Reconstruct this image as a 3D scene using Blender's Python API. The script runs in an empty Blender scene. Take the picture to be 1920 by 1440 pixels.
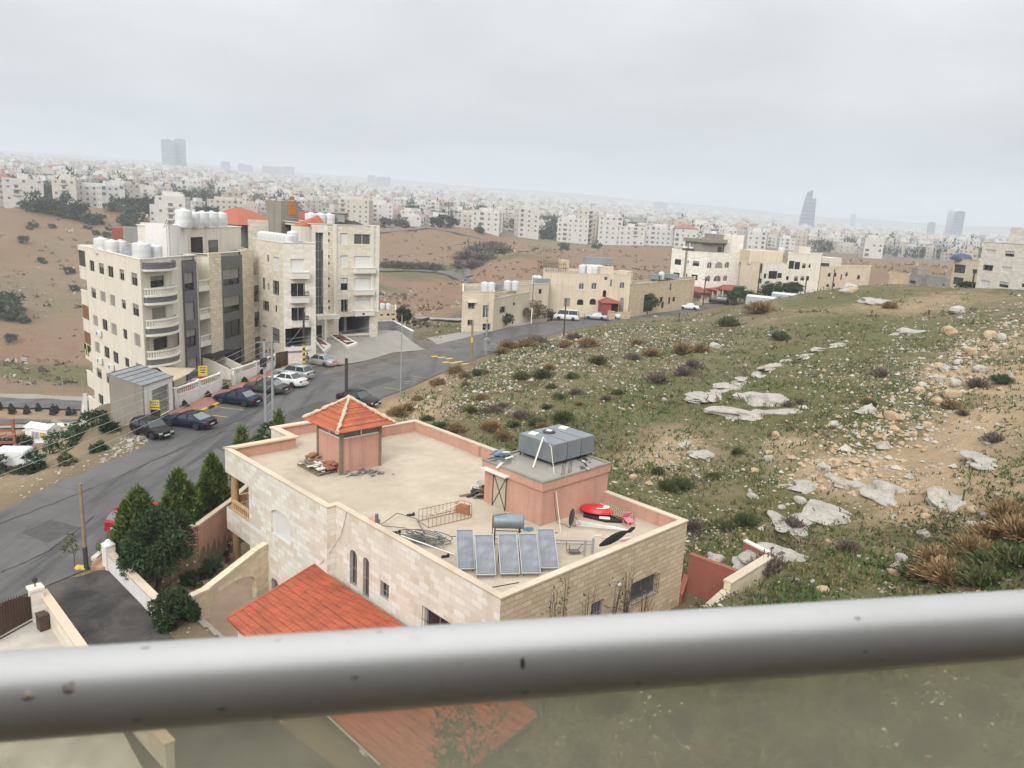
HAZE=3.3e-4; EXPO=0.0
import bpy, bmesh, math, random
import numpy as np
from mathutils import Vector, Matrix
random.seed(7); RNG=np.random.default_rng(11)
scene=bpy.context.scene; COL=scene.collection
rad=math.radians; pi=math.pi; sin=math.sin; cos=math.cos
FPX=1440.; TH=rad(12.5); PH=rad(3.0); CZ=22.0
_ct,_st=cos(TH),sin(TH); _cp,_sp=cos(PH),sin(PH)
FW=(0,_ct,-_st); U0=(0,_st,_ct); R0=(1,0,0)
RT=tuple(_cp*a+_sp*b for a,b in zip(R0,U0)); UP=tuple(-_sp*a+_cp*b for a,b in zip(R0,U0))
def ray(px,py):
 a=(px-960)/FPX; b=(720-py)/FPX
 return tuple(f+a*r+b*u for f,r,u in zip(FW,RT,UP))
def atz(px,py,z=2.5):
 d=ray(px,py); t=(z-CZ)/d[2]; return (d[0]*t,d[1]*t,z)
def atr(px,py,r):
 d=ray(px,py); t=r/math.hypot(d[0],d[1]); return (d[0]*t,d[1]*t,CZ+d[2]*t)
def tag(o,label=None,cat=None,group=None,kind=None):
 if label: o['label']=label
 if cat: o['category']=cat
 if group: o['group']=group
 if kind: o['kind']=kind
 return o
def empty(name,loc=(0,0,0),rz=0,label=None,cat=None,group=None):
 o=bpy.data.objects.new(name,None); COL.objects.link(o); o.location=loc; o.rotation_euler=(0,0,rz)
 o.empty_display_size=.2
 return tag(o,label,cat,group)
def kids(o): return [c for c in bpy.data.objects if c.parent is o]
_KIDS={}
def copy_tree(o,parent=None):
 c=o.copy(); COL.objects.link(c)
 if parent: c.parent=parent
 if o not in _KIDS: _KIDS[o]=kids(o)
 for ch in _KIDS[o]: copy_tree(ch,c)
 return c
class MB:
 """collects polygons; build() links them as one mesh object"""
 def __init__(s): s.v=[]; s.f=[]; s.m=[]; s.sm=[]
 def face(s,pts,m=0,smooth=False):
  n=len(s.v); s.v.extend([tuple(p) for p in pts]); s.f.append(tuple(range(n,n+len(pts)))); s.m.append(m); s.sm.append(smooth); return s
 def idx(s,verts,faces,m=0,smooth=False):
  n=len(s.v); s.v.extend([tuple(p) for p in verts])
  for f in faces: s.f.append(tuple(i+n for i in f)); s.m.append(m); s.sm.append(smooth)
  return s
 def box(s,c,d,rz=0,m=0,rx=0,ry=0):
  x,y,z=[k/2 for k in d]
  P=[(-x,-y,-z),(x,-y,-z),(x,y,-z),(-x,y,-z),(-x,-y,z),(x,-y,z),(x,y,z),(-x,y,z)]
  if rz or rx or ry:
   M=Matrix.Rotation(rz,3,'Z')@Matrix.Rotation(ry,3,'Y')@Matrix.Rotation(rx,3,'X')
   P=[tuple(M@Vector(p)) for p in P]
  P=[(p[0]+c[0],p[1]+c[1],p[2]+c[2]) for p in P]
  return s.idx(P,[(0,3,2,1),(4,5,6,7),(0,1,5,4),(1,2,6,5),(2,3,7,6),(3,0,4,7)],m)
 def b2(s,x0,x1,y0,y1,z0,z1,m=0): return s.box(((x0+x1)/2,(y0+y1)/2,(z0+z1)/2),(abs(x1-x0),abs(y1-y0),abs(z1-z0)),0,m)
 def prism(s,poly,z0,z1,m=0,bottom=True,top=True):
  n=len(poly)
  zz0=z0 if hasattr(z0,'__len__') else [z0]*n
  zz1=z1 if hasattr(z1,'__len__') else [z1]*n
  P=[(p[0],p[1],a) for p,a in zip(poly,zz0)]+[(p[0],p[1],a) for p,a in zip(poly,zz1)]
  F=[(i,(i+1)%n,n+(i+1)%n,n+i) for i in range(n)]
  if top: F.append(tuple(range(n,2*n)))
  if bottom: F.append(tuple(range(n-1,-1,-1)))
  return s.idx(P,F,m)
 def tube(s,pts,r,n=6,m=0,caps=True,smooth=True):
  pts=[Vector(p) for p in pts]; k=len(pts)
  rr=r if hasattr(r,'__len__') else [r]*k
  rings=[]; ref=None
  for i,p in enumerate(pts):
   d=(pts[min(i+1,k-1)]-pts[max(i-1,0)])
   if d.length<1e-9: d=Vector((0,0,1))
   d.normalize()
   if ref is None or abs(ref.dot(d))>.98: ref=Vector((0,0,1)) if abs(d.z)<.9 else Vector((1,0,0))
   a=d.cross(ref).normalized(); b=a.cross(d).normalized(); ref=b
   rings.append([p+rr[i]*(cos(2*pi*j/n)*a+sin(2*pi*j/n)*b) for j in range(n)])
  V=[tuple(q) for R in rings for q in R]; F=[]
  for i in range(k-1):
   for j in range(n): F.append((i*n+j,i*n+(j+1)%n,(i+1)*n+(j+1)%n,(i+1)*n+j))
  s.idx(V,F,m,smooth)
  if caps:
   s.face([V[j] for j in range(n-1,-1,-1)],m); s.face([V[(k-1)*n+j] for j in range(n)],m)
  return s
 def lathe(s,prof,c=(0,0,0),n=12,m=0,smooth=True,axis='z'):
  V=[]; F=[]
  for r,z in prof:
   for j in range(n):
    a=2*pi*j/n
    q=(r*cos(a),r*sin(a),z)
    if axis=='x': q=(z,r*cos(a),r*sin(a))
    if axis=='y': q=(r*sin(a),z,r*cos(a))
    V.append((c[0]+q[0],c[1]+q[1],c[2]+q[2]))
  for i in range(len(prof)-1):
   for j in range(n): F.append((i*n+j,i*n+(j+1)%n,(i+1)*n+(j+1)%n,(i+1)*n+j))
  s.idx(V,F,m,smooth)
  if prof[0][0]>1e-4: s.face([V[j] for j in range(n-1,-1,-1)],m)
  if prof[-1][0]>1e-4: s.face([V[(len(prof)-1)*n+j] for j in range(n)],m)
  return s
 def wall(s,P,U,W,H,holes,depth=.2,m=0,mr=None,nrm=None):
  """facade panel from P along unit U, W wide, H high, rectangular holes (u0,u1,v0,v1) with reveals going inwards (-nrm)"""
  mr=m if mr is None else mr
  P=Vector(P); U=Vector(U); Z=Vector((0,0,1)); Nn=Vector(nrm) if nrm else Vector((U.y,-U.x,0))
  us=sorted(set([0,W]+[min(max(k,0),W) for h in holes for k in h[:2]])); vs=sorted(set([0,H]+[min(max(k,0),H) for h in holes for k in h[2:4]]))
  g=lambda u,v,d=0: P+U*u+Z*v-Nn*d
  for i in range(len(us)-1):
   j=0
   while j<len(vs)-1:
    um=(us[i]+us[i+1])/2
    if any(h[0]<um<h[1] and h[2]<(vs[j]+vs[j+1])/2<h[3] for h in holes): j+=1; continue
    k=j
    while k+1<len(vs)-1 and not any(h[0]<um<h[1] and h[2]<(vs[k+1]+vs[k+2])/2<h[3] for h in holes): k+=1
    s.face([g(us[i],vs[j]),g(us[i+1],vs[j]),g(us[i+1],vs[k+1]),g(us[i],vs[k+1])],m); j=k+1
  for h in holes:
   a,b,c,d=h[:4]
   s.face([g(a,c),g(a,d),g(a,d,depth),g(a,c,depth)],mr); s.face([g(b,d),g(b,c),g(b,c,depth),g(b,d,depth)],mr)
   s.face([g(a,d),g(b,d),g(b,d,depth),g(a,d,depth)],mr); s.face([g(b,c),g(a,c),g(a,c,depth),g(b,c,depth)],mr)
   if len(h)>4 and h[4]:   # arched head: fill the two corners, flush
    hw=(b-a)/2; rise=min(h[4],hw) ; n=8
    arc=[(a+hw-hw*cos(pi*t/n),d-rise+rise*sin(pi*t/n)) for t in range(n+1)]
    for (u0,v0),(u1,v1) in zip(arc[:-1],arc[1:]):
     s.face([g(u0,v0),g(u1,v1),g(u1,d),g(u0,d)],m)
     s.face([g(u0,v0),g(u0,v0,depth),g(u1,v1,depth),g(u1,v1)],mr)
  return s
 def build(s,name,mats,parent=None,loc=None,rz=0,merge=False,bevel=0):
  me=bpy.data.meshes.new(name); me.from_pydata(s.v,[],s.f)
  mats=mats if isinstance(mats,(list,tuple)) else [mats]
  for k in mats: me.materials.append(k)
  me.polygons.foreach_set('material_index',s.m); me.polygons.foreach_set('use_smooth',s.sm)
  if merge:
   bm=bmesh.new(); bm.from_mesh(me); bmesh.ops.remove_doubles(bm,verts=bm.verts,dist=1e-4)
   if bevel: bmesh.ops.bevel(bm,geom=[e for e in bm.edges if e.is_manifold and e.calc_face_angle(0)>.6],offset=bevel,segments=2,affect='EDGES')
   bm.to_mesh(me); bm.free()
  me.update()
  o=bpy.data.objects.new(name,me); COL.objects.link(o)
  if parent: o.parent=parent
  if loc is not None: o.location=loc
  o.rotation_euler=(0,0,rz)
  return o
def np_mesh(name,V,F,mats,smooth=False,midx=None):
 """fast mesh from numpy arrays (F: n x 3 or n x 4)"""
 me=bpy.data.meshes.new(name); V=np.asarray(V,dtype=np.float32); F=np.asarray(F,dtype=np.int32); k=F.shape[1]
 me.vertices.add(len(V)); me.vertices.foreach_set('co',V.ravel())
 me.loops.add(F.size); me.loops.foreach_set('vertex_index',F.ravel())
 me.polygons.add(len(F)); me.polygons.foreach_set('loop_start',np.arange(len(F),dtype=np.int32)*k)
 me.polygons.foreach_set('use_smooth',np.full(len(F),smooth))
 for m in (mats if isinstance(mats,(list,tuple)) else [mats]): me.materials.append(m)
 if midx is not None: me.polygons.foreach_set('material_index',np.asarray(midx,dtype=np.int32))
 me.update(calc_edges=True); me.validate()
 return me
def np_obj(name,me,parent=None,loc=(0,0,0)):
 o=bpy.data.objects.new(name,me); COL.objects.link(o); o.location=loc
 if parent: o.parent=parent
 return o
class NT:
 def __init__(s,name):
  s.mat=bpy.data.materials.new(name); s.mat.use_nodes=True; s.t=s.mat.node_tree; s.n=s.t.nodes; s.l=s.t.links
  s.b=s.n['Principled BSDF']; s.tc=s.n.new('ShaderNodeTexCoord')
 def node(s,ty,**k):
  nd=s.n.new(ty)
  for a,v in k.items():
   if a in nd.inputs: s.set(nd.inputs[a],v)
   else: setattr(nd,a,v)
  return nd
 def set(s,inp,v):
  if hasattr(v,'is_output') or isinstance(v,bpy.types.NodeSocket): s.l.new(v,inp)
  else:
   if inp.type=='RGBA' and hasattr(v,'__len__') and len(v)==3: v=(*v,1)
   inp.default_value=v
 def noise(s,scale,detail=4,rough=.55,vec=None,dist=0):
  nd=s.n.new('ShaderNodeTexNoise'); nd.inputs['Scale'].default_value=scale; nd.inputs['Detail'].default_value=detail; nd.inputs['Roughness'].default_value=rough; nd.inputs['Distortion'].default_value=dist
  s.l.new(vec or s.tc.outputs['Object'],nd.inputs['Vector']); return nd.outputs['Fac']
 def mapv(s,scale=(1,1,1),rot=(0,0,0),loc=(0,0,0),src=None):
  nd=s.n.new('ShaderNodeMapping'); nd.inputs['Scale'].default_value=scale; nd.inputs['Rotation'].default_value=rot; nd.inputs['Location'].default_value=loc
  s.l.new(src or s.tc.outputs['Object'],nd.inputs['Vector']); return nd.outputs['Vector']
 def rng(s,v,a,b,c=0.,d=1.):
  nd=s.n.new('ShaderNodeMapRange'); s.set(nd.inputs['Value'],v)
  for i,k in zip(('From Min','From Max','To Min','To Max'),(a,b,c,d)): nd.inputs[i].default_value=k
  return nd.outputs['Result']
 def math(s,op,a,b=0.):
  nd=s.n.new('ShaderNodeMath'); nd.operation=op; s.set(nd.inputs[0],a); s.set(nd.inputs[1],b); return nd.outputs[0]
 def mix(s,fac,a,b,mode='MIX'):
  nd=s.n.new('ShaderNodeMix'); nd.data_type='RGBA'; nd.blend_type=mode; nd.clamp_factor=True
  s.set(nd.inputs['Factor'],fac); s.set(nd.inputs[6],a); s.set(nd.inputs[7],b); return nd.outputs[2]
 def bump(s,h,strength=.3,dist=.05,nrm=None):
  nd=s.n.new('ShaderNodeBump'); nd.inputs['Strength'].default_value=strength; nd.inputs['Distance'].default_value=dist; s.l.new(h,nd.inputs['Height'])
  if nrm: s.l.new(nrm,nd.inputs['Normal'])
  s.l.new(nd.outputs['Normal'],s.b.inputs['Normal']); return nd.outputs['Normal']
 def out(s,col,rough=.8,metal=0.,spec=None):
  s.set(s.b.inputs['Base Color'],col); s.set(s.b.inputs['Roughness'],rough); s.b.inputs['Metallic'].default_value=metal
  if spec is not None: s.b.inputs['Specular IOR Level'].default_value=spec
  return s.mat
def scl(c,k): return tuple(min(1,x*k) for x in c)
def plain(name,c,rough=.7,metal=0.,var=.12,scale=3.,bump=0.,spec=None):
 t=NT(name); n=t.noise(scale,5,.6); n2=t.noise(scale*9,3,.6)
 col=t.mix(t.rng(n,.3,.7),scl(c,1-var),scl(c,1+var)); col=t.mix(t.rng(n2,.35,.7,0,.35),col,scl(c,.8))
 if bump: t.bump(n2,bump,.02)
 return t.out(col,t.rng(n,.3,.7,max(0,rough-.08),min(1,rough+.08)),metal,spec)
def wall_mat(name,c,course=.0,bw=.6,streak=.35,var=.12,rough=.85,bumpk=.4,mortar=.8,vertical_streak=True,patch=None,axis='x'):
 """masonry: coursed stone pattern on upright faces (u = x+y along the wall, v = z), weather streaks, patches"""
 t=NT(name); xyz=t.node('ShaderNodeSeparateXYZ'); t.l.new(t.tc.outputs['Object'],xyz.inputs[0])
 geo=t.node('ShaderNodeNewGeometry'); tr=t.node('ShaderNodeVectorTransform',vector_type='NORMAL',convert_from='WORLD',convert_to='OBJECT'); t.l.new(geo.outputs['Normal'],tr.inputs[0])
 nn=t.node('ShaderNodeSeparateXYZ'); t.l.new(tr.outputs[0],nn.inputs[0])
 xdom=t.math('GREATER_THAN',t.math('ABSOLUTE',nn.outputs[0]),t.math('ABSOLUTE',nn.outputs[1]))
 u=t.math('ADD',t.math('MULTIPLY',xyz.outputs[1],xdom),t.math('MULTIPLY',xyz.outputs[0],t.math('SUBTRACT',1.,xdom)))
 cv=t.node('ShaderNodeCombineXYZ'); t.l.new(u,cv.inputs[0]); t.l.new(xyz.outputs[2],cv.inputs[1])
 n=t.noise(.35,5,.6); n2=t.noise(4,5,.65); n3=t.noise(26,3,.6)
 col=t.mix(t.rng(n,.3,.7),scl(c,1-var),scl(c,1+var*.7))
 hgt=n3
 if course:
  br=t.node('ShaderNodeTexBrick'); t.l.new(cv.outputs[0],br.inputs['Vector'])
  for k,v in (('Scale',1.),('Brick Width',bw),('Row Height',course),('Mortar Size',course*.045),('Mortar Smooth',.3),('Bias',0.)): br.inputs[k].default_value=v
  br.inputs['Color1'].default_value=(*scl(c,1.1),1); br.inputs['Color2'].default_value=(*(patch or scl((c[0],c[1]*.95,c[2]*.87),.86)),1); br.inputs['Mortar'].default_value=(*scl(c,mortar),1)
  br.offset=.5
  col=t.mix(.85,col,br.outputs['Color'])
  hgt=t.math('ADD',t.math('MULTIPLY',br.outputs['Fac'],-.9),t.math('MULTIPLY',n2,.7))
 col=t.mix(t.rng(n2,.45,.75,0,.4),col,scl((c[0],c[1]*.96,c[2]*.9),.8))
 if streak:
  sv=t.mapv((2.2,2.2,.12)); sn=t.noise(1.,4,.6,sv); col=t.mix(t.rng(sn,.52,.78,0,streak),col,scl((c[0]*.95,c[1]*.93,c[2]*.9),.45))
 t.bump(hgt,bumpk,.03)
 return t.out(col,rough)
def tile_mat(name,c,pitch=.33,wid=.22,bumpk=.9):
 """clay tiles on a sloping plane; uses UV: u along the eave, v up the slope (metres)"""
 t=NT(name); sp=t.node('ShaderNodeSeparateXYZ'); t.l.new(t.tc.outputs['UV'],sp.inputs[0])
 fu=t.math('FRACT',t.math('DIVIDE',sp.outputs[0],wid)); fv=t.math('FRACT',t.math('DIVIDE',sp.outputs[1],pitch))
 prof=t.math('SINE',t.math('MULTIPLY',fu,pi))
 h=t.math('ADD',t.math('MULTIPLY',prof,.5),t.math('MULTIPLY',t.math('SUBTRACT',1.,fv),.9))
 n=t.noise(1.1,4); n2=t.noise(9,3,.6)
 col=t.mix(t.rng(n,.3,.7),scl((c[0]*.9,c[1],c[2]),.72),scl(c,1.12)); col=t.mix(t.rng(n2,.4,.75,0,.5),col,scl(c,.62))
 line=t.math('GREATER_THAN',fv,.91); line2=t.math('GREATER_THAN',fu,.9)
 col=t.mix(t.math('MULTIPLY',line,.7),col,scl(c,.3)); col=t.mix(t.math('MULTIPLY',line2,.35),col,scl(c,.4))
 t.bump(h,bumpk,.04)
 return t.out(col,.75)
def uv_plane(o,fn):
 me=o.data; uv=me.uv_layers.new(name='UVMap') if not me.uv_layers else me.uv_layers[0]
 for p in me.polygons:
  for li in p.loop_indices: uv.data[li].uv=fn(me.vertices[me.loops[li].vertex_index].co,p)
def tile_uv(o):
 def fn(co,p):
  n=p.normal; e=Vector((0,0,1)).cross(n)
  if e.length<1e-4: e=Vector((1,0,0))
  e.normalize(); s=n.cross(e)
  return (co.dot(e),co.dot(s))
 uv_plane(o,fn)
M={}
M['villa']=wall_mat('coursed cream limestone',(.72,.70,.64),.3,.68,.26,.1,.85,.5,.8,patch=(.61,.515,.40))
M['villa_rough']=wall_mat('rough coursed limestone',(.58,.475,.345),.24,.5,.3,.14,.9,.9,.55,patch=(.48,.36,.23))
M['coping']=wall_mat('weathered stone coping',(.58,.485,.37),0,.6,.15,.22,.85,.5)
M['coping_light']=wall_mat('pale stone coping',(.64,.50,.37),0,.6,.1,.08,.8,.3)
M['pink']=wall_mat('salmon render',(.52,.295,.22),0,.6,.42,.10,.9,.25)
M['red_render']=wall_mat('dark red render',(.30,.105,.075),0,.6,.15,.08,.9,.2)
M['cream']=wall_mat('cream stone cladding',(.70,.65,.55),.3,.62,.2,.06,.8,.2,.93)
M['cream_plain']=wall_mat('cream render',(.68,.635,.545),0,.6,.36,.07,.85,.2)
M['courses']=wall_mat('split faced cream stone',(.74,.66,.52),.33,.7,.15,.08,.85,1.0,.55)
M['dark_stone']=wall_mat('slate grey cladding',(.145,.145,.155),.2,.45,.1,.15,.7,.6,.6)
M['white_stone']=wall_mat('white stone cladding',(.77,.74,.68),.32,.66,.15,.05,.8,.2,.93)
M['white_paint']=wall_mat('white painted render',(.74,.73,.70),0,.6,.35,.06,.8,.2)
M['tan_stone']=wall_mat('sandy stone',(.55,.45,.32),.3,.6,.35,.12,.9,.5,.8)
M['tan_plain']=wall_mat('sandy render',(.64,.55,.42),0,.6,.4,.1,.9,.3)
M['concrete']=wall_mat('bare grey concrete',(.27,.245,.205),0,.6,.5,.15,.9,.5)
M['concrete_grey']=wall_mat('grey block render',(.30,.30,.29),0,.6,.35,.1,.9,.4)
M['yellow_wall']=wall_mat('yellow limestone blocks',(.70,.61,.45),.28,.6,.25,.1,.9,.35,.8)
M['steel']=plain('galvanised steel',(.235,.26,.28),.5,.35,.12,1.2)
M['steel_light']=plain('bright galvanised pole steel',(.42,.43,.44),.5,.5,.1,1.)
M['alu']=plain('aluminium',(.5,.5,.5),.4,.6,.1,2.)
M['white_plastic']=plain('white polythene',(.61,.62,.62),.5,0,.05,1.)
M['dark_metal']=plain('dark painted iron',(.035,.033,.033),.5,.2,.2,4.)
M['brown_metal']=plain('brown painted iron',(.075,.042,.03),.5,.1,.2,3.)
M['rust']=plain('rusty steel',(.26,.115,.055),.9,.1,.35,6.,.3)
M['timber']=plain('weathered grey timber',(.20,.16,.11),.9,0,.3,5.,.3)
M['pole_dark']=plain('tarred timber',(.05,.043,.04),.85,0,.3,4.,.3)
M['pole_tan']=plain('bleached timber pole',(.26,.20,.12),.9,0,.2,4.,.3)
M['glass']=NT('dark window glass').out((.018,.02,.023),.08,0,.6)
M['glass_mid']=NT('grey window glass').out((.10,.11,.115),.12,0,.6)
M['glass_green']=NT('green tinted glass').out((.12,.145,.135),.15,0,.6)
M['shut_grey']=plain('grey roller shutter',(.27,.25,.22),.7,0,.08,2.)
M['shut_white']=plain('white roller shutter',(.70,.69,.66),.6,0,.04,2.)
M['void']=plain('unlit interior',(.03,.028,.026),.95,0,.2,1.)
M['white_trim']=plain('white stone trim',(.72,.69,.62),.8,0,.06,3.)
M['red_metal']=plain('red sheet roofing',(.27,.062,.05),.7,0,.12,1.5)
M['white_metal']=plain('white sheet metal',(.75,.76,.77),.5,0,.06,1.5)
M['brick']=plain('red clay bricks',(.36,.16,.09),.9,0,.25,8.,.3)
M['black_rubber']=plain('black rubber',(.018,.018,.019),.7,0,.2,5.)
M['black_cloth']=plain('black fabric',(.017,.017,.019),.9,0,.2,6.,.3)
M['hose']=plain('grey plastic pipe',(.115,.125,.125),.6,0,.15,3.)
M['soil']=plain('tilled brown soil',(.13,.05,.03),1.,0,.3,6.,.6)
M['conc_floor']=plain('concrete paving',(.29,.272,.243),.9,0,.14,.6,.2)
M['bark']=plain('bark',(.09,.065,.045),.95,0,.25,8.,.5)
M['yellow']=plain('yellow paint',(.62,.44,.045),.7,0,.12,4.)
M['sign_yellow']=plain('yellow sign board',(.66,.48,.05),.5,0,.05,4.)
M['pink_plastic']=plain('pink plastic',(.68,.18,.24),.5,0,.05,3.)
M['red_plastic']=plain('red plastic',(.55,.018,.025),.35,0,.08,3.)
M['blue']=plain('blue plastic sheet',(.07,.20,.36),.6,0,.15,4.)
M['beige_cloth']=plain('beige awning fabric',(.60,.50,.34),.9,0,.05,2.)
M['tile']=tile_mat('orange clay tiles',(.46,.12,.052),.35,.22)
M['tile_big']=tile_mat('orange concrete tiles',(.46,.105,.05),.42,.3)
M['ridge']=plain('mortared ridge tiles',(.58,.46,.32),.9,0,.3,6.,.6)
# ================================================================ GROUND
CTRL=[]
def C(px,py,r): x,y,z=atr(px,py,r); CTRL.append((x,y,z))
def Cz(px,py,z): CTRL.append(atz(px,py,z))
for p in [(-300,1010),(0,960),(0,1140),(100,905),(250,835),(420,775),(600,690),(800,640),(870,628),(1060,602),(1300,579),(330,1000),(470,860),(720,770),(880,688),(1000,636),(160,1066),(300,1200),(600,1440),(200,1440),(-400,1500)]: Cz(*p,2.5)
CTRL+= [(70,222,3.6),(110,250,3.6),(55,195,3.0)]
C(0,905,60);C(-250,900,55);C(50,860,74);C(-200,860,72);C(200,790,92);C(120,800,112);C(80,815,130);C(30,830,118);C(-300,820,120)
for px in (-500,-200,0,100,180): C(px,783+px*.02,168);C(px,752+px*.02,186);C(px,735+px*.03,205)
for px in (-400,0,140): C(px,690,235);C(px,640,270);C(px,560,325);C(px,480,395);C(px,408,470)
C(300,560,300);C(300,480,380);C(300,430,450);C(300,398,520)
C(-600,400,480)
C(560,600,150);C(560,500,300);C(560,430,460)
C(740,622,140);C(790,636,119);C(730,600,185);C(800,612,165);C(850,600,180);C(780,588,225);C(720,560,265);C(860,560,265)
C(720,512,330);C(860,515,330);C(720,470,390);C(860,470,395);C(740,430,500);C(880,430,500)
C(960,545,235);C(1000,520,290);C(960,490,360);C(1050,480,420);C(1000,462,480);C(1130,520,300);C(1200,500,380);C(1200,470,500);C(1110,480,470)
C(1400,500,380);C(1400,470,560);C(1600,505,420);C(1600,478,600);C(1800,520,300);C(1800,500,460);C(2100,520,400);C(2400,540,400)
for px,L in {-400:((375,560),(320,1000),(285,2000),(262,3500),(258,6000)),0:((385,570),(342,1000),(312,2000),(296,3500),(290,6000)),300:((386,620),(345,1200),(322,2200),(312,3500),(308,6000)),600:((412,620),(378,1200),(350,2300),(336,3800),(332,6000)),
900:((426,620),(398,1200),(374,2400),(360,4200),(357,6000)),1200:((448,640),(424,1200),(402,2400),(384,4300),(381,6000)),1500:((470,750),(449,1300),(429,2600),(414,4500),(411,6000)),1800:((490,750),(470,1300),(450,2700),(436,4800),(433,6000)),2300:((520,750),(494,1300),(470,2700),(455,4800),(450,6000))}.items():
 for py,r in L: C(px,py,r)
for p in [(760,748,2.7),(850,700,3.2),(950,656,2.9),(1000,658,3.2),(1060,640,3.1),]: Cz(*p)
for p in [(1200,618,112),(1250,611,125),(1300,602,136),(1350,590,144),(1110,640,96),(1450,562,150)]: C(*p)
C(1400,574,150);C(1500,556,150);C(1600,538,152);C(1700,536,150);C(1800,540,148);C(1920,546,143);C(2200,560,140)
C(1600,540,190);C(1400,580,182);C(1320,592,165);C(1820,556,180)
for p in [(1000,800,3.3),(900,760,3.1),(1150,720,4.6),(1150,660,4.3),(1350,700,6.0),(1350,628,6.4),(1550,620,8.4),(1550,700,7.4),(1700,600,9.6),(1700,700,8.6),(1380,755,5.8),(1250,840,4.3),(1200,900,3.9),(1400,870,4.9),(1550,800,6.6),(1500,985,4.6),(1450,1040,5.0),(1330,960,3.9),(1300,1040,3.8),(1700,850,6.9),(1650,960,5.8),(1800,740,8.6),(1880,640,10.2),(1920,690,10.2),(1900,800,9.2),(1900,920,8.6),(1800,1000,7.0),(1680,1080,6.0),(1900,1080,8.6),(2100,900,11),(2200,700,12.5),(2200,1100,11)]: Cz(*p)
for p in [(1400,1300,7.2),(1600,1300,8.2),(1900,1400,10),(1150,1300,6.0),(1050,1400,5.6),(1250,1440,6.8),(1450,1120,5.9),(1340,1140,5.6)]: Cz(*p)
for x,y,z in [(-12,10,2),(0,5,6),(12,8,10),(-30,5,0),(30,10,14),(0,-10,10),(-40,-20,2),(40,-20,14),(-200,0,-20),(200,0,14),(-300,-300,0),(300,-300,20),(0,-600,20),(-1000,-500,40),(1000,-500,40),(500,50,14),(-500,100,-10),(3000,-1000,90),(-3000,-1000,90),(0,-4000,90),(900,400,14),(-900,300,40)]: CTRL.append((x,y,z))
CP=np.array(CTRL); NK=len(CP)
def _lp(x,y):
 r=np.maximum(np.hypot(x,y),2.); a=np.arctan2(x,y); return np.stack([np.sin(a)*2.6,np.cos(a)*2.6,np.log(r)],-1),r
_q,_r=_lp(CP[:,0],CP[:,1]); _val=(CP[:,2]-CZ)/_r
_D=np.linalg.norm(_q[:,None]-_q[None],axis=-1)
_A=np.zeros((NK+4,NK+4)); _A[:NK,:NK]=-_D-np.eye(NK)*.004; _A[:NK,NK]=1; _A[:NK,NK+1:]=_q; _A[NK]=_A[:,NK]; _A[NK,:NK]=1; _A[NK+1:,:NK]=_q.T; _A[NK:,NK:]=0
_W=np.linalg.lstsq(_A,np.concatenate([_val,np.zeros(4)]),rcond=None)[0]
def rbf(x,y):
 x=np.atleast_1d(np.asarray(x,float)); y=np.atleast_1d(np.asarray(y,float)); out=np.empty(len(x))
 for i in range(0,len(x),20000):
  q,r=_lp(x[i:i+20000],y[i:i+20000]); d=np.linalg.norm(q[:,None]-_q[None],axis=-1)
  out[i:i+20000]=CZ+r*(-(d@_W[:NK])+_W[NK]+q@_W[NK+1:])
 return out
def poly_dist(x,y,P):
 """signed distance to polygon (negative inside)"""
 P=np.array(P,float); d=np.full(len(x),1e9); ins=np.zeros(len(x),bool)
 for (x0,y0),(x1,y1) in zip(P,np.roll(P,-1,0)):
  ex,ey=x1-x0,y1-y0; t=np.clip(((x-x0)*ex+(y-y0)*ey)/max(ex*ex+ey*ey,1e-9),0,1)
  d=np.minimum(d,np.hypot(x-x0-t*ex,y-y0-t*ey))
  c=((y0>y)!=(y1>y))&(x<(x1-x0)*(y-y0)/((y1-y0) if y1!=y0 else 1e-9)+x0); ins^=c
 return np.where(ins,-d,d)
def line_dist(x,y,P):
 d=np.full(len(x),1e9)
 for (x0,y0),(x1,y1) in zip(P[:-1],P[1:]):
  ex,ey=x1-x0,y1-y0; t=np.clip(((x-x0)*ex+(y-y0)*ey)/max(ex*ex+ey*ey,1e-9),0,1)
  d=np.minimum(d,np.hypot(x-x0-t*ex,y-y0-t*ey))
 return d
def sm(t): t=np.clip(t,0,1); return t*t*(3-2*t)
VN=(0.,27.); VA=(-.70,.714); VB=(.714,.70)
def VUV(u,v): return (VN[0]+VA[0]*u+VB[0]*v,VN[1]+VA[1]*u+VB[1]*v)
def P2(px,py,z=2.5): return atz(px,py,z)[:2]
ROAD_L=[(-46,20),(-36,36)]+[P2(*p) for p in [(0,962),(60,930),(130,897),(205,867),(270,840),(303,801),(353,780),(400,761),(456,735),(500,716),(545,697),(575,689)]]
ROAD_L2=[P2(*p) for p in [(629,671),(672,657),(764,636),(815,645),(870,632),(930,617),(985,608),(1060,601),(1130,598),(1180,591),(1250,585),(1300,577),(1345,570)]]+[(65,222),(90,250)]
ROAD_R=[(-27,27),(-24,33)]+[P2(*p) for p in [(195,1055)]]+[(-20.2,44),(-17.6,56),(-15.2,66)]+[P2(*p) for p in [(700,760),(718,745),(752,733),(806,710),(860,685),(905,668),(945,655),(995,638),(1057,622),(1115,611),(1302,585),(1345,575)]]+[(72,213),(97,242)]
ROAD=ROAD_L+ROAD_L2+ROAD_R[::-1]
LANE=[P2(150,1080),P2(205,1062),VUV(14.5,-7.6),VUV(9,-7.2),VUV(2,-6.4),VUV(-3,-6),VUV(-4,-11),VUV(4,-11.5),VUV(14,-11.0),P2(75,1150),(-27,31),(-25,35)]
TERR=[(-31,56),(-38.5,70),(-37,76),(-34,100),(-29,106),(-20,112),(-13,114),P2(700,700),P2(500,790)]
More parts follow.
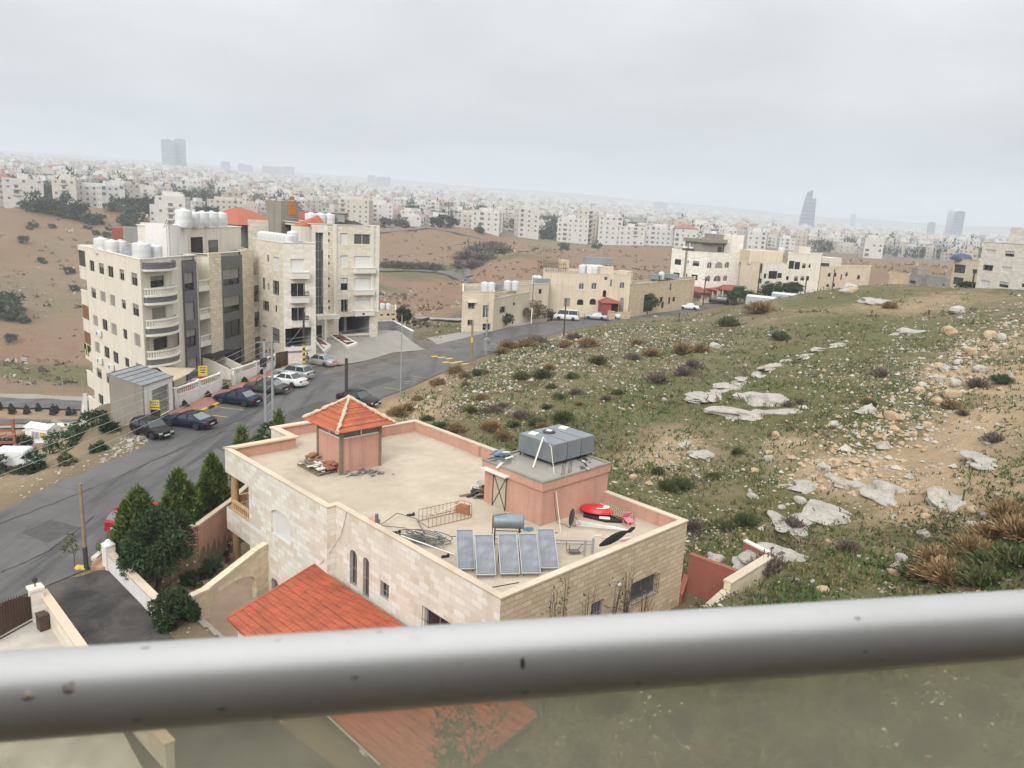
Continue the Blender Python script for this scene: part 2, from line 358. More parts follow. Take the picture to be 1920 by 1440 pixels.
FORE=[(-30,92),(-25.5,91.5),(-21.8,91.6),(-19,97),(-16.5,103),(-12.5,107),(-17,112),(-29,108)]
PLOT=[VUV(-1,-7.5),VUV(-1,13.2),VUV(20,13.2),VUV(27,10),VUV(30,4),(-16.5,52),(-18,44),(-21,38),(-27,34),(-24,22),(-8,18)]
ALLEY=[VUV(-2.9,-9),VUV(-2.9,16),VUV(0,14.5),VUV(0,-9)]
BACK=[VUV(1,12),VUV(1,13.6),VUV(24,13.6),VUV(24,12)]
GARD=[VUV(10,-5.3),VUV(15.6,-5.9),VUV(15.6,-7.1),VUV(22,-7.1),(-17.4,40.9),(-16.6,50),VUV(27,10),VUV(20,0),VUV(10,0)]
HOUSES=[(-9.5,124),(-3,126.5),(6,142),(14,148),(23,152),(40,173),(52,178),(66,186),(72,195),(40,190),(22,170),(5,160),(-10,135)]
VROAD=[P2(-500,755,-29)]  # valley dual carriageway, flattened below
def _levels(x,y,z):
 for P,zz,f in ((TERR,2.42,3.),(PLOT,2.43,2.2),(LANE,2.43,1.5),(ROAD,2.47,4.)):
  w=1-sm(poly_dist(x,y,P)/f); z=z*(1-w)+zz*w
 d=poly_dist(x,y,FORE); w=1-sm(d/.5+.0)
 zz=2.5+1.9*sm((line_dist(x,y,[(-25.5,91.3),(-19,97),(-12.5,106.5)]))/9.); z=z*(1-w)+zz*w
 w=1-sm(poly_dist(x,y,ALLEY)/.7); z=z*(1-w)+3.*w
 w=1-sm(poly_dist(x,y,GARD)/.25); z=z*(1-w)+.5*w
 return z
def _rough(x,y):
 r=np.hypot(x,y)
 a=.5*np.sin(x*.31+1.3*np.sin(y*.23))*np.sin(y*.37+.8*np.sin(x*.19))+.28*np.sin(x*.83+y*.41+2*np.sin(y*.3))*np.sin(y*.77-x*.36)+.16*np.sin(x*1.9+3*np.sin(y*.7))*np.sin(y*1.7+x*.6)+.1*np.sin(x*3.7+2*np.sin(y*1.9))*np.sin(y*4.1)
 return a
def _field_mask(x,y):
 f=np.ones(len(x))
 for P,k in ((ROAD,4.),(TERR,3.),(LANE,2.),(PLOT,2.),(FORE,2.),(ALLEY,1.)): f*=sm(poly_dist(x,y,P)/k)
 return f
def gz(x,y):
 x=np.atleast_1d(np.asarray(x,float)); y=np.atleast_1d(np.asarray(y,float)); r=np.hypot(x,y)
 z=rbf(x,y); z=_levels(x,y,z)
 amp=np.where(r<200,.42-.26*sm((r-85)/50),np.clip(r/480,.42,2.2))*np.where(r>480,.25,1)
 s=np.where(r<200,1,.28)
 z+=_field_mask(x,y)*amp*_rough(x*s,y*s)*sm((r-6)/10)
 g=sm((r-215)/60)*(1-sm((r-470)/80)); z+=g*(2.6*np.sin(x*.045+1.5*np.sin(y*.021))+1.3*np.sin(x*.11-y*.05))
 return z
def hit(px,py,lift=0.,r0=14.,r1=700.):
 """where the line of sight through a surveyed pixel meets the ground"""
 d=ray(px,py); h=math.hypot(d[0],d[1]); R_=np.exp(np.linspace(math.log(r0),math.log(r1),400)); x=d[0]/h*R_; y=d[1]/h*R_; dz=CZ+d[2]/h*R_-gz(x,y)-lift
 k=np.where(dz<=0)[0]; k=int(k[0]) if len(k) else len(R_)-1
 if k>0: a=dz[k-1]/(dz[k-1]-dz[k]+1e-9); r=R_[k-1]+(R_[k]-R_[k-1])*min(max(a,0),1)
 else: r=R_[0]
 x,y=d[0]/h*r,d[1]/h*r; return (x,y,float(gz(x,y)[0]))
def G(x,y): return float(gz(x,y)[0])
az=np.concatenate([np.arange(-180,-48,6.),np.arange(-48,46,.24),np.arange(46,180.1,6.)]); az=np.radians(az)
rr=np.concatenate([[0.5,4,7,9.5],np.exp(np.arange(math.log(11.),math.log(6400),.0125))])
AZ,RR=np.meshgrid(az,rr); X=(RR*np.sin(AZ)); Y=(RR*np.cos(AZ)); sh=X.shape; X=X.ravel(); Y=Y.ravel(); Z=gz(X,Y)
nr,na=sh; i=np.arange(nr-1)[:,None]*na+np.arange(na-1)[None]; F=np.stack([i,i+1,i+na+1,i+na],-1).reshape(-1,4)[:,::-1]
def screen(x,y,z):
 v=np.stack([x,y,z-CZ],-1); d=v@np.array(FW); d=np.where(d<.5,np.nan,d)
 return 960+FPX*(v@np.array(RT))/d,720-FPX*(v@np.array(UP))/d
def soil_zones(X,Y,Z):
 """ground cover by district: red (ploughed), green (grass), bare (tan earth), town (grey)"""
 r=np.hypot(X,Y); n=len(X)
 fm=_field_mask(X,Y)
 red=np.zeros(n); green=np.zeros(n); bare=np.zeros(n); town=sm((r-520)/160)
 near=1-sm((r-190)/30); east=sm((X+18-.0*Y)/6+.5)
 field=near*fm*np.where(X>-16,1,0)
 green+=field*.52
 left=near*fm*np.where(X<=-20,1,0); bare+=left*.7; green+=left*.25
 va=sm((r-150)/40)*(1-sm((r-480)/60)); red+=va*.72; green+=va*.12
 def blob(px,py,z,rx,ry,ch,k):
  c=hit(px,py)
  w=np.exp(-(((X-c[0])/rx)**2+((Y-c[1])/ry)**2)*1.2); ch+=w*k
 def rblob(px,py,rad_,rx,ry,ch,k):
  c=atr(px,py,rad_); w=np.exp(-(((X-c[0])/rx)**2+((Y-c[1])/ry)**2)*1.2); ch+=w*k
 for a in [(1650,900,6.3,5,5),(1800,830,8,6,6),(1880,720,9.5,7,9),(1560,890,6,4,4),(1900,900,8.5,5,6),(1480,830,5.6,3,3),(1270,830,4.3,3,4),(1200,870,4,3,4),(1750,950,6.5,4,3)]: blob(*a,bare,.9);
 for a in [(1700,575,9.9,22,8)]: blob(*a,bare,.75); blob(*a,green,-.3)
 for a in [(1350,720,6,7,5),(1250,770,4.9,6,5),(1450,800,5.6,4,4),(1500,660,7.6,8,6),(1850,555,10,18,7),(1620,610,8.6,9,8),(1550,1080,5.6,3,2.5),(1300,620,6.6,8,6),(1100,760,4,4,4),(1300,990,4,2.5,3),(1460,930,5,4,2.5),(1420,760,6,6,3),(1700,640,9,7,9),(1500,740,7,5,5),(1180,880,4,2,2),(1340,1040,5,3,2),(1600,560,9,8,8)]: blob(*a,green,.62)
 for a in [(1900,650,10,5,7),(1890,700,10,5,8),(1880,780,9,5,5),(1820,700,9,3,5)]: blob(*a,bare,1.); blob(*a,green,-.6)
 for a in [(780,755,2.7,4,5),(740,772,2.6,5,4),(830,712,2.9,3,6)]: blob(*a,bare,1.); blob(*a,green,-.6)
 for a in [(760,545,290,26,22),(850,570,262,16,14),(740,575,240,30,18),(820,520,325,30,16),(90,650,262,30,16),(60,665,250,40,9),(1080,500,330,20,12)]: rblob(*a,red,.8)
 for a in [(760,505,340,20,10),(720,530,310,14,8),(120,690,236,30,7),(60,700,226,30,6),(800,600,190,14,8),(860,500,350,30,10),(950,530,270,14,10)]: rblob(*a,green,.7); rblob(*a,red,-.6)
 for a in [(100,530,350,45,30),(150,450,420,50,30),(40,560,330,40,30)]: rblob(*a,red,-.4)
 green*=1-.92*np.clip(bare*near,0,1); return [np.clip(k,0,1) for k in (red,green,bare,town)]
me=np_mesh('ground',np.stack([X,Y,Z],-1),F,[],True)
zone=me.color_attributes.new('zone','FLOAT_COLOR','POINT')
red,green,bare,town=soil_zones(X,Y,Z)
zone.data.foreach_set('color',np.stack([red,green,bare,town],-1).astype(np.float32).ravel())
t=NT('open ground'); at=t.node('ShaderNodeVertexColor',layer_name='zone'); sp=t.node('ShaderNodeSeparateColor'); t.l.new(at.outputs['Color'],sp.inputs[0])
geo=t.node('ShaderNodeNewGeometry'); pos=geo.outputs['Position']
n0=t.noise(.045,6,.62,pos); n1=t.noise(.35,6,.65,pos,.6); n2=t.noise(1.7,6,.7,pos); n3=t.noise(7,4,.7,pos); n4=t.noise(26,3,.7,pos)
base=t.mix(t.rng(n1,.35,.68),(.215,.165,.11),(.135,.105,.068)); base=t.mix(t.rng(n3,.45,.7,0,.6),base,(.27,.215,.15)); base=t.mix(t.rng(n0,.4,.6,0,.5),base,(.16,.135,.075))
redc=t.mix(t.rng(n1,.3,.7),(.20,.10,.066),(.285,.19,.13)); redc=t.mix(t.rng(n2,.5,.75,0,.55),redc,(.155,.115,.075))
redf=t.math('MULTIPLY',sp.outputs[0],t.rng(n0,.25,.62,.35,1.25)); col=t.mix(redf,base,redc)
barec=t.mix(t.rng(n2,.35,.7),(.37,.265,.155),(.29,.19,.105)); barec=t.mix(t.rng(n3,.42,.66,0,.7),barec,(.45,.37,.26)); col=t.mix(t.math('MULTIPLY',sp.outputs[2],t.rng(n1,.3,.6,.45,1.2)),col,barec)
gc=t.mix(t.rng(n2,.28,.6),(.048,.088,.02),(.135,.118,.055)); gc=t.mix(t.rng(n3,.4,.7,0,.6),gc,(.16,.14,.075)); gc=t.mix(t.rng(n4,.55,.7,0,.5),gc,(.025,.035,.012))
gf=t.math('MULTIPLY',t.math('ADD',sp.outputs[1],t.math('ADD',t.rng(n1,.3,.7,-.5,.5),t.rng(n0,.35,.65,-.3,.3))),1.3); gf=t.math('MULTIPLY',gf,t.rng(sp.outputs[1],.02,.2)); col=t.mix(gf,col,gc)
vo=t.node('ShaderNodeTexVoronoi'); vo.inputs['Scale'].default_value=2.6; vo.inputs['Randomness'].default_value=1.; t.l.new(pos,vo.inputs['Vector'])
stone=t.math('MULTIPLY',t.rng(vo.outputs['Distance'],.13,.2,1,0),t.rng(n1,.42,.62)); stone=t.math('MULTIPLY',stone,t.rng(at.outputs['Alpha'],0,.3,1,0))
col=t.mix(stone,col,t.mix(n3,(.42,.38,.31),(.6,.57,.5)))
townc=t.mix(t.rng(n1,.3,.7),(.13,.115,.10),(.2,.18,.155)); col=t.mix(at.outputs['Alpha'],col,townc)
t.bump(t.math('ADD',n3,t.math('MULTIPLY',n4,.5)),.55,.16)
M['ground']=t.out(col,1.,0,.15)
me.materials.append(M['ground'])
ground=np_obj('ground',me); tag(ground,kind='structure')
def sheet(name,poly,z,mat,sub=None,kind='structure',zfun=None,grid=2.):
 bm=bmesh.new(); vs=[bm.verts.new((p[0],p[1],0)) for p in poly]; f=bm.faces.new(vs)
 if f.normal.z<0: f.normal_flip()
 if zfun or grid:
  P=np.array(poly); x0,y0=P.min(0); x1,y1=P.max(0)
  if zfun:
   for k in np.arange(x0+grid,x1,grid): bmesh.ops.bisect_plane(bm,geom=bm.faces[:]+bm.edges[:]+bm.verts[:],plane_co=(k,0,0),plane_no=(1,0,0))
   for k in np.arange(y0+grid,y1,grid): bmesh.ops.bisect_plane(bm,geom=bm.faces[:]+bm.edges[:]+bm.verts[:],plane_co=(0,k,0),plane_no=(0,1,0))
 bmesh.ops.triangulate(bm,faces=bm.faces[:])
 for v in bm.verts: v.co.z=(zfun(v.co.x,v.co.y) if zfun else 0)+z
 bmesh.ops.recalc_face_normals(bm,faces=bm.faces[:])
 if bm.faces[:] and sum(f.normal.z for f in bm.faces)<0: bmesh.ops.reverse_faces(bm,faces=bm.faces[:])
 me=bpy.data.meshes.new(name); bm.to_mesh(me); bm.free(); me.materials.append(mat)
 o=np_obj(name,me);
 if kind: tag(o,kind=kind)
 return o
t=NT('worn asphalt'); pos=t.node('ShaderNodeNewGeometry').outputs['Position']
rot=t.mapv((1.,.09,1),(0,0,rad(-9)),src=pos); s1=t.noise(.55,6,.65,rot,.8); s2=t.noise(.16,6,.6,pos,1.); s3=t.noise(24,3,.7,pos); s4=t.noise(1.3,5,.7,rot)
col=t.mix(t.rng(s2,.35,.65),(.082,.08,.08),(.125,.12,.115)); col=t.mix(t.rng(s1,.5,.63,0,.85),col,(.045,.044,.045)); col=t.mix(t.rng(s4,.62,.75,0,.5),col,(.17,.16,.145)); col=t.mix(t.rng(s3,.5,.8,0,.4),col,(.16,.155,.15))
vo=t.node('ShaderNodeTexVoronoi',feature='DISTANCE_TO_EDGE'); t.l.new(t.mapv((.16,.10,1),(0,0,rad(-9)),src=pos),vo.inputs['Vector']); vo.inputs['Scale'].default_value=1.6
col=t.mix(t.math('MULTIPLY',t.rng(vo.outputs['Distance'],.0,.008,1,0),.4),col,(.03,.03,.03))
t.bump(s3,.25,.02); M['asphalt']=t.out(col,.8)
t=NT('old broken asphalt'); pos=t.node('ShaderNodeNewGeometry').outputs['Position']; a=t.noise(.5,7,.7,pos,.8); b=t.noise(3,5,.7,pos); c=t.noise(20,3,.7,pos)
col=t.mix(t.rng(a,.4,.62),(.075,.07,.066),(.15,.135,.12)); col=t.mix(t.rng(b,.52,.7,0,.8),col,(.22,.19,.155)); col=t.mix(t.rng(c,.5,.8,0,.4),col,(.05,.048,.045)); t.bump(b,.3,.03); M['asphalt_old']=t.out(col,.9)
t=NT('black lane surface'); pos=t.node('ShaderNodeNewGeometry').outputs['Position']; a=t.noise(.45,6,.6,pos,.5); b=t.noise(5,5,.7,pos); c=t.noise(30,3,.7,pos)
col=t.mix(t.rng(a,.36,.62),(.020,.019,.019),(.082,.072,.064)); col=t.mix(t.rng(b,.55,.75,0,.6),col,(.12,.105,.09)); col=t.mix(t.rng(c,.62,.8,0,.5),col,(.2,.18,.16)); t.bump(b,.3,.03); M['lane']=t.out(col,.85)
t=NT('red pavers'); br=t.node('ShaderNodeTexBrick'); t.l.new(t.mapv((1,1,1),(0,0,rad(-10))),br.inputs['Vector'])
for k,v in (('Scale',1.),('Brick Width',.4),('Row Height',.4),('Mortar Size',.015)): br.inputs[k].default_value=v
br.inputs['Color1'].default_value=(.33,.135,.10,1); br.inputs['Color2'].default_value=(.27,.115,.09,1); br.inputs['Mortar'].default_value=(.2,.12,.1,1); br.offset=0
col=t.mix(t.rng(t.noise(.6,5,.6),.4,.7,0,.6),br.outputs['Color'],(.36,.22,.17)); M['pavers']=t.out(col,.9)
def zlev(x,y): return float(_levels(np.array([x]),np.array([y]),rbf(x,y))[0])
road=sheet('road',ROAD,.03,M['asphalt'],zfun=lambda x,y:2.5 if y<230 else max(2.5,zlev(x,y)),grid=6.)
OLD=[(-22.2,91.2)]+[P2(*p) for p in [(629,672),(672,658),(764,637),(815,646),(860,636),(900,640),(800,672),(700,700),(640,712),(600,700)]]
sheet('road_patch',OLD,2.534,M['asphalt_old'],grid=0)
sheet('lane',LANE,2.49,M['lane'],grid=0)
PAVE=[P2(*p,2.65) for p in [(303,799),(353,778),(400,759),(456,733),(500,714),(545,695),(569,688),(560,672),(520,686),(440,722),(365,752),(318,772),(290,800)]]
mb=MB(); mb.prism(PAVE,2.2,2.66); o=mb.build('pavement',M['pavers']); tag(o,kind='structure')
mb=MB(); kp=[P2(*p,2.6) for p in [(303,801),(353,780),(400,761),(456,735),(500,716),(545,697),(571,690)]]
L=0
for (x0,y0),(x1,y1) in zip(kp[:-1],kp[1:]):
 d=math.hypot(x1-x0,y1-y0); k=max(1,round(d/1.)); a=math.atan2(y1-y0,x1-x0)
 for i in range(k):
  q=(i+.5)/k; mb.box((x0+(x1-x0)*q,y0+(y1-y0)*q,2.58),(d/k-.02,.28,.22),a,L%2); L+=1
o=mb.build('kerb',[M['yellow'],M['black_rubber']]); tag(o,kind='structure')
sheet('footpath',[P2(*p) for p in [(800,634),(820,646),(870,634),(930,619),(985,609),(1000,604),(975,602),(930,610),(870,622)]],2.535,M['conc_floor'],grid=0)
WP=[P2(*p) for p in [(1130,597),(1180,590),(1250,584),(1300,576),(1285,571),(1240,574),(1175,581),(1110,592)]]
mb=MB(); mb.prism(WP,2.3,2.64); o=mb.build('pavement',M['conc_floor']); tag(o,kind='structure')
CORN=[(-21.3,38.1),P2(205,1066),P2(172,1072),P2(168,1050),(-22.4,39.5),(-20.2,46),(-19.3,46)]
mb=MB(); mb.prism([P2(200,1068),P2(170,1068),P2(176,1052),P2(200,1036),(-20.25,44),(-19.4,44),(-20.6,38)],2.3,2.64)
t=NT('striped pavers'); w=t.node('ShaderNodeTexWave'); w.inputs['Scale'].default_value=.45; w.inputs['Distortion'].default_value=3.; t.l.new(t.tc.outputs['Object'],w.inputs['Vector']); M['striped']=t.out(t.mix(w.outputs['Fac'],(.34,.17,.11),(.45,.33,.17)),.9)
o=mb.build('pavement',M['striped']); tag(o,kind='structure')
mb=MB()
for a,b,c in [((176,1052),(203,1030),.25)]:
 p,q=P2(*a),P2(*b); d=math.hypot(q[0]-p[0],q[1]-p[1]); mb.box(((p[0]+q[0])/2,(p[1]+q[1])/2,2.6),(d,.3,.24),math.atan2(q[1]-p[1],q[0]-p[0]))
o=mb.build('kerb',M['white_trim']); tag(o,kind='structure')
t=NT('faded yellow road paint'); M['paint']=t.out(t.mix(t.rng(t.noise(3,5,.7),.4,.65),(.50,.42,.12),(.17,.155,.11)),.85)
t=NT('faded white road paint'); M['paint_w']=t.out(t.mix(t.rng(t.noise(3,5,.7),.4,.65),(.45,.44,.38),(.17,.16,.14)),.85)
mb=MB()
def strip(p,q,w,z=2.545,m=0):
 p,q=P2(*p),P2(*q); dx,dy=q[0]-p[0],q[1]-p[1]; L=math.hypot(dx,dy); nx,ny=-dy/L*w/2,dx/L*w/2
 mb.face([(p[0]-nx,p[1]-ny,z),(q[0]-nx,q[1]-ny,z),(q[0]+nx,q[1]+ny,z),(p[0]+nx,p[1]+ny,z)],m)
for p,q in [((362,775),(427,783)),((400,763),(458,770)),((472,745),(490,749)),((720,727),(752,732)),((771,706),(805,710)),((575,706),(586,710))][:]: strip(p,q,.14)
for p,q in [((755,721),(768,719)),((757,717),(770,715)),((694,750),(708,751))]: strip(p,q,.14,m=1)
o=mb.build('road_markings',[M['paint'],M['paint_w']]); tag(o,kind='structure')
mb=MB()
M['rumble']=M['yellow']
for k,(x,y) in enumerate([(815,669),(828,671),(842,673),(836,680),(850,681),(861,679),(872,683)]):
 p=P2(x,y); mb.box((p[0],p[1],2.55),(1.0,.5,.05),rad(40))
o=mb.build('road_markings',M['rumble']); tag(o,kind='structure')
mb=MB(); RS=random.Random(6)
def seam(P,w=.09):
 Q=[]
 for (x0,y0),(x1,y1) in zip(P[:-1],P[1:]):
  for k in range(8): q=k/8; Q.append((x0+(x1-x0)*q+RS.gauss(0,1.2),y0+(y1-y0)*q+RS.gauss(0,.5)))
 for p,q in zip(Q[:-1],Q[1:]): strip(p,q,w*RS.uniform(.5,1.5),2.538)
for P in ([(-20,990),(100,945),(200,905),(330,845),(420,800),(500,765)],[(610,705),(700,682),(800,652),(900,640)],[(640,738),(740,705),(800,690)],[(300,860),(420,810),(520,790)],[(0,1075),(90,1035),(190,960)],[(960,635),(1060,612),(1180,597)]): seam(P)
tag(mb.build('road_seams',M['black_rubber']),kind='structure')
t=NT('road patch asphalt'); M['patch']=t.out(t.mix(t.rng(t.noise(2,5,.7),.35,.65),(.058,.056,.055),(.085,.082,.078)),.9)
for P in ([(40,1000),(95,975),(150,990),(90,1020)],[(395,835),(450,812),(478,822),(420,848)],[(672,722),(725,706),(745,712),(690,730)],[(540,775),(600,752),(628,757),(560,785)],[(930,640),(985,628),(995,632),(940,646)]): sheet('road_patch',[P2(*p) for p in P],2.5365,M['patch'],grid=0)
def band(name,r_in,r_out,pxs,mat,zoff,py=760):
 V=[];Fc=[]
 for px in pxs:
  for rr_ in (r_in,r_out):
   x,y,_=atr(px,py,rr_); V.append((x,y,G(x,y)+zoff))
 for i in range(len(pxs)-1): Fc.append((2*i,2*i+2,2*i+3,2*i+1))
 mb=MB(); mb.idx(V,Fc); o=mb.build(name,mat); tag(o,kind='structure'); return o
pxs=list(range(-500,330,10))
sheet_a=band('road',178,190,pxs,M['asphalt'],.35); band('road',156,164,pxs,M['asphalt'],.35)
band('path',191,199,pxs,M['conc_floor'],.3); band('path',148,155,pxs,M['conc_floor'],.3)
# ================================================================ THE VILLA BELOW THE BALCONY
VRZ=math.atan2(.70,.714)
villa=empty('villa',(0,27,0),VRZ,'flat roofed cream limestone villa with salmon parapets and an orange tiled roof tower','house')
V=lambda u,v,z=0.: (v,u,z)          # villa frame: x = depth v, y = length u
OUT=[(0,0),(12.7,0),(12.7,22.4),(8,22.4),(8,26),(3.7,26),(3.7,23.5),(-.5,23.5),(-.5,11.9),(0,11.9)]   # (v,u) counter-clockwise
ZP=7.53; ZF=6.85
def offset(poly,d):
 """inwards offset (d>0) of a ccw rectilinear outline"""
 n=len(poly); res=[]
 for i in range(n):
  p0,p1,p2=Vector(poly[i-1]),Vector(poly[i]),Vector(poly[(i+1)%n])
  a=(p1-p0).normalized(); b=(p2-p1).normalized(); na=Vector((-a.y,a.x)); nb=Vector((-b.y,b.x))
  k=na+nb; k=k/k.dot(na) if abs(k.dot(na))>1e-6 else na
  q=p1+k*d; res.append((q.x,q.y))
 return res
def ring(mb,poly,o0,o1,z0,z1,m=0,edges=None,outer=True):
 A=offset(poly,o0); B=offset(poly,o1); n=len(poly)
 for i in range(n):
  if edges is not None and i not in edges: continue
  j=(i+1)%n
  mb.face([(*A[i],z1),(*A[j],z1),(*B[j],z1),(*B[i],z1)],m); mb.face([(*B[i],z0),(*B[i],z1),(*B[j],z1),(*B[j],z0)],m)
  if outer: mb.face([(*A[i],z0),(*A[j],z0),(*A[j],z1),(*A[i],z1)],m)
  mb.face([(*A[i],z0),(*B[i],z0),(*B[j],z0),(*A[j],z0)],m)
 return mb
def side(mb,p,q,z0,z1,holes=(),m=0,depth=.22,mr=None):
 """wall from p to q (v,u), outside on the right-hand side; holes measured from p"""
 d=Vector((q[0]-p[0],q[1]-p[1],0)); L=d.length; d/=L
 mb.wall((p[0],p[1],z0),d,L,z1-z0,[(h[0],h[1],h[2]-z0,h[3]-z0,*h[4:]) for h in holes],depth,m,mr)
mb=MB()
side(mb,(0,0),(12.7,0),0,ZP,[(8.45,10.5,4.4,5.48),(5.6,6.5,4.25,5.43),],1)      # end wall facing the retaining wall, rougher stone
side(mb,(12.7,0),(12.7,22.4),0,ZP); side(mb,(12.7,22.4),(8,22.4),0,ZP); side(mb,(8,22.4),(8,26),0,ZP); side(mb,(8,26),(3.7,26),0,ZP); side(mb,(3.7,26),(3.7,23.5),0,ZP)
side(mb,(3.7,23.5),(-.5,23.5),6.1,ZP); side(mb,(3.7,23.5),(-.5,23.5),2.5,3.9); side(mb,(-.5,23.5),(-.5,20.45),6.1,ZP); side(mb,(-.5,23.5),(-.5,20.45),2.5,3.9)
mb.face([(-.5,20.45,6.1),(-.5,23.5,6.1),(3.7,23.5,6.1),(3.7,20.45,6.1)]); mb.face([(-.5,20.45,3.45),(3.7,20.45,3.45),(3.7,23.5,3.45),(-.5,23.5,3.45)]); mb.face([(-.5,20.45,2.5),(-.5,23.5,2.5),(3.7,23.5,2.5),(3.7,20.45,2.5)])
side(mb,(-.25,23.25),(-.25,20.45),6.1,6.1+.01)
for zz0,zz1 in ((0,2.5),(3.45,6.1)):
 side(mb,(3.7,20.45),(-.5,20.45),zz0,zz1,[(1.2,2.6,zz0+.05,zz0+2.1)] if zz0 else [],2)
 side(mb,(3.7,23.5),(3.7,20.45),zz0,zz1,[],2)
side(mb,(-.3,20.45),(-.3,23.3),3.45,3.9); side(mb,(-.3,23.3),(3.7,23.3),3.45,3.9)
side(mb,(-.5,20.45),(-.5,11.9),0,ZP,[(20.45-17.8,20.45-15.6,4.2,5.75,.42),(20.45-17.9,20.45-17.0,.7,1.55,.3)])
side(mb,(-.5,11.9),(0,11.9),0,ZP)
side(mb,(0,11.9),(0,0),0,ZP,[(11.9-10.65,11.9-10.0,3.9,5.76,.3),(11.9-9.5,11.9-8.95,3.7,5.78,.25),(11.9-8.05,11.9-7.35,4.3,5.13),(11.9-4.65,11.9-2.9,4.1,5.2)])
mb.build('wall',[M['villa'],M['villa_rough'],M['tan_plain']],villa)
mb=MB(); ring(mb,OUT,.015,.27,ZF-.1,ZP,outer=False)
for (v,u) in ((12.35,15.6),(12.35,9.6)): mb.b2(v-.02,v+.1,u-.35,u+.35,ZF-.05,ZP-.005)
mb.b2(.3,.62,9.0,9.5,ZF-.05,ZP+.12)
mb.build('parapet',M['pink'],villa)
mb=MB(); ring(mb,OUT,-.04,.31,ZP,ZP+.07,0,[0,1,2,3,8,9]); ring(mb,OUT,-.09,.40,ZP,ZP+.1,1,[4,5,6]); ring(mb,OUT,-.04,.31,ZP,ZP+.07,0,[7])
mb.build('coping',[M['coping'],M['coping_light']],villa)
t=NT('patchy roof screed'); a=t.noise(.33,6,.6,dist=.4); b=t.noise(1.6,5,.65); c=t.noise(14,4,.7)
col=t.mix(t.rng(a,.38,.62),(.50,.43,.34),(.42,.355,.275)); col=t.mix(t.rng(b,.5,.72,0,.6),col,(.38,.31,.22)); col=t.mix(t.rng(b,.25,.45,.5,0),col,(.60,.52,.41)); col=t.mix(t.rng(c,.45,.75,0,.35),col,(.42,.345,.25)); t.bump(c,.2,.02); M['screed']=t.out(col,.9)
mb=MB(); I=offset(OUT,.2)
mb.face([(*p,ZF) for p in I]); mb.build('roof_deck',M['screed'],villa)
def bars(mb,x,y0,y1,z0,z1,n=9,m=0,ax='u'):
 for i in range(n+1):
  q=y0+(y1-y0)*i/n
  mb.tube([(x,q,z0),(x,q,z1)] if ax=='u' else [(q,x,z0),(q,x,z1)],.012,4,m)
 for z in (z0+.04,(z0+z1)/2,z1-.04): mb.tube([(x,y0,z),(x,y1,z)] if ax=='u' else [(y0,x,z),(y1,x,z)],.014,4,m)
o=MB().b2(-.36,-.30,15.55,17.85,4.15,5.8).build('shutter',M['shut_white'],villa)
def win_front(u0,u1,z0,z1,x,grill=True,n=5):
 mb=MB(); t_=.05
 mb.b2(x-.06,x,u0,u0+t_,z0,z1).b2(x-.06,x,u1-t_,u1,z0,z1).b2(x-.06,x,u0+t_,u1-t_,z0,z0+t_).b2(x-.06,x,u0+t_,u1-t_,z1-t_,z1).b2(x-.05,x,(u0+u1)/2-.02,(u0+u1)/2+.02,z0+t_,z1-t_)
 w_=mb.build('window',M['alu'],villa)
 MB().b2(x-.01,x+.02,u0,u1,z0,z1).build('pane',M['glass'],w_)
 if grill:
  mb=MB(); bars(mb,x-.16,u0+.03,u1-.03,z0,z1,n); mb.build('grille',M['alu'],w_)
 return w_
win_front(10.0,10.65,3.9,5.76,.2,n=3); win_front(8.95,9.5,3.7,5.78,.2,n=3); win_front(7.35,8.05,4.3,5.13,.2,n=3)
mb=MB(); w_=win_front(2.9,4.65,4.1,5.2,.2,False); bars(mb,-.1,2.85,4.7,4.05,5.3,10); mb.build('grille',M['dark_metal'],w_)
win_front(17.0,17.9,.7,1.55,-.3,n=7)
def win_end(v0,v1,z0,z1,n,proud=.12,mat='dark_metal'):
 mb=MB(); t_=.05; y=.2
 mb.b2(v0,v0+t_,y-.06,y,z0,z1).b2(v1-t_,v1,y-.06,y,z0,z1).b2(v0+t_,v1-t_,y-.06,y,z0,z0+t_).b2(v0+t_,v1-t_,y-.06,y,z1-t_,z1).b2((v0+v1)/2-.02,(v0+v1)/2+.02,y-.05,y,z0+t_,z1-t_)
 w_=mb.build('window',M['alu'],villa); MB().b2(v0,v1,y-.01,y+.02,z0,z1).build('pane',M['glass_mid'],w_)
 mb=MB(); bars(mb,-proud,v0,v1,z0,z1,n,ax='v')
 for v in (v0,v1):
  for z in (z0+.05,z1-.05): mb.tube([(v,-proud,z),(v,.02,z)],.012,4)
 mb.build('grille',M[mat],w_); MB().b2(v0-.08,v1+.08,-.07,0,z0-.1,z0-.02).build('sill',M['coping'],w_)
win_end(8.45,10.5,4.4,5.48,13); win_end(5.6,6.5,4.25,5.43,4,-.05,'alu')
mb=MB(); mb.lathe([(.0,-.06),(.09,-.04),(.1,.03),(.05,.1),(0,.11)],(7.38,-.12,5.83),10); mb.tube([(7.38,0,5.86),(7.38,-.12,5.84)],.03,6); mb.build('wall_lamp',M['white_metal'],villa)
for z0,z1 in ((.45,2.5),(3.9,6.1)):
 mb=MB(); h=z1-z0
 mb.lathe([(.3,0),(.3,.12),(.24,.16),(.22,.22),(.23,h*.35),(.2,h-.3),(.2,h-.22),(.25,h-.18),(.25,h-.12),(.3,h-.08),(.3,h)],(-.12,23.1,z0),16)
 mb.build('column',plain('tan cast stone',(.42,.25,.125),.85,0,.1,3.) if 'tan_cast' not in M else M['tan_cast'],villa)
M['tan_cast']=bpy.data.materials['tan cast stone']
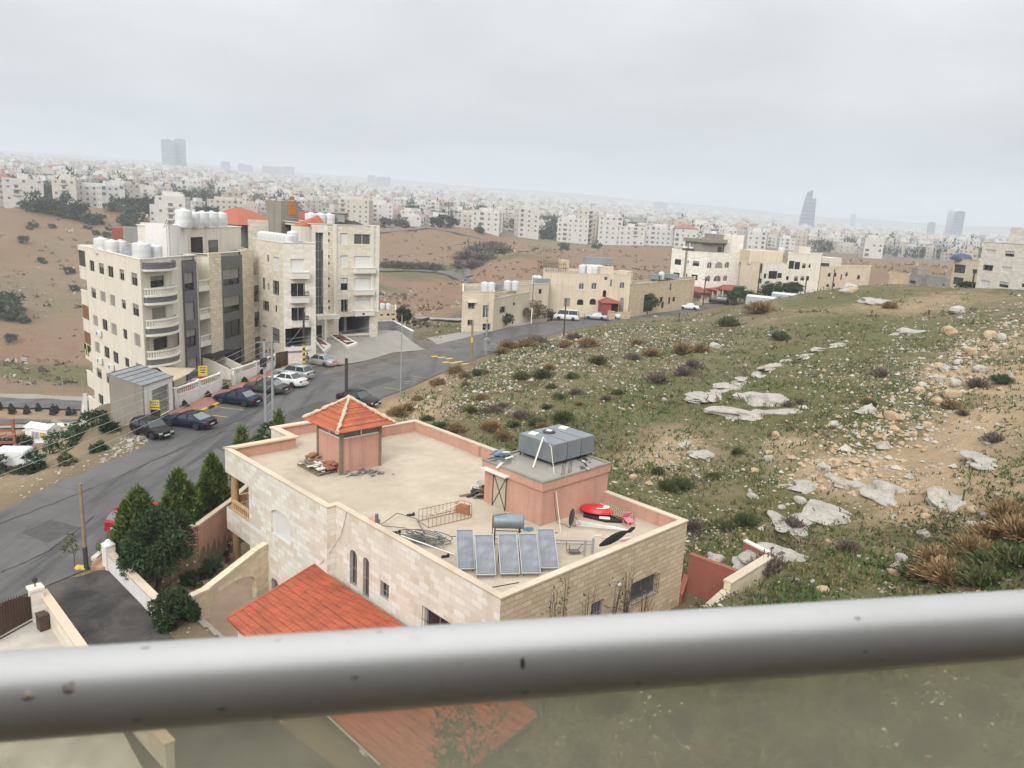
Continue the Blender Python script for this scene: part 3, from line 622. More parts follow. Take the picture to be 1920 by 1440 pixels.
def balustrade(mb,p,q,z,h,step=.26,m=0,r=.055):
 p=Vector((*p,0)); q=Vector((*q,0)); d=q-p; L=d.length; a=math.atan2(d.y,d.x); n=max(2,int(L/step)); mid=(p+q)/2
 mb.box((mid.x,mid.y,z+h-.05),(L,.2,.1),a,m); mb.box((mid.x,mid.y,z+.04),(L,.2,.08),a,m)
 for i in range(n):
  c=p+d*((i+.5)/n); hh=h-.18
  mb.lathe([(r*.8,0),(r*.6,hh*.12),(r*1.15,hh*.35),(r*.6,hh*.68),(r*.8,hh)],(c.x,c.y,z+.08),6,m)
mb=MB(); balustrade(mb,(-.38,22.85),(-.38,20.5),3.9,.62); balustrade(mb,(-.1,23.38),(3.6,23.38),3.9,.62); mb.build('balustrade',plain('tan balusters',(.56,.38,.20),.85,0,.1,3.),villa)
ku0,ku1,kv0,kv1=17.4,20.0,3.65,6.35; tower=MB().b2(kv0,kv1,ku0,ku1,ZF-.05,8.92).build('stair_tower',M['pink'],villa)
for v in (kv0-.05,kv1-.13):
 for u in (ku0-.05,ku1-.13): MB().b2(v,v+.18,u,u+.18,ZF-.02,9.42).build('post',M['timber'],tower)
MB().b2(kv0+.06,kv1-.06,ku0+.06,ku1-.06,8.92,9.42).build('window',M['glass_green'],tower)
mb=MB()
for v in (kv0,kv1-.06):
 for k in (.5,): mb.b2(v,v+.06,ku0+.15+(ku1-ku0-.3)*k-.03,ku0+.15+(ku1-ku0-.3)*k+.03,8.99,9.36)
 mb.b2(v,v+.06,ku0+.13,ku1-.13,8.92,8.985); mb.b2(v,v+.06,ku0+.13,ku1-.13,9.36,9.42)
for u in (ku0,ku1-.06):
 mb.b2((kv0+kv1)/2-.03,(kv0+kv1)/2+.03,u,u+.06,8.99,9.36); mb.b2(kv0+.13,kv1-.13,u,u+.06,8.92,8.985); mb.b2(kv0+.13,kv1-.13,u,u+.06,9.36,9.42)
mb.build('window_frame',M['white_metal'],tower)
cu,cv=(ku0+ku1)/2,(kv0+kv1)/2; OV=.62
mb=MB(); E4=[(kv0-OV,ku0-OV),(kv1+OV,ku0-OV),(kv1+OV,ku1+OV),(kv0-OV,ku1+OV)]; AP=(cv,cu,10.95)
NS=6
for i in range(4):
 p,q=E4[i],E4[(i+1)%4]
 for k in range(NS):       # stepped courses, corners kicked up a little
  a0,a1=k/NS,(k+1)/NS
  def pt(e,a,lift=0): return (e[0]+(cv-e[0])*a,e[1]+(cu-e[1])*a,9.42+(10.95-9.42)*a+lift+.16*max(0,.25-a)*4*.5)
  mb.face([pt(p,a0,.05),pt(q,a0,.05),pt(q,a1),pt(p,a1)]); mb.face([pt(p,a0),pt(q,a0),pt(q,a0,.05),pt(p,a0,.05)])
 mb.face([(*p,9.5),(cv,cu,9.5),(*q,9.5)])
rf=mb.build('roof',M['tile'],tower); tile_uv(rf)
mb=MB(); rnd=random.Random(3)
for i,e in enumerate(E4):
 pts=[]; n=22
 for k in range(n+1):
  a=k/n; pts.append((e[0]+(cv-e[0])*a+rnd.uniform(-.03,.03),e[1]+(cu-e[1])*a+rnd.uniform(-.03,.03),9.5+(10.95-9.5)*a+.05+rnd.uniform(-.02,.03)+.08*max(0,.25-a)*2))
 mb.tube(pts,[.10+rnd.uniform(-.035,.045) for _ in pts],7)
mb.lathe([(.0,.12),(.12,.05),(.16,-.1)],(cv,cu,11.0),8)
mb.build('ridge',M['ridge'],rf)
hut=MB(); hut.b2(7.5,12.62,5.1,9.35,ZF-.05,9.12); hut.b2(7.38,12.66,5.0,9.47,8.72,9.13); hut=hut.build('tank_hut',M['pink'],villa)
mb=MB(); R4=[(7.38,5.0),(12.66,5.0),(12.66,9.47),(7.38,9.47)]; ring(mb,R4,-.02,.14,9.13,9.24); mb.build('coping',M['concrete'],hut)
MB().face([(7.5,5.1,9.17),(12.5,5.1,9.17),(12.5,9.3,9.17),(7.5,9.3,9.17)]).build('roof_deck',M['conc_floor'],hut)
dr=MB().b2(7.42,7.5,7.6,8.58,ZF,8.72).build('door',plain('cream steel door',(.46,.40,.31),.6,.0,.08,2.),hut)
mb=MB(); bx=7.405
for p,q in [((7.6,ZF+.05),(8.58,8.7)),((8.58,ZF+.05),(7.6,8.7))]: mb.tube([(bx,p[0],p[1]),(bx,q[0],q[1])],.022,5)
for u in (7.6,8.58): mb.tube([(bx,u,ZF+.02),(bx,u,8.72)],.025,5)
mb.build('brace',M['dark_metal'],dr)
MB().b2(7.05,7.5,7.35,9.2,8.8,8.88).build('canopy',M['white_trim'],hut)
mb=MB(); Q=[(-.52,13.1,3.98),(-5.45,12.3,3.08),(-5.35,-2.5,2.98),(-.02,-2.4,3.75)]
S=lambda p,dz: (p[0],p[1],p[2]+dz)
NC=13; q_=lambda i,j,a,dz: tuple(Q[i][k]+(Q[j][k]-Q[i][k])*a+(dz if k==2 else 0) for k in range(3))
for k in range(NC):
 a0,a1=k/NC,(k+1)/NC; mb.face([q_(0,1,a0,.1),q_(0,1,a1,.145),q_(3,2,a1,.145),q_(3,2,a0,.1)]); mb.face([q_(0,1,a1,.145),q_(0,1,a1,.1),q_(3,2,a1,.1),q_(3,2,a1,.145)])
mb.face([S(q,-.02) for q in Q[::-1]])
for i in range(4): mb.face([S(Q[i],-.02),S(Q[(i+1)%4],-.02),S(Q[(i+1)%4],.1),S(Q[i],.1)])
lr=mb.build('lean_to_roof',M['tile_big'],villa); tile_uv(lr)
mb=MB(); mb.tube([S(Q[0],.12),S(Q[1],.12)],.06,6); mb.tube([S(Q[0],.13),(-.52,11.95,4.03)],.05,6); mb.build('ridge',M['tile_big'],lr)
mb=MB()
for u in (11.6,6.5,1.5,-2.0): mb.b2(-5.2,-4.85,u-.17,u+.17,-.3,2.95)
mb.b2(-5.2,-4.85,-2.2,11.8,2.62,2.93); mb.build('pillar',M['white_paint'],villa)
mb=MB(); mb.tube([(.35,8.9,7.1),(.35,8.9,8.0)],.085,10); mb.build('vent_pipe',M['hose'],villa)
def vpt(px,py,z): p=atz(px,py,z); q=(p[0]-VN[0],p[1]-VN[1]); return (q[0]*VB[0]+q[1]*VB[1],q[0]*VA[0]+q[1]*VA[1],z)
# ================================================================ THINGS ON THE VILLA ROOF
def VW(u,v,z): return (VN[0]+VA[0]*u+VB[0]*v,VN[1]+VA[1]*u+VB[1]*v,z)
ZR=ZF+.005
base=None
for k,lab in enumerate(['grey galvanised water tank on the hut roof, the one nearest the stairwell door side with two ropes tied to it','grey galvanised water tank on the hut roof, the middle one of three with a round black lid','grey galvanised water tank on the hut roof, the one at the back next to the field']):
 t0=empty('water_tank',VW(7.72,10.1+1.1*k,9.17),VRZ,['grey steel water tank on the salmon hut, the one with white ropes over it','grey steel water tank on the salmon hut, wedged between two others, wide dark lid','grey steel water tank on the salmon hut, the one farthest from the solar panels'][k],'water tank','grey steel water tanks on the hut')
 mb=MB(); mb.b2(-.53,.53,-1.32,1.32,.22,1.22); mb.build('tank_body',M['steel'],t0,merge=True,bevel=.02)
 mb=MB()
 for x in (-.45,.45):
  mb.b2(x-.025,x+.025,-1.28,1.28,.16,.215)
  for y in (-1.2,0,1.2): mb.b2(x-.025,x+.025,y-.025,y+.025,0,.16)
 mb.build('stand',M['dark_metal'],t0)
 lc=[(0.05,.75),(-.1,.5),(.1,.6)][k]
 mb=MB();
 if k==1: mb.lathe([(.36,1.22),(.36,1.27),(.3,1.3),(0,1.31)],(lc[0],lc[1],0),16)
 else: mb.box((lc[0],lc[1],1.25),(.5,.45,.06),.3)
 l_=mb.build('lid',M['dark_metal'] if k==1 else M['white_trim'],t0)
 if k==1: MB().box((lc[0],lc[1],1.325),(.32,.3,.02),.4).build('cover_sheet',M['white_trim'],l_)
def rope(name,pts,r,mat,lab,cat,sag=0,group=None,n=10):
 P=[];
 for a,b in zip(pts[:-1],pts[1:]):
  a,b=Vector(a),Vector(b)
  for i in range(n):
   q=i/n; p=a.lerp(b,q); p.z-=sag*4*q*(1-q); P.append(p)
 P.append(Vector(pts[-1])); c0=P[0]
 mb=MB(); mb.tube([p-c0 for p in P],r,5); o=mb.build(name,M[mat],loc=tuple(c0)); return tag(o,lab,cat,group)
A=VW(7.6,10.0,10.43)
rope('rope',[A,VW(7.15,9.42,10.42),VW(6.9,8.6,9.2)],.05,'white_trim','thick white strap hanging down the front of the steel tank','strap')
rope('rope',[A,VW(6.5,9.45,10.3),VW(3.9,7.7,ZR+.02)],.018,'white_trim','thin white rope stretched from the steel tank down to the roof','rope')
def heap(name,c,n,size,mats,lab,cat,spread,seed,h=.25,rz=0,long=3.):
 R=random.Random(seed); mb=MB(); mats=[M[k] for k in mats]
 for i in range(n):
  s=size*R.uniform(.6,1.4); x=R.gauss(0,spread[0]); y=R.gauss(0,spread[1]); zz=R.uniform(0,h)*math.exp(-(x/spread[0])**2*.3-(y/spread[1])**2*.3)
  mb.box((x,y,zz+s*.15),(s*long*R.uniform(.5,1.2),s*R.uniform(.4,1),s*R.uniform(.15,.4)),R.uniform(-.5,.5)+rz,R.randrange(len(mats)),R.uniform(-.25,.25),R.uniform(-.25,.25))
 o=mb.build(name,mats,loc=c); return tag(o,lab,cat)
heap('scrap_pile',VW(8.9,8.6,9.19),26,.16,['blue','hose','steel','white_trim'],'tangled heap of blue grey scrap and pipes beside the steel tanks','scrap heap',(.3,.55),5,.4,VRZ,4)
heap('scrap_pile',VW(5.6,11.2,9.19),14,.1,['white_trim','hose','black_rubber'],'small bits of white and grey scrap on the hut edge beside the tank','scrap heap',(.15,.8),6,.12,VRZ+1.5)
for k in range(2):
 mb=MB();
 for i in range(3): mb.tube([(.07*i,.04*(i%2),0),(.07*i+.02,.04*(i%2)+.01,.55+.1*i)],.012,4)
 tag(mb.build('starter_bars',M['dark_metal'],loc=VW(5.25,[9.0,9.5][k],9.18)),['upright black steel bars at the hut roof corner','upright black steel bars between the hut corner and the tank'][k],'steel bars')
pal=empty('pallet',VW(19.0,3.0,ZR),VRZ,'wooden pallet loaded with white stone offcuts at the foot of the stair tower','pallet')
mb=MB(); R=random.Random(8)
for i in range(7): mb.b2(-.62,.55,-1.25+i*.36,-1.0+i*.36,.1,.13)
for x in (-.55,0,.5): mb.b2(x-.05,x+.05,-1.25,1.2,0,.1)
mb.build('deck',M['timber'],pal)
mb=MB()
for i in range(60): mb.box((R.uniform(-.5,.5),R.uniform(-1.1,1.1),.17+R.uniform(0,.2)),(R.uniform(.2,.5),R.uniform(.15,.35),R.uniform(.03,.06)),R.uniform(-.6,.6),R.randrange(2),R.uniform(-.2,.2),R.uniform(-.2,.2))
tag(mb.build('stone_offcuts',[M['white_trim'],M['concrete']],loc=VW(19.0,3.0,ZR+.02),rz=VRZ),'loose white stone slabs piled on the pallet by the tower','stone slabs')
for (u,v,n,lab) in [(19.9,3.25,16,'small stack of orange roof tiles at the left corner of the tower'),(18.0,3.3,30,'stack of orange tiles and hollow bricks at the front corner of the tower')]:
 mb=MB()
 for i in range(n): mb.box((R.uniform(-.25,.2),R.uniform(-.35,.35),.3+.06*(i%5)+R.uniform(0,.04)),(.3,.2,.07),R.uniform(-.4,.4),0,R.uniform(-.15,.15))
 tag(mb.build('tile_stack',M['brick'],loc=VW(u,v,ZR+.05),rz=VRZ),lab,'roof tiles')
heap('rubble',VW(16.7,4.9,ZR),46,.13,['hose','steel','timber','concrete'],'strip of broken grey rubble along the right foot of the tower','rubble',(.75,.2),9,.2,VRZ,2)
heap('offcut',VW(16.9,3.9,ZR),7,.13,['timber','coping','steel'],'few pieces of scrap wood lying in front of the tower corner','scrap wood',(.35,.12),10,.1,VRZ,4)
cg=vpt(832,975,ZR); cage=empty('reinforcement_cage',VW(cg[1],cg[0],ZR),0,'rusty welded reinforcement cage lying on the villa roof','steel cage')
p0,p1=atz(787,992,ZR),atz(873,972,ZR); ang=math.atan2(p1[1]-p0[1],p1[0]-p0[0]); cage.rotation_euler=(0,0,ang)
L=2.35; W=.95; H=.62; mb=MB()
for y in (-W/2,W/2):
 for z in (.03,H): mb.tube([(-L/2,y,z),(L/2,y,z)],.014,5)
mb.tube([(-L/2,-W/2,.03),(-L/2,W/2,.03)],.014,5)
for z in (.03,H): mb.tube([(L/2+.38*sin(pi*k/8),-W/2*cos(pi*k/8),z) for k in range(9)],.014,5)
for i in range(11):
 x=-L/2+L*i/10
 for y in (-W/2,W/2): mb.tube([(x,y,0),(x,y,H+.04*((i*7)%3))],.011,5)
 if i%2==0: mb.tube([(x,-W/2,H*.5),(x+.12,0,H*.62),(x,W/2,H*.5)],.008,4)
for k in range(1,4): mb.tube([(L/2+.38*sin(pi*k/4),-W/2*cos(pi*k/4),0),(L/2+.38*sin(pi*k/4),-W/2*cos(pi*k/4),H)],.011,5)
mb.build('bars',M['rust'],cage)
mb=MB(); mb.tube([(-L/2+.3,-W/2-.02,H+.03),(L/2,W/2-.3,H+.05)],.02,5); mb.build('white_rod',M['white_trim'],cage)
mb=MB(); mb.box((L/2,.1,.33),(.04,.8,.55),.5); mb.build('board',M['brick'],cage)
R=random.Random(12); mb=MB(); c=atz(800,1015,ZR)
for k in range(15):
 r=R.uniform(.45,1.0); a0=R.uniform(0,6); ox,oy=R.gauss(0,.32),R.gauss(0,.16); n=R.randint(9,18)
 mb.tube([(ox+r*1.15*cos(a0+i*.3),oy+r*.5*sin(a0+i*.3),.03+.02*k+.01*i) for i in range(n)],.022,5)
for k in range(16):
 x0=R.uniform(-1.2,.4); mb.tube([(x0,R.uniform(-.3,.35),.05+.02*k),(x0+R.uniform(.5,1.1),R.uniform(-.6,.1),.06+.012*k)],.018,4)
tag(mb.build('pipe_coil',M['hose'],loc=c,rz=-.35),'loose coils of grey plastic pipe heaped along the front parapet','pipe coil')
rope('hose',[atz(715,983,ZR+.35),atz(745,962,ZR+.25),atz(780,972,ZR+.1),atz(797,1000,ZR+.03),atz(775,1008,ZR+.03)],.022,'hose','black hose looping away from the vent pipe on the parapet','hose')
rope('hose',[atz(712,985,ZR+.3),atz(760,990,ZR+.2),atz(798,1015,ZR+.1),atz(850,1040,ZR+.05)],.02,'hose','thin grey hose running from the vent pipe to the first solar panel','hose')
rope('pipe',[atz(752,1004,ZR+.62),atz(853,1040,ZR+.5)],.028,'white_metal','straight white pipe lying along the parapet over the coils','pipe')
for a,b,l in [((1228*.2292+660,0),0,0)][:0]: pass
for (px,py,s,l) in [(742,1000,.5,'short black gutter piece lying by the parapet step'),(770,967,.4,'short black metal bracket lying near the cage'),(835,1045,.35,'bent black strip lying beside the first solar panel')]:
 mb=MB(); mb.box((0,0,.05),(s,.1,.09),.4); mb.box((s*.35,.05,.1),(.1,.12,.1),.2); tag(mb.build('metal_offcut',M['black_rubber'],loc=atz(px,py,ZR)),l,'metal scrap')
rope('conduit',[atz(912,1103,ZR+.01),atz(973,1092,ZR+.02)],.018,'black_rubber','thin dark rod lying at the front corner of the roof','rod')
def panel(px0,px1,py,lab,i):
 b0,b1=atz(px0,py,7.0),atz(px1,py-.5,7.0); cx,cy=(b0[0]+b1[0])/2,(b0[1]+b1[1])/2; w_=math.hypot(b1[0]-b0[0],b1[1]-b0[1]); a=math.atan2(b1[1]-b0[1],b1[0]-b0[0])
 t0=empty('solar_collector',(cx,cy,ZR),a,lab,'solar panel','solar water panels in a row'); L=1.95; T=rad(36)
 Mx=lambda x,s,h: (x,s*cos(T)-h*sin(T),.12+s*sin(T)+h*cos(T))
 mb=MB()
 def bx(x0,x1,s0,s1,h0,h1,m=0):
  P=[Mx(x,s,h) for h in (h0,h1) for (x,s) in ((x0,s0),(x1,s0),(x1,s1),(x0,s1))]
  mb.idx(P,[(0,3,2,1),(4,5,6,7),(0,1,5,4),(1,2,6,5),(2,3,7,6),(3,0,4,7)],m)
 W2=w_/2; f=.035
 bx(-W2,-W2+f,0,L,0,.09); bx(W2-f,W2,0,L,0,.09); bx(-W2+f,W2-f,0,f,0,.09); bx(-W2+f,W2-f,L-f,L,0,.09); bx(-W2+f,W2-f,f,L-f,0,.02); bx(-W2+f,W2-f,.12,.13,.056,.07)
 mb.build('frame',M['steel_light'],t0)
 mb=MB(); bx(-W2+f,W2-f,f,L-f,.045,.055); mb.build('absorber',M['absorber'],t0)
 mb=MB()
 for x in (-W2+.1,W2-.1): mb.tube([Mx(x,L-.1,-.01),(x,L*cos(T)-.1,0)],.018,4); mb.tube([Mx(x,.1,-.01),(x,.12,0)],.018,4)
 mb.build('stand',M['dark_metal'],t0);
 return t0
t=NT('blue grey absorber'); sp=t.node('ShaderNodeSeparateXYZ'); t.l.new(t.tc.outputs['Object'],sp.inputs[0]); w_=t.math('SINE',t.math('MULTIPLY',sp.outputs[0],2*pi/.085)); n=t.noise(1.6,4); n2=t.noise(8,4)
col=t.mix(t.rng(w_,-.2,1,0,1),(.16,.172,.2),(.19,.2,.222)); col=t.mix(t.rng(n,.45,.7,0,.6),col,(.32,.33,.36)); t.bump(w_,.3,.01); M['absorber']=t.out(col,.32,.1)
panel(857,891,1068,'solar water panel at the parapet end of the row, next to the pipe coils',0); panel(893,930,1079,'solar water panel second in the row, in front of the left legs of the barrel',1); panel(938,975,1077,'solar water panel in the middle of the row, below the grey barrel',2); panel(978,1014,1076,'solar water panel second from the ladder end of the row',3); panel(1014,1048,1066,'solar water panel at the ladder end of the row, near the chair frame',4)
rope('pipe',[atr(846,1006,32.3),atr(1046,999,32.6)],.02,'dark_metal','thin dark header pipe along the top edge of the solar panels','pipe')
bc=Vector(atr(953,977,33.4)); bt=empty('hot_water_tank',(bc.x,bc.y,ZR),rad(4),'grey cylindrical hot water tank on a black stand behind the solar panels','water tank')
h=bc.z-ZR; mb=MB(); mb.lathe([(0,-.74),(.25,-.73),(.33,-.7),(.345,-.62),(.345,.62),(.33,.7),(.25,.73),(0,.74)],(0,0,h),20,axis='x');
for x in (-.45,.45): mb.lathe([(.345,x-.02),(.352,x-.015),(.352,x+.015),(.345,x+.02)],(0,0,h),20,axis='x')
mb.build('barrel',M['steel'],bt)
mb=MB()
for x in (-.6,.55):
 for y in (-.3,.3): mb.tube([(x,y,0),(x,y*.9,h-.2)],.022,5)
 mb.tube([(x,-.3,h-.36),(x,.3,h-.36)],.022,5); mb.tube([(x,-.3,.25),(x,.3,h-.4)],.015,4)
for y in (-.3,.3): mb.tube([(-.62,y,h-.36),(.62,y,h-.36)],.022,5); mb.tube([(-.6,y,.2),(.55,y,.2)],.015,4)
mb.tube([(-.72,-.32,0),(-.74,-.3,h+.35)],.018,4); mb.tube([(-.74,-.3,h+.35),(-.1,-.1,h+.42)],.015,4)
mb.build('stand',M['dark_metal'],bt)
heap('timber_pile',VW(*vpt(922,928,ZR)[1::-1],ZR),110,.17,['black_rubber','dark_metal','black_rubber','timber'],'heap of dark timber offcuts and black pipes by the hut door','timber heap',(.55,.38),14,.5,.3,4)
mb=MB(); mb.tube([(.32*cos(k*.33),.2*sin(k*.33),.05+.02*sin(k)) for k in range(20)],.03,5); tag(mb.build('hoop',M['white_trim'],loc=atz(895,915,ZR+.2)),'white plastic hoop on top of the timber heap','hoop')
mb=MB(); mb.box((0,0,.1),(.4,.28,.12),.2); mb.box((.02,0,.2),(.2,.2,.08),.5); mb.tube([(-.2,0,.1),(-.5,.1,.1),(-.75,.05,.05),(-.8,-.15,.05),(-.4,-.25,.05)],.03,5); tag(mb.build('power_tool',M['steel_light'],loc=atz(921,906,ZR+.15)),'grey tool with a black hose beside the hut door','tool')
c=atz(1122,968,ZR); mb=MB(); n=14; V2=[]
prof=[(-.95,.12,.12),(-.75,.36,.22),(-.3,.5,.34),(.2,.46,.36),(.6,.3,.26),(.85,.12,.12)]
for x,w_,hh in prof: V2+= [(x,w_*cos(pi*k/8),hh*sin(pi*k/8)+.25) for k in range(9)]
mb.idx(V2,[(i*9+k,i*9+k+1,(i+1)*9+k+1,(i+1)*9+k) for i in range(len(prof)-1) for k in range(8)],0,True)
rt=empty('toy_car_body',(c[0]-.05,c[1]+.1,c[2]),-.35,'red plastic car shell with white flashes lying on a black mat','toy car'); mb.build('shell',M['red_plastic'],rt)
mb=MB();
for s_ in (-1,1): mb.box((.25,-.28*s_,.53),(.5,.05,.03),.5*s_,0,.5*s_);
mb.box((.45,0,.56),(.3,.35,.03)); mb.build('stripe',M['white_trim'],rt)
mb=MB(); pts=[(1.0,-.3),(.8,.3),(-.6,.45),(-1.1,.1),(-1.0,-.35),(.2,-.55)]; mb.prism(pts,0,.12); mb.box((.1,-.3,.14),(.55,.3,.03),.2,1); tag(mb.build('mat',[M['black_cloth'],M['white_trim']],loc=(c[0]+.25,c[1]-.2,c[2]),rz=-.3),'black folded mat under the red plastic car shell','mat')
t=NT('woven rattan'); ch=t.node('ShaderNodeTexChecker'); ch.inputs['Scale'].default_value=14; ch.inputs['Color1'].default_value=(.40,.30,.18,1); ch.inputs['Color2'].default_value=(.05,.04,.03,1); t.l.new(t.mapv((1,1,1),(0,0,.78)),ch.inputs['Vector']); M['rattan']=t.out(ch.outputs['Color'],.9)
c2=atz(1158,972,ZR); mb=MB(); mb.box((0,0,.3),(1.5,.9,.04),-.5,0,.2,.25); mb.box((.35,-.3,.25),(.9,.7,.04),-.4,0,.1,.2); tag(mb.build('lattice_sheet',M['rattan'],loc=(c2[0],c2[1]+.1,c2[2])),'brown lattice sheet leaning behind the red plastic shell','lattice sheet')
c=atz(1078,985,ZR); dt=empty('satellite_dish',c,0,'dark grey satellite dish tipped on its side beside the red shell','satellite dish')
mb=MB(); prof=[(0,.0),(.15,.012),(.3,.05),(.42,.1)]; mb.lathe(prof,(0,0,0),18,axis='x'); mb.lathe([(.42,.1),(.44,.1),(.3,.035),(0,-.02)],(0,0,0),18,axis='x'); o=mb.build('reflector',M['hose'],dt,loc=(-.1,0,.42)); o.rotation_euler=(0,rad(-12),rad(188))
mb=MB(); mb.tube([(0,0,.42),(.3,.1,.0)],.03,5); mb.tube([(-.05,-.2,.05),(.3,.2,.02)],.03,5); mb.build('mount',M['rust'],dt)
for k in range(5):
 p=Vector(atz(1080,975+2.4*k,ZR+.35-.05*k)); q=Vector(atz(1165+6*k,990+1.5*k,ZR+.12)); mb=MB(); mb.tube([(0,0,0),tuple(q-p)],.013,5); tag(mb.build('aluminium_tube',M['white_metal'],loc=p),'bright aluminium tube in the bundle lying by the dish','tube','aluminium tubes by the dish')
c=atz(1178,985,ZR); ch=empty('plastic_chair',c,.5,'pink plastic chair tipped over near the black cover','chair')
mb=MB(); mb.box((0,0,.3),(.42,.42,.03),0,0,.3); mb.build('seat',M['pink_plastic'],ch)
mb=MB(); mb.box((0,.25,.45),(.42,.03,.42),0,0,.5); mb.build('backrest',M['pink_plastic'],ch)
for sx in (-.18,.18):
 for sy in (-.18,.18): mb=MB(); mb.tube([(sx,sy,.29),(sx*1.2,sy*1.2-.1,.02)],.022,5); mb.build('leg',M['pink_plastic'],ch)
heap('pink_scrap',atz(1140,1010,ZR),12,.13,['pink_plastic','white_trim'],'pieces of pale pink plastic scattered beside the ladder','plastic scrap',(.5,.12),15,.12,.2,3)
p,q=Vector(atz(1125,1022,ZP+.15)),Vector(atz(1190,990,ZP+.25)); d=q-p; mb=MB(); n=9; V2=[]
for i in range(n+1):
 a=i/n; w_=.06+.2*math.sin(pi*min(1,a*1.25+.02))**.8 if a<.8 else .2*(1.05-a)/.25+.03; c_=p.lerp(q,a)-p; V2+=[(c_.x+w_*.6*cos(2*pi*k/8),c_.y+w_*.8*cos(2*pi*k/8),c_.z+w_*.9*sin(2*pi*k/8)) for k in range(8)]
mb.idx(V2,[(i*8+k,i*8+(k+1)%8,(i+1)*8+(k+1)%8,(i+1)*8+k) for i in range(n) for k in range(8)],0,True); mb.face(V2[:8]); mb.face(V2[-8:][::-1]); tag(mb.build('rolled_cover',M['black_cloth'],loc=p),'long black fabric bundle lying against the end parapet','fabric bundle')
p,q=Vector(atz(1040,1020,ZR+.25)),Vector(atz(1108,1022,ZR+.25)); lad=empty('ladder',p,math.atan2((q-p).y,(q-p).x),'aluminium ladder lying on edge at the right end of the solar panels','ladder'); L=(q-p).length+.1
mb=MB();
for y in (0,.36): mb.b2(0,L,y-.02,y+.02,.0,.07)
mb.build('rail',M['alu'],lad); mb=MB()
for i in range(7): mb.tube([(.12+i*.27,0,.035),(.12+i*.27,.36,.035)],.016,6)
mb.build('rung',M['alu'],lad)
for k,(px,py) in enumerate([(1095,1042),(1110,1038)]):
 p=atz(px,py,ZP-.3); mb=MB(); mb.tube([(0,0,0),(.02,.02,.75)],.055,10); tag(mb.build('vent_pipe',M['steel_light'],loc=p),['grey vent pipe standing at the end parapet, the shorter and nearer of two','grey vent pipe standing at the end parapet beside the black bundle'][k],'vent pipe','vent pipes at the end parapet')
c=atz(1078,1040,ZR); cf=empty('chair_frame',c,.3,'rusty chair frame lying in front of the ladder','chair frame'); mb=MB()
for s_ in (0,.4): mb.tube([(-.3,s_,.5),(-.28,s_,.1),(.3,s_,.03),(.5,s_,.3)],.018,5)
mb.tube([(-.28,0,.1),(-.28,.4,.1)],.018,5); mb.tube([(.3,0,.03),(.3,.4,.03)],.018,5); mb.build('frame',M['rust'],cf); mb=MB(); mb.box((.05,.2,.1),(.5,.36,.03),0,0,0,.12); mb.build('seat',M['hose'],cf)
mb=MB(); mb.box((0,0,.02),(.5,.3,.03),.3); mb.box((.1,-.12,.03),(.35,.2,.02),.8); tag(mb.build('plastic_sheet',M['blue'],loc=atz(990,992,ZR)),'small blue plastic sheet lying by the hut corner','plastic sheet')
rope('cable',[VW(5.05,8.3,8.5),VW(5.0,8.4,7.6),VW(4.9,8.5,ZR+.02),VW(4.4,8.6,ZR+.03),VW(4.0,8.5,ZR+.03),VW(4.3,8.9,ZR+.02)],.012,'black_rubber','black cable hanging down the salmon hut wall','cable')
rope('cable',[VW(10.9,-.03,7.55),VW(11.3,-.1,6.2),VW(12.4,-.6,4.4)],.012,'hose','thin grey cable hanging down the stone front of the villa','cable',.1)
tag(MB().box((0,0,.06),(.14,.14,.12),.4).build('black_box',M['black_rubber'],loc=VW(12.9,11.0,ZR)),'tiny black box at the foot of the back parapet','box')
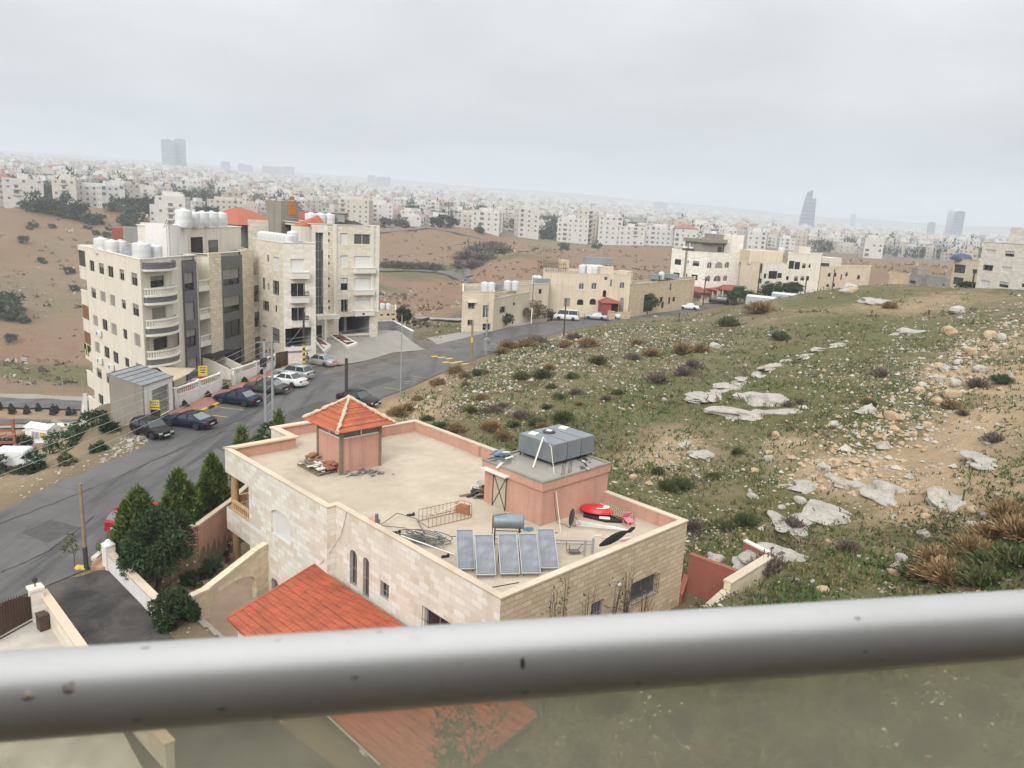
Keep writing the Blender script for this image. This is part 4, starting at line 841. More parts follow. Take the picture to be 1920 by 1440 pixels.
# ================================================================ BUILDING KIT
class Bld:
 def __init__(s,name,loc,label,cat='apartment block',group=None,wallmats=None):
  s.o=Vector(loc); s.root=empty(name,loc,0,label,cat,group); s.mb=MB(); s.mats=wallmats or [M['cream']]
  s.nsh=0
 def L(s,p,z=None): return (p[0]-s.o.x,p[1]-s.o.y,(p[2] if z is None else z)-s.o.z)
 def plane(s,p,q,px,py):
  """surveyed pixel on the upright plane through p,q -> (distance from p, height)"""
  r=ray(px,py); dx,dy=q[0]-p[0],q[1]-p[1]; L=math.hypot(dx,dy); dx/=L; dy/=L; nx,ny=dy,-dx
  t_=(p[0]*nx+p[1]*ny)/(r[0]*nx+r[1]*ny); return ((r[0]*t_-p[0])*dx+(r[1]*t_-p[1])*dy, CZ+r[2]*t_)
 def rect(s,p,q,x0,y0,x1,y1):
  ym,xm=(y0+y1)/2,(x0+x1)/2
  return (s.plane(p,q,x0,ym)[0],s.plane(p,q,x1,ym)[0],s.plane(p,q,xm,y1)[1],s.plane(p,q,xm,y0)[1])
 def wb(s,mb,p,q,u0,u1,z0,z1,d0,d1,m=0):
  """box on the wall plane; depth d0..d1 (negative = proud of the wall)"""
  d=Vector((q[0]-p[0],q[1]-p[1],0)).normalized(); n=Vector((d.y,-d.x,0)); P=Vector((p[0]-s.o.x,p[1]-s.o.y,-s.o.z))
  C=[P+d*u-n*k+Vector((0,0,z)) for z in (z0,z1) for (u,k) in ((u0,d0),(u1,d0),(u1,d1),(u0,d1))]
  return mb.idx([tuple(c) for c in C],[(0,3,2,1),(4,5,6,7),(0,1,5,4),(1,2,6,5),(2,3,7,6),(3,0,4,7)],m)
 def window(s,p,q,u0,u1,z0,z1,ty='g',dep=.18,arch=0):
  if ty=='n': return
  mb=MB(); f=.06
  if ty in 'ws':
   o=s.wb(MB(),p,q,u0,u1,z0,z1,dep-.05,dep+.0).build('shutter',M['shut_white' if ty=='w' else 'shut_grey'],s.root); return o
  s.wb(mb,p,q,u0,u0+f,z0,z1,dep-.07,dep); s.wb(mb,p,q,u1-f,u1,z0,z1,dep-.07,dep); s.wb(mb,p,q,u0+f,u1-f,z0,z0+f,dep-.07,dep); s.wb(mb,p,q,u0+f,u1-f,z1-f,z1,dep-.07,dep)
  if u1-u0>.9: s.wb(mb,p,q,(u0+u1)/2-.03,(u0+u1)/2+.03,z0+f,z1-f,dep-.06,dep)
  fr=mb.build('window',M['white_trim' if ty in 'bm' else 'dark_metal'],s.root)
  s.wb(MB(),p,q,u0,u1,z0,z1,dep-.02,dep+.02).build('pane',M['glass_mid' if ty in 'm' else 'glass'],fr)
  if ty in 'hk':
   zz=z1-(z1-z0)*(.62 if ty=='h' else .4); s.wb(MB(),p,q,u0+f,u1-f,zz,z1,dep-.055,dep-.025).build('shutter',M['shut_grey'],fr)
  if ty=='H': s.wb(MB(),p,q,u0+f,u1-f,z0+(z1-z0)*.55,z1,dep-.055,dep-.025).build('shutter',M['shut_white'],fr)
  if ty=='b':
   mb=MB(); n=max(3,int((u1-u0)/.28))
   for i in range(n+1):
    u=u0+(u1-u0)*i/n; s.wb(mb,p,q,u-.025,u+.025,z0,z1,-.02,.02)
   for k in range(3): z=z0+(z1-z0)*k/2; s.wb(mb,p,q,u0,u1,z-.025,z+.025,-.025,.025)
   mb.build('grille',M['dark_metal'],fr)
  return fr
 def seg(s,p,q,z0,z1,wins=(),m=0,mr=None,depth=.18,off=0.):
  """wall p->q (outside on the right hand when walking p->q, i.e. p is the left end seen from outside)"""
  p=Vector((p[0],p[1],0)); q=Vector((q[0],q[1],0)); d=(q-p).normalized(); n=Vector((d.y,-d.x,0)); W=(q-p).length
  p=p+n*off; q=q+n*off; H=[]
  for w in wins:
   kind=w[4] if isinstance(w[4],str) else 'g'; arch=w[5] if len(w)>5 else 0
   r=s.rect(p,q,*w[:4]) if w[0]>=0 and not (len(w)>6 and w[6]) else w[:4]
   r=(max(.05,r[0]),min(W-.05,r[1]),max(z0+.02,r[2]),min(z1-.02,r[3]))
   if r[1]-r[0]<.15 or r[3]-r[2]<.15: continue
   a=min(arch*(r[1]-r[0])/2,(r[1]-r[0])/2) if arch else 0
   H.append((r[0],r[1],r[2]-z0,r[3]-z0,a)); s.window(p,q,*r,kind,depth)
  s.mb.wall((p.x-s.o.x,p.y-s.o.y,z0-s.o.z),d,W,z1-z0,H,depth,m,mr)
  if off:
   for e in (p,q):
    e2=e-n*off; s.mb.face([s.L(e,z0),s.L(e2,z0),s.L(e2,z1),s.L(e,z1)],m)
   s.mb.face([s.L(p,z1),s.L(q,z1),s.L(q-n*off,z1),s.L(p-n*off,z1)],m)
  return p,q
 def box(s,p,q,dep,z0,z1,mat,name='parapet',d0=0.,u0=0.,u1=None,parent=None):
  W=math.hypot(q[0]-p[0],q[1]-p[1]); mb=MB(); s.wb(mb,p,q,u0,W if u1 is None else u1,z0,z1,d0,d0+dep); return mb.build(name,mat,parent or s.root)
 def deck(s,poly,z,mat,par=.5,name='roof_deck',rim=None,th=.22):
  c=MB(); c.face([s.L(p,z) for p in poly]); c.build(name,mat,s.root)
  if par:
   loc=[(p[0]-s.o.x,p[1]-s.o.y) for p in poly]; mb=MB(); ring(mb,loc,-.06,th,z+par-.02-s.o.z,z+par+.06-s.o.z); mb.build('coping',rim or M['white_trim'],s.root)
   mb=MB(); ring(mb,loc,.02,th-.04,z-.05-s.o.z,z+par-.02-s.o.z,outer=False); mb.build('parapet',s.mats[0],s.root)
 def done(s): return s.mb.build('wall',s.mats,s.root)
def along(p,d,k): return (p[0]+d[0]*k,p[1]+d[1]*k)
def unit(a): L=math.hypot(*a[:2]); return (a[0]/L,a[1]/L)
def make_tank():
 t0=empty('roof_tank',(0,0,0),0,'x','water tank'); mb=MB(); r=.66
 mb.lathe([(r*.97,0),(r,.05),(r,.4),(r*1.008,.43),(r,.46),(r,.85),(r*1.008,.88),(r,.91),(r,1.3),(r*.95,1.39),(r*.6,1.45),(r*.36,1.46)],(0,0,0),16); mb.build('tank_body',M['white_plastic'],t0)
 MB().lathe([(r*.36,1.45),(r*.36,1.53),(r*.3,1.56),(0,1.57)],(0,0,0),12).build('lid',M['white_plastic'],t0); return t0
_tank=[None]
def tank(loc,label,group,s=1.,sz=None):
 if _tank[0] is None: t0=_tank[0]=make_tank()
 else: t0=copy_tree(_tank[0])
 t0.location=loc; t0.scale=(s,s,sz or s); t0['label']=label
 if group: t0['group']=group
 elif 'group' in t0: del t0['group']
 return t0
def ac_unit(b,p,q,u,z,lab):
 W=.85; P=Vector((p[0],p[1],0)); d=Vector((q[0]-p[0],q[1]-p[1],0)).normalized(); n=Vector((d.y,-d.x,0)); c=P+d*u+n*.28; t0=empty('air_conditioner',(c.x,c.y,z),math.atan2(d.y,d.x),lab,'air conditioner','air conditioners on the block by the garage')
 MB().box((0,0,0),(W,.32,.6)).build('casing',M['white_metal'],t0); MB().lathe([(.23,-.175),(.23,-.165),(0,-.165)],(-.12,0,0),14,axis='y').build('fan',M['hose'],t0)
 mb=MB();
 for x in (-.3,.3): mb.box((x,.02,-.33),(.05,.5,.05))
 mb.build('bracket',M['alu'],t0)
# ================================================================ BLOCK A: the corner block with curved balconies
A1=atr(268,600,82)[:2]; fA=unit((.148,.989)); sA=unit((-.679,.734)); ZA=15.9; ZG=2.6
A2=along(A1,fA,24.6); AL=19.5; A4=along(A1,sA,AL); A3=along(A2,sA,AL)
bA=Bld('apartment_block',(A1[0],A1[1],ZG),'cream corner apartment block with curved balconies and dark grey stone strips',wallmats=[M['cream_plain'],M['courses'],M['dark_stone'],M['white_paint']])
Z8=lambda a: tuple(v/3.272+(0 if i%2==0 else 380) for i,v in enumerate(a))
rows=[[(549,355,578,420),(606,372,637,438),(661,390,695,457),(733,410,762,475),(805,432,843,508)],[(560,525,588,585),(615,546,648,608),(673,567,706,634),(746,596,771,652),(813,622,852,695)],[(570,692,600,756),(627,717,659,783),(682,742,716,812),(755,777,780,837),(823,805,861,883)],[(582,856,611,921),(639,885,671,952),(694,915,726,985),(766,953,792,1008),(833,988,868,1050)],[(593,1018,623,1076),(652,1053,683,1113),(703,1085,735,1150)],[(605,1178,634,1237)]]
tys=['gkgkk','ksskk','sgsgs','sgggk','kkg','g']
W_=[(*Z8(w),ty) for rw,tt in zip(rows,tys) for w,ty in zip(rw,tt)]
bA.seg(A4,A1,-14,ZA,W_,0)
uA=lambda px,py=560: bA.plane(A1,A2,px,py)[0]
cut=[uA(x) for x in (268,325,343,367,372,391.5,414,452.5,474,490)]
PA=[along(A1,fA,c) for c in cut]; PA[0]=A1
doors=[(282,517.5,308,538.5,'k'),(285,576,311,597.5,'s'),(288,633,314,655.5,'g'),(292,690,318,720,'g')]
bA.seg(PA[0],PA[1],ZG-3,ZA,doors,0)
bA.seg(PA[1],PA[2],ZG-3,ZA,[],0)
bA.seg(PA[2],PA[3],ZG-3,ZA-.55,[(345.6,510,363.4,544.7,'h'),(347.5,566,365,600,'s'),(349,617,368,651,'k'),(351,671,370,695,'s')],2,off=.22)
bA.seg(PA[3],PA[4],ZG-3,ZA,[],1)
back=lambda p,k: (p[0]-fA[1]*k,p[1]+fA[0]*k)
bA.seg(back(PA[4],1.5),back(PA[5],1.5),ZG-3,ZA-.3,[(373,497,379,530,'g'),(375,550,381,584,'g'),(376,603,383,638,'g')],0)
bA.seg(PA[4],back(PA[4],1.5),ZG-3,ZA-.3,[],0); bA.seg(back(PA[5],1.5),PA[5],ZG-3,ZA-.3,[],0)
bA.seg(PA[5],PA[6],ZG-3,ZA+.15,[],1,off=.18)
bA.seg(PA[6],PA[7],ZG-3,ZA-.35,[(418.7,503.4,449,534.4,'h'),(419.7,555,450,585,'h'),(421,601,451,632,'g'),(420.6,657,454,700,'g')],2,off=.22)
bA.seg(PA[7],PA[8],ZG-3,ZA+.15,[],1,off=.18)
bA.seg(back(PA[8],1.6),back(PA[9],1.6),ZG-3,ZA,[(479,494,484,520,'s'),(480,543,485,570,'s'),(481,592,486,618,'s')],0); bA.seg(PA[8],back(PA[8],1.6),ZG-3,ZA,[],1)
bA.seg(back(PA[9],1.6),A3,ZG-3,ZA,[],0); bA.seg(A3,A4,-14,ZA,[],0); bA.done()
AO=[A1,PA[4],back(PA[4],1.5),back(PA[5],1.5),PA[5],PA[8],back(PA[8],1.6),back(PA[9],1.6),A3,A4]
bA.deck(AO,ZA-.45,M['concrete'],.45)
floors=[bA.plane(A1,A2,297,y)[1] for y in (549,607,664.5)]
def bay_outline(o=0.):
 n=12; u0,u1=cut[0]+.15-o*.3,cut[1]+.1+o*.3; pts=[]
 for k in range(n+1):
  a=k/n; u=u0+(u1-u0)*a; b=.35+.95*math.sin(pi*a)**.75+o; pts.append((A1[0]+fA[0]*u+fA[1]*b,A1[1]+fA[1]*u-fA[0]*b))
 pts=[(A1[0]+fA[0]*u0,A1[1]+fA[1]*u0)]+pts+[(A1[0]+fA[0]*u1,A1[1]+fA[1]*u1)]
 return [(x-bA.o.x,y-bA.o.y) for x,y in pts]
def curved_band(mb,z0,z1,o,th,m=0):
 A_=bay_outline(o); B_=bay_outline(o-th)
 for i in range(len(A_)-1):
  mb.face([(*A_[i],z0),(*A_[i+1],z0),(*A_[i+1],z1),(*A_[i],z1)],m); mb.face([(*B_[i+1],z0),(*B_[i],z0),(*B_[i],z1),(*B_[i+1],z1)],m)
  mb.face([(*A_[i],z1),(*A_[i+1],z1),(*B_[i+1],z1),(*B_[i],z1)],m); mb.face([(*B_[i],z0),(*B_[i+1],z0),(*A_[i+1],z0),(*A_[i],z0)],m)
for i,zf in enumerate(floors+[None]):
 if zf is None:
  z0=bA.plane(A1,A2,297,506)[1]-ZG; mb=MB(); mb.prism(bay_outline(.05),z0,z0+.2); mb.build('canopy',M['white_trim'],bA.root); mb=MB(); curved_band(mb,z0+.2,z0+.85,-.03,.2); mb.build('stone_band',M['dark_stone'],bA.root); continue
 z=zf-ZG; mb=MB(); mb.prism(bay_outline(.06),z-1.0,z-.78); sl=mb.build('balcony',M['white_trim'],bA.root)
 mb=MB(); curved_band(mb,z-.78,z-.22,-.04,.2); mb.build('stone_band',M['dark_stone'],sl)
 mb=MB(); mb.prism(bay_outline(.05),z-.22,z-.02); curved_band(mb,z+.52,z+.64,.0,.16); o_=bay_outline(-.07)
 for a,b in zip(o_[:-1],o_[1:]):
  L=math.hypot(b[0]-a[0],b[1]-a[1]); n=max(1,round(L/.27))
  for k in range(n):
   q=(k+.5)/n; mb.lathe([(.05,0),(.035,.08),(.065,.22),(.035,.42),(.05,.54)],(a[0]+(b[0]-a[0])*q,a[1]+(b[1]-a[1])*q,z-.02),5)
 mb.build('balustrade',M['white_trim'],sl)
mb=MB(); o_=bay_outline(-.05); z=floors[2]-ZG
for a,b in list(zip(o_[:-1],o_[1:])):
 for k in range(3): q=k/3; x,y=a[0]+(b[0]-a[0])*q,a[1]+(b[1]-a[1])*q; mb.tube([(x,y,z+.6),(x,y,z+2.0)],.014,4)
mb.build('guard_bars',M['dark_metal'],bA.root)
for k,(pa,pb,ys) in enumerate([(PA[4],PA[5],(536,589,640)),(PA[8],PA[9],(526,576,623))]):
 for y in ys:
  z=bA.plane(pa,pb,383 if k==0 else 482,y)[1]; W=math.hypot(pb[0]-pa[0],pb[1]-pa[1]); mb=MB()
  bA.wb(mb,pa,pb,0,W,z-.55,z,-.12,1.5); sl=mb.build('balcony',M['white_trim' if k==0 else 'cream_plain'],bA.root); mb=MB(); bA.wb(mb,pa,pb,0,W,z+.58,z+.68,-.12,.05)
  for i in range(int(W/.3)): u=.15+i*.3; bA.wb(mb,pa,pb,u-.06,u+.06,z,z+.58,-.08,.02)
  mb.build('balustrade',M['white_trim'],sl)
  if k: MB_=MB(); bA.wb(MB_,pa,pb,0,W,z-1.3,z-.6,-.14,.1); MB_.build('stone_band',M['dark_stone'],sl)
A4b=along(A4,sA,2.8)
Z=lambda py,px=155: bA.plane(A1,A4b,px,py)[1]
for k,(yt,yb,y2,bars_) in enumerate([(470,501,523,1),(None,545,566,0),(570,597,618,1),(617,642,668,1),(None,690,716,0),(None,735,760,0),(None,776,792,0)]):
 zt=Z(yb); zb=Z(y2); mb=MB(); bA.wb(mb,A4b,A4,0,2.8,zb,zb+.2,0,3.2); bA.wb(mb,A4b,A4,0,2.8,zb+.2,zt,0,.15); bA.wb(mb,A4b,A4,0,.15,zb+.2,zt,.15,3.2); sl=mb.build('balcony',M['cream_plain'],bA.root)
 mb=MB(); bA.wb(mb,A4b,A4,-.05,2.8,zt,zt+.09,-.05,.2); mb.build('handrail',M['white_trim'],sl)
 if bars_:
  zz=Z(yt); mb=MB()
  for i in range(9): u=.05+2.7*i/8; bA.wb(mb,A4b,A4,u-.025,u+.025,zt+.09,zz,.04,.09)
  for i in range(4): z_=zt+.2+(zz-zt-.3)*i/3; bA.wb(mb,A4b,A4,.05,2.75,z_-.02,z_+.02,.045,.085)
  mb.build('guard_bars',M['dark_metal'] if k==0 else M['rust'],sl)
  mb=MB(); bA.wb(mb,A4b,A4,-.02,2.8,zz,zz+.25 if k else ZA,-.02,3.2); mb.build('slab',M['cream_plain'],sl)
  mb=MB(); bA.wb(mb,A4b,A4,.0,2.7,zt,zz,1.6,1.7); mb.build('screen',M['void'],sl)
zt=Z(642); mb=MB(); R=random.Random(4)
for i,(u,h,m) in enumerate([(.2,.55,0),(.75,1.2,0),(1.2,1.25,1),(1.6,.7,0),(2.2,.5,0)]): bA.wb(mb,A4b,A4,u,u+.4,zt-h,zt+.12,-.13,-.08,m)
tag(mb.build('washing',[M['black_cloth'],plain('lime cloth',(.42,.55,.05),.9,0,.1,5.)],loc=bA.o),'dark and lime green laundry hung over the barred rear balcony rail','laundry')
for (px,py,l) in [(190,625,'white air conditioner below the third row of windows, the highest on the pale side wall'),(192,676,'white air conditioner below the fourth row of windows on the pale side wall'),(213.5,688,'white air conditioner at the corner of the translucent shed roof'),(204,761,'white air conditioner with dark grille, the lowest on the pale side wall')]:
 u,z=bA.plane(A4,A1,px,py); ac_unit(bA,A4,A1,u,z,l)
pu=[bA.plane(back(A1,2.2),back(A2,2.2),x,450)[0] for x in (309,352,452)]; B1=back(A1,2.2); B2=back(A2,2.2)
pt=[along(B1,fA,k) for k in pu]; ZPH=bA.plane(B1,B2,400,427)[1]; ZW=bA.plane(B1,B2,330,419)[1]
mb=MB(); n=8; arc=[]
for k in range(n+1):
 a=k/n; q=(pt[0][0]+(pt[1][0]-pt[0][0])*a,pt[0][1]+(pt[1][1]-pt[0][1])*a); b=1.6*math.sin(pi*.5*(1-a))**2-1.6; q=back(q,-b-1.6+1.6*math.sin(pi*a*.5)*0+ (1-math.sin(pi*.5*a))*1.2); arc.append((q[0]-bA.o.x,q[1]-bA.o.y))
bk=[back(pt[1],3.2),back(pt[0],2.2)]; poly=arc+[(q[0]-bA.o.x,q[1]-bA.o.y) for q in bk]
mb.prism(poly,ZA-.5-ZG,[ZW-ZG-.5*k/n for k in range(n+1)]+[ZW-ZG-.5,ZW-ZG]); mb.build('stair_tower',M['white_paint'],bA.root)
ph=MB(); bA.wb(ph,B1,B2,pu[1]+.02,pu[2],ZA-.5,ZPH,0,6); ph=ph.build('penthouse',M['cream_plain'],bA.root)
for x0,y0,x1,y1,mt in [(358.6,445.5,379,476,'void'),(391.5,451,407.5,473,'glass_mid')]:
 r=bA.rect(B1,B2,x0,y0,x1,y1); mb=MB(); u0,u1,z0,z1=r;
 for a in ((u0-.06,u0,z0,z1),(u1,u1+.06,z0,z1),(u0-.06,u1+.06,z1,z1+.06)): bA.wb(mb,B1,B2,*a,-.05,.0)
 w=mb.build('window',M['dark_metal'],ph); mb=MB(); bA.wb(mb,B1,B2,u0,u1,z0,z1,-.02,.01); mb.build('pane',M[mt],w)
mb=MB(); bA.wb(mb,B1,B2,pu[1]-.1,pu[2]+.1,ZPH,ZPH+.12,-.1,6.1); mb.build('coping',M['white_trim'],ph)
gA='white water tanks on the corner block'
labs=['white roof tank of the corner block, first from its far left edge','white roof tank of the corner block, taller one just left of the blue panel','white roof tank of the corner block, half hidden behind the blue panel','biggest white roof tank of the corner block, right of the blue panel','white roof tank of the corner block, beside the white stair wall','white roof tank of the corner block, behind the big pair near the grey wall']
for (px,py,r,s),l in zip([(190,459,96,1.15),(209.5,461,93,1.1),(226,456,96,1.0),(265.5,476,85,1.3),(290,476,86,1.1),(285,455,95,1.1)],labs): x,y,_=atr(px,py,r); tank((x,y,ZA-.44),l,gA,s)
for i,(px,s) in enumerate([(345,1.3),(363,1.1),(380,1.15),(398,1.15),(415,1.1)]):
 x,y,_=atr(px,424,92+i*2.2); tank((x,y,ZPH+.12),'white tank on the penthouse roof, number %s from the ladder side'%['one','two','three','four','five'][i] if 0 else ['white tank on the penthouse roof, closest to the mast','white tank on the penthouse roof, second from the mast','white tank on the penthouse roof, in the middle of the row','white tank on the penthouse roof, second from the red roof','white tank on the penthouse roof, closest to the red roof'][i],'white tanks on the penthouse',s)
x,y,_=atr(226,466,88); sp=empty('solar_heater',(x,y,ZA-.44),rad(20),'blue solar panels with barrel between the white tanks of the corner block','solar heater')
mb=MB();
for k in range(2): mb.idx([(k*1.05,0,.2),(k*1.05+.98,0,.2),(k*1.05+.98,1.4,1.15),(k*1.05,1.4,1.15),(k*1.05,0,.1),(k*1.05+.98,0,.1),(k*1.05+.98,1.4,1.05),(k*1.05,1.4,1.05)],[(0,1,2,3),(7,6,5,4),(0,4,5,1),(1,5,6,2),(2,6,7,3),(3,7,4,0)])
mb.build('panel',M['absorber'],sp); mb=MB(); mb.lathe([(0,-.6),(.25,-.58),(.25,.58),(0,.6)],(1.9,1.5,1.3),12,axis='x'); mb.build('barrel',M['steel'],sp); mb=MB()
for xx in (1.3,2.4):
 for yy in (1.3,1.75): mb.tube([(xx,yy,0),(xx,yy,1.3)],.03,4)
mb.build('stand',M['dark_metal'],sp)
x,y,_=atr(317,478,83.5); lt=empty('lattice_mast',(x,y,ZA-.4),0,'slim white lattice mast against the white stair wall','mast'); mb=MB()
for xx in (-.14,.14): mb.tube([(xx,0,0),(xx,0,3.6)],.03,4)
for k in range(14): mb.tube([(-.14,0,.1+k*.26),(.14,0,.1+k*.26)],.02,4)
mb.build('ladder',M['alu'],lt); mb=MB()
for k in range(4): mb.tube([(-.4+.2*k,0,3.4+.1*k),(-.1+.2*k,.1,4.2-.1*k)],.025,4)
mb.build('aerial',M['dark_metal'],lt)
mb=MB(); p,q=PA[4],PA[6]; z=bA.plane(p,q,390,664)[1]; bA.wb(mb,p,q,.1,5.2,z-.12,z,-1.6,.2); mb.build('awning',M['black_cloth'],bA.root)
def parapet_wall(name,pa,pb,ya,yb,lab,cat='wall',bal=True,z0=2.6,mat='white_paint'):
 """street wall surveyed from base pixels pa,pb with top rows ya,yb"""
 a=atz(*pa,z0); b=atz(*pb,z0); za=bA.plane(a,b,pa[0],ya)[1]-z0; zb=bA.plane(a,b,pb[0],yb)[1]-z0; h=(za+zb)/2; L=math.hypot(b[0]-a[0],b[1]-a[1]); w=empty(name,a,math.atan2(b[1]-a[1],b[0]-a[0]),lab,cat)
 hb=h*.62 if bal else h-.1; mb=MB(); mb.b2(0,L,-.1,.1,-.6,hb); n=max(2,round(L/5)+1)
 for k in range(n): x=.2+(L-.4)*k/(n-1); mb.b2(x-.2,x+.2,-.14,.14,-.6,h+.08)
 mb.build('panel',M[mat],w); mb=MB(); mb.b2(0,L,-.13,.13,h-.12,h); mb.build('coping',M['white_trim'],w)
 if bal:
  mb=MB()
  for i in range(int(L/.34)): x=.17+i*.34; mb.lathe([(.06,0),(.04,.1),(.08,(h-hb)*.4),(.04,(h-hb)*.8),(.06,h-hb-.1)],(x,0,hb),5)
  mb.build('balustrade',M['white_trim'],w)
 return w
parapet_wall('garden_wall',(326,764),(415,730),727,700,'white balustraded wall beside the grey louvred garage')
parapet_wall('garden_wall',(437,720),(517,689),690,667,'white balustraded wall between the entrance steps and the dark gate')
a=atz(518,690,2.6); b=atz(548,684,2.6); g=empty('gate',a,math.atan2(b[1]-a[1],b[0]-a[0]),'dark brown slatted driveway gate beside the red pavement','gate'); L=math.hypot(b[0]-a[0],b[1]-a[1]); mb=MB();
for k in range(8): mb.b2(0,L,-.03,.03,.1+k*.22,.29+k*.22)
mb.build('leaf',M['brown_metal'],g); mb=MB(); mb.b2(L,L+.25,-.13,.13,-.3,2.3); mb.build('post',M['white_paint'],g)
mb=MB(); p=PA[4]
for k in range(7): bA.wb(mb,PA[4],PA[6],.3,2.6,ZG-.3,ZG+.17*(k+1),-3.4+k*.45,-3.4+(k+1)*.45)
st=mb.build('steps',M['conc_floor'],bA.root)
for u in (0.1,2.7):
 mb=MB(); d=Vector((*fA,0)); nn=Vector((fA[1],-fA[0],0)); P=Vector((PA[4][0]-bA.o.x,PA[4][1]-bA.o.y,0))+d*u; pts=[]
 for (k,z0,z1) in ((3.5,-.2,.9),(0.2,-.2,2.2)): pts.append((k,z0,z1))
 c=[P+nn*pts[0][0],P+nn*pts[1][0]];
 mb.idx([tuple(c[0]+Vector((0,0,-.2))),tuple(c[1]+Vector((0,0,-.2))),tuple(c[1]+Vector((0,0,2.2))),tuple(c[0]+Vector((0,0,.9)))]+[tuple(v+d*.18) for v in (c[0]+Vector((0,0,-.2)),c[1]+Vector((0,0,-.2)),c[1]+Vector((0,0,2.2)),c[0]+Vector((0,0,.9)))],[(0,1,2,3),(7,6,5,4),(3,2,6,7),(0,3,7,4),(1,0,4,5),(2,1,5,6)]); mb.build('stair_wall',M['cream_plain'],bA.root)
g0=atz(273,795,2.6); g1=atz(325,768,2.6); U=unit((g1[0]-g0[0],g1[1]-g0[1])); Wd=math.hypot(g1[0]-g0[0],g1[1]-g0[1]); In=(-U[1],U[0])
gar=empty('garage',(g0[0],g0[1],2.6),math.atan2(U[1],U[0]),'lean-to garage with a sloped translucent roof, white front and grey louvred gate','garage')
zt0=bA.plane(g0,g1,273,722)[1]-2.6; zt1=bA.plane(g0,g1,322,707)[1]-2.6; D=2.9
mb=MB(); mb.wall((0,0,0),(1,0,0),Wd,min(zt0,zt1),[(Wd*.26,Wd*.86,.05,min(zt0,zt1)-.45)],.2); mb.idx([(0,0,min(zt0,zt1)),(Wd,0,min(zt0,zt1)),(Wd,0,zt1),(0,0,zt0)],[(0,1,2,3)]); mb.build('front_wall',M['white_paint'],gar)
mb=MB(); mb.prism([(-.2,0),(0,0),(0,D),(-.2,D)],-6,[zt0,zt0,zt0+.9,zt0+.9]); mb.prism([(Wd,0),(Wd+.15,0),(Wd+.15,D),(Wd,D)],-1,[zt1,zt1,zt1+.9,zt1+.9]); mb.build('side_wall',M['concrete'],gar)
mb=MB();
for k in range(15): mb.box((Wd*.56,.1,.2+k*(min(zt0,zt1)-.6)/15),(Wd*.6-.02,.03,.14),0,0,.5)
mb.b2(Wd*.555,Wd*.565,.05,.1,.05,min(zt0,zt1)-.45); mb.build('louvred_gate',M['steel_light'],gar)
t=NT('grey polycarbonate'); n=t.noise(.8,4); M['polyc']=t.out(t.mix(t.rng(n,.3,.7),(.20,.215,.235),(.30,.32,.34)),.3)
mb=MB(); mb.idx([(-.25,-.1,zt0+.05),(Wd+.2,-.1,zt1+.05),(Wd+.2,D,zt1+.95),(-.25,D,zt0+.95),(-.25,-.1,zt0),(Wd+.2,-.1,zt1),(Wd+.2,D,zt1+.9),(-.25,D,zt0+.9)],[(0,1,2,3),(7,6,5,4),(0,4,5,1),(1,5,6,2),(2,6,7,3),(3,7,4,0)]); rf=mb.build('roof',M['polyc'],gar)
mb=MB()
for k in range(6): y=D*k/5-.05*(k==0); z=.9*k/5; mb.tube([(-.25,y,zt0+.07+z),(Wd+.2,y,zt1+.07+z)],.03,4)
mb.build('roof_bar',M['dark_metal'],rf)
sg=atz(289,790,2.6); sgn=empty('sign_board',(sg[0],sg[1],2.5),rad(8),'yellow sign board on a dark stand in front of the louvred garage','sign')
MB().box((0,0,1.6),(1.05,.06,.85)).build('board',M['sign_yellow'],sgn); mb=MB(); R=random.Random(2)
for k in range(3):
 x=-.45
 while x<.4: w_=R.uniform(.05,.16); mb.box((x+w_/2,-.033,1.82-.22*k),(w_,.006,.08)); x+=w_+.04
mb.build('lettering',M['black_rubber'],sgn); mb=MB(); mb.b2(-.5,.5,.04,.12,-.1,1.35); mb.build('stand',M['dark_metal'],sgn)
sl_=[Vector(atr(x,y,r)) for x,y,r in ((294,688,81),(368,690,87),(350,703,80.5),(326,714,77))]; mb=MB(); n=6; P=[]
for i in range(n+1):
 for j in range(n+1):
  a,b=i/n,j/n; p=sl_[0].lerp(sl_[1],a).lerp(sl_[3].lerp(sl_[2],a),b); p.z-=.35*sin(pi*a)*sin(pi*b); P.append(p-sl_[0])
k=len(P); mb.idx([tuple(p) for p in P]+[(p.x,p.y,p.z-.02) for p in P],[(i*(n+1)+j,i*(n+1)+j+1,(i+1)*(n+1)+j+1,(i+1)*(n+1)+j) for i in range(n) for j in range(n)]+[(k+i*(n+1)+j,k+(i+1)*(n+1)+j,k+(i+1)*(n+1)+j+1,k+i*(n+1)+j+1) for i in range(n) for j in range(n)],0,True); tag(mb.build('shade_sail',M['beige_cloth'],loc=sl_[0]),'beige shade sail stretched over the front yard beside the garage','shade sail')
tag((lambda mb:[mb.tube([(0,0,0),(0,0,2.6)],.05,6),mb][1])(MB()).build('sail_post',M['dark_metal'],loc=(*atr(325,714,76.8)[:2],2.4)),'dark post holding the corner of the beige shade sail','post')
for i,(px,py,s,mt,l) in enumerate([(338,718,.5,'red_plastic','red plastic slide in the yard behind the white wall'),(350,712,.35,'red_plastic','smaller red plastic toy beside the slide in the yard')]):
 x,y,_=atr(px,py,80+i*2); mb=MB(); mb.box((0,0,.5),(s*1.6,s*.9,.08),.3,0,0,.5); mb.box((.4*s,0,.4),(.1,s,.9),.3); mb.box((-.2*s,.3,.3),(s,.08,.5),.6); mb.lathe([(s*.5,0),(s*.6,.2),(s*.3,.5),(0,.55)],(s,.2,.3),8); tag(mb.build('garden_toy',M[mt],loc=(x,y,2.7)),l,'toy')
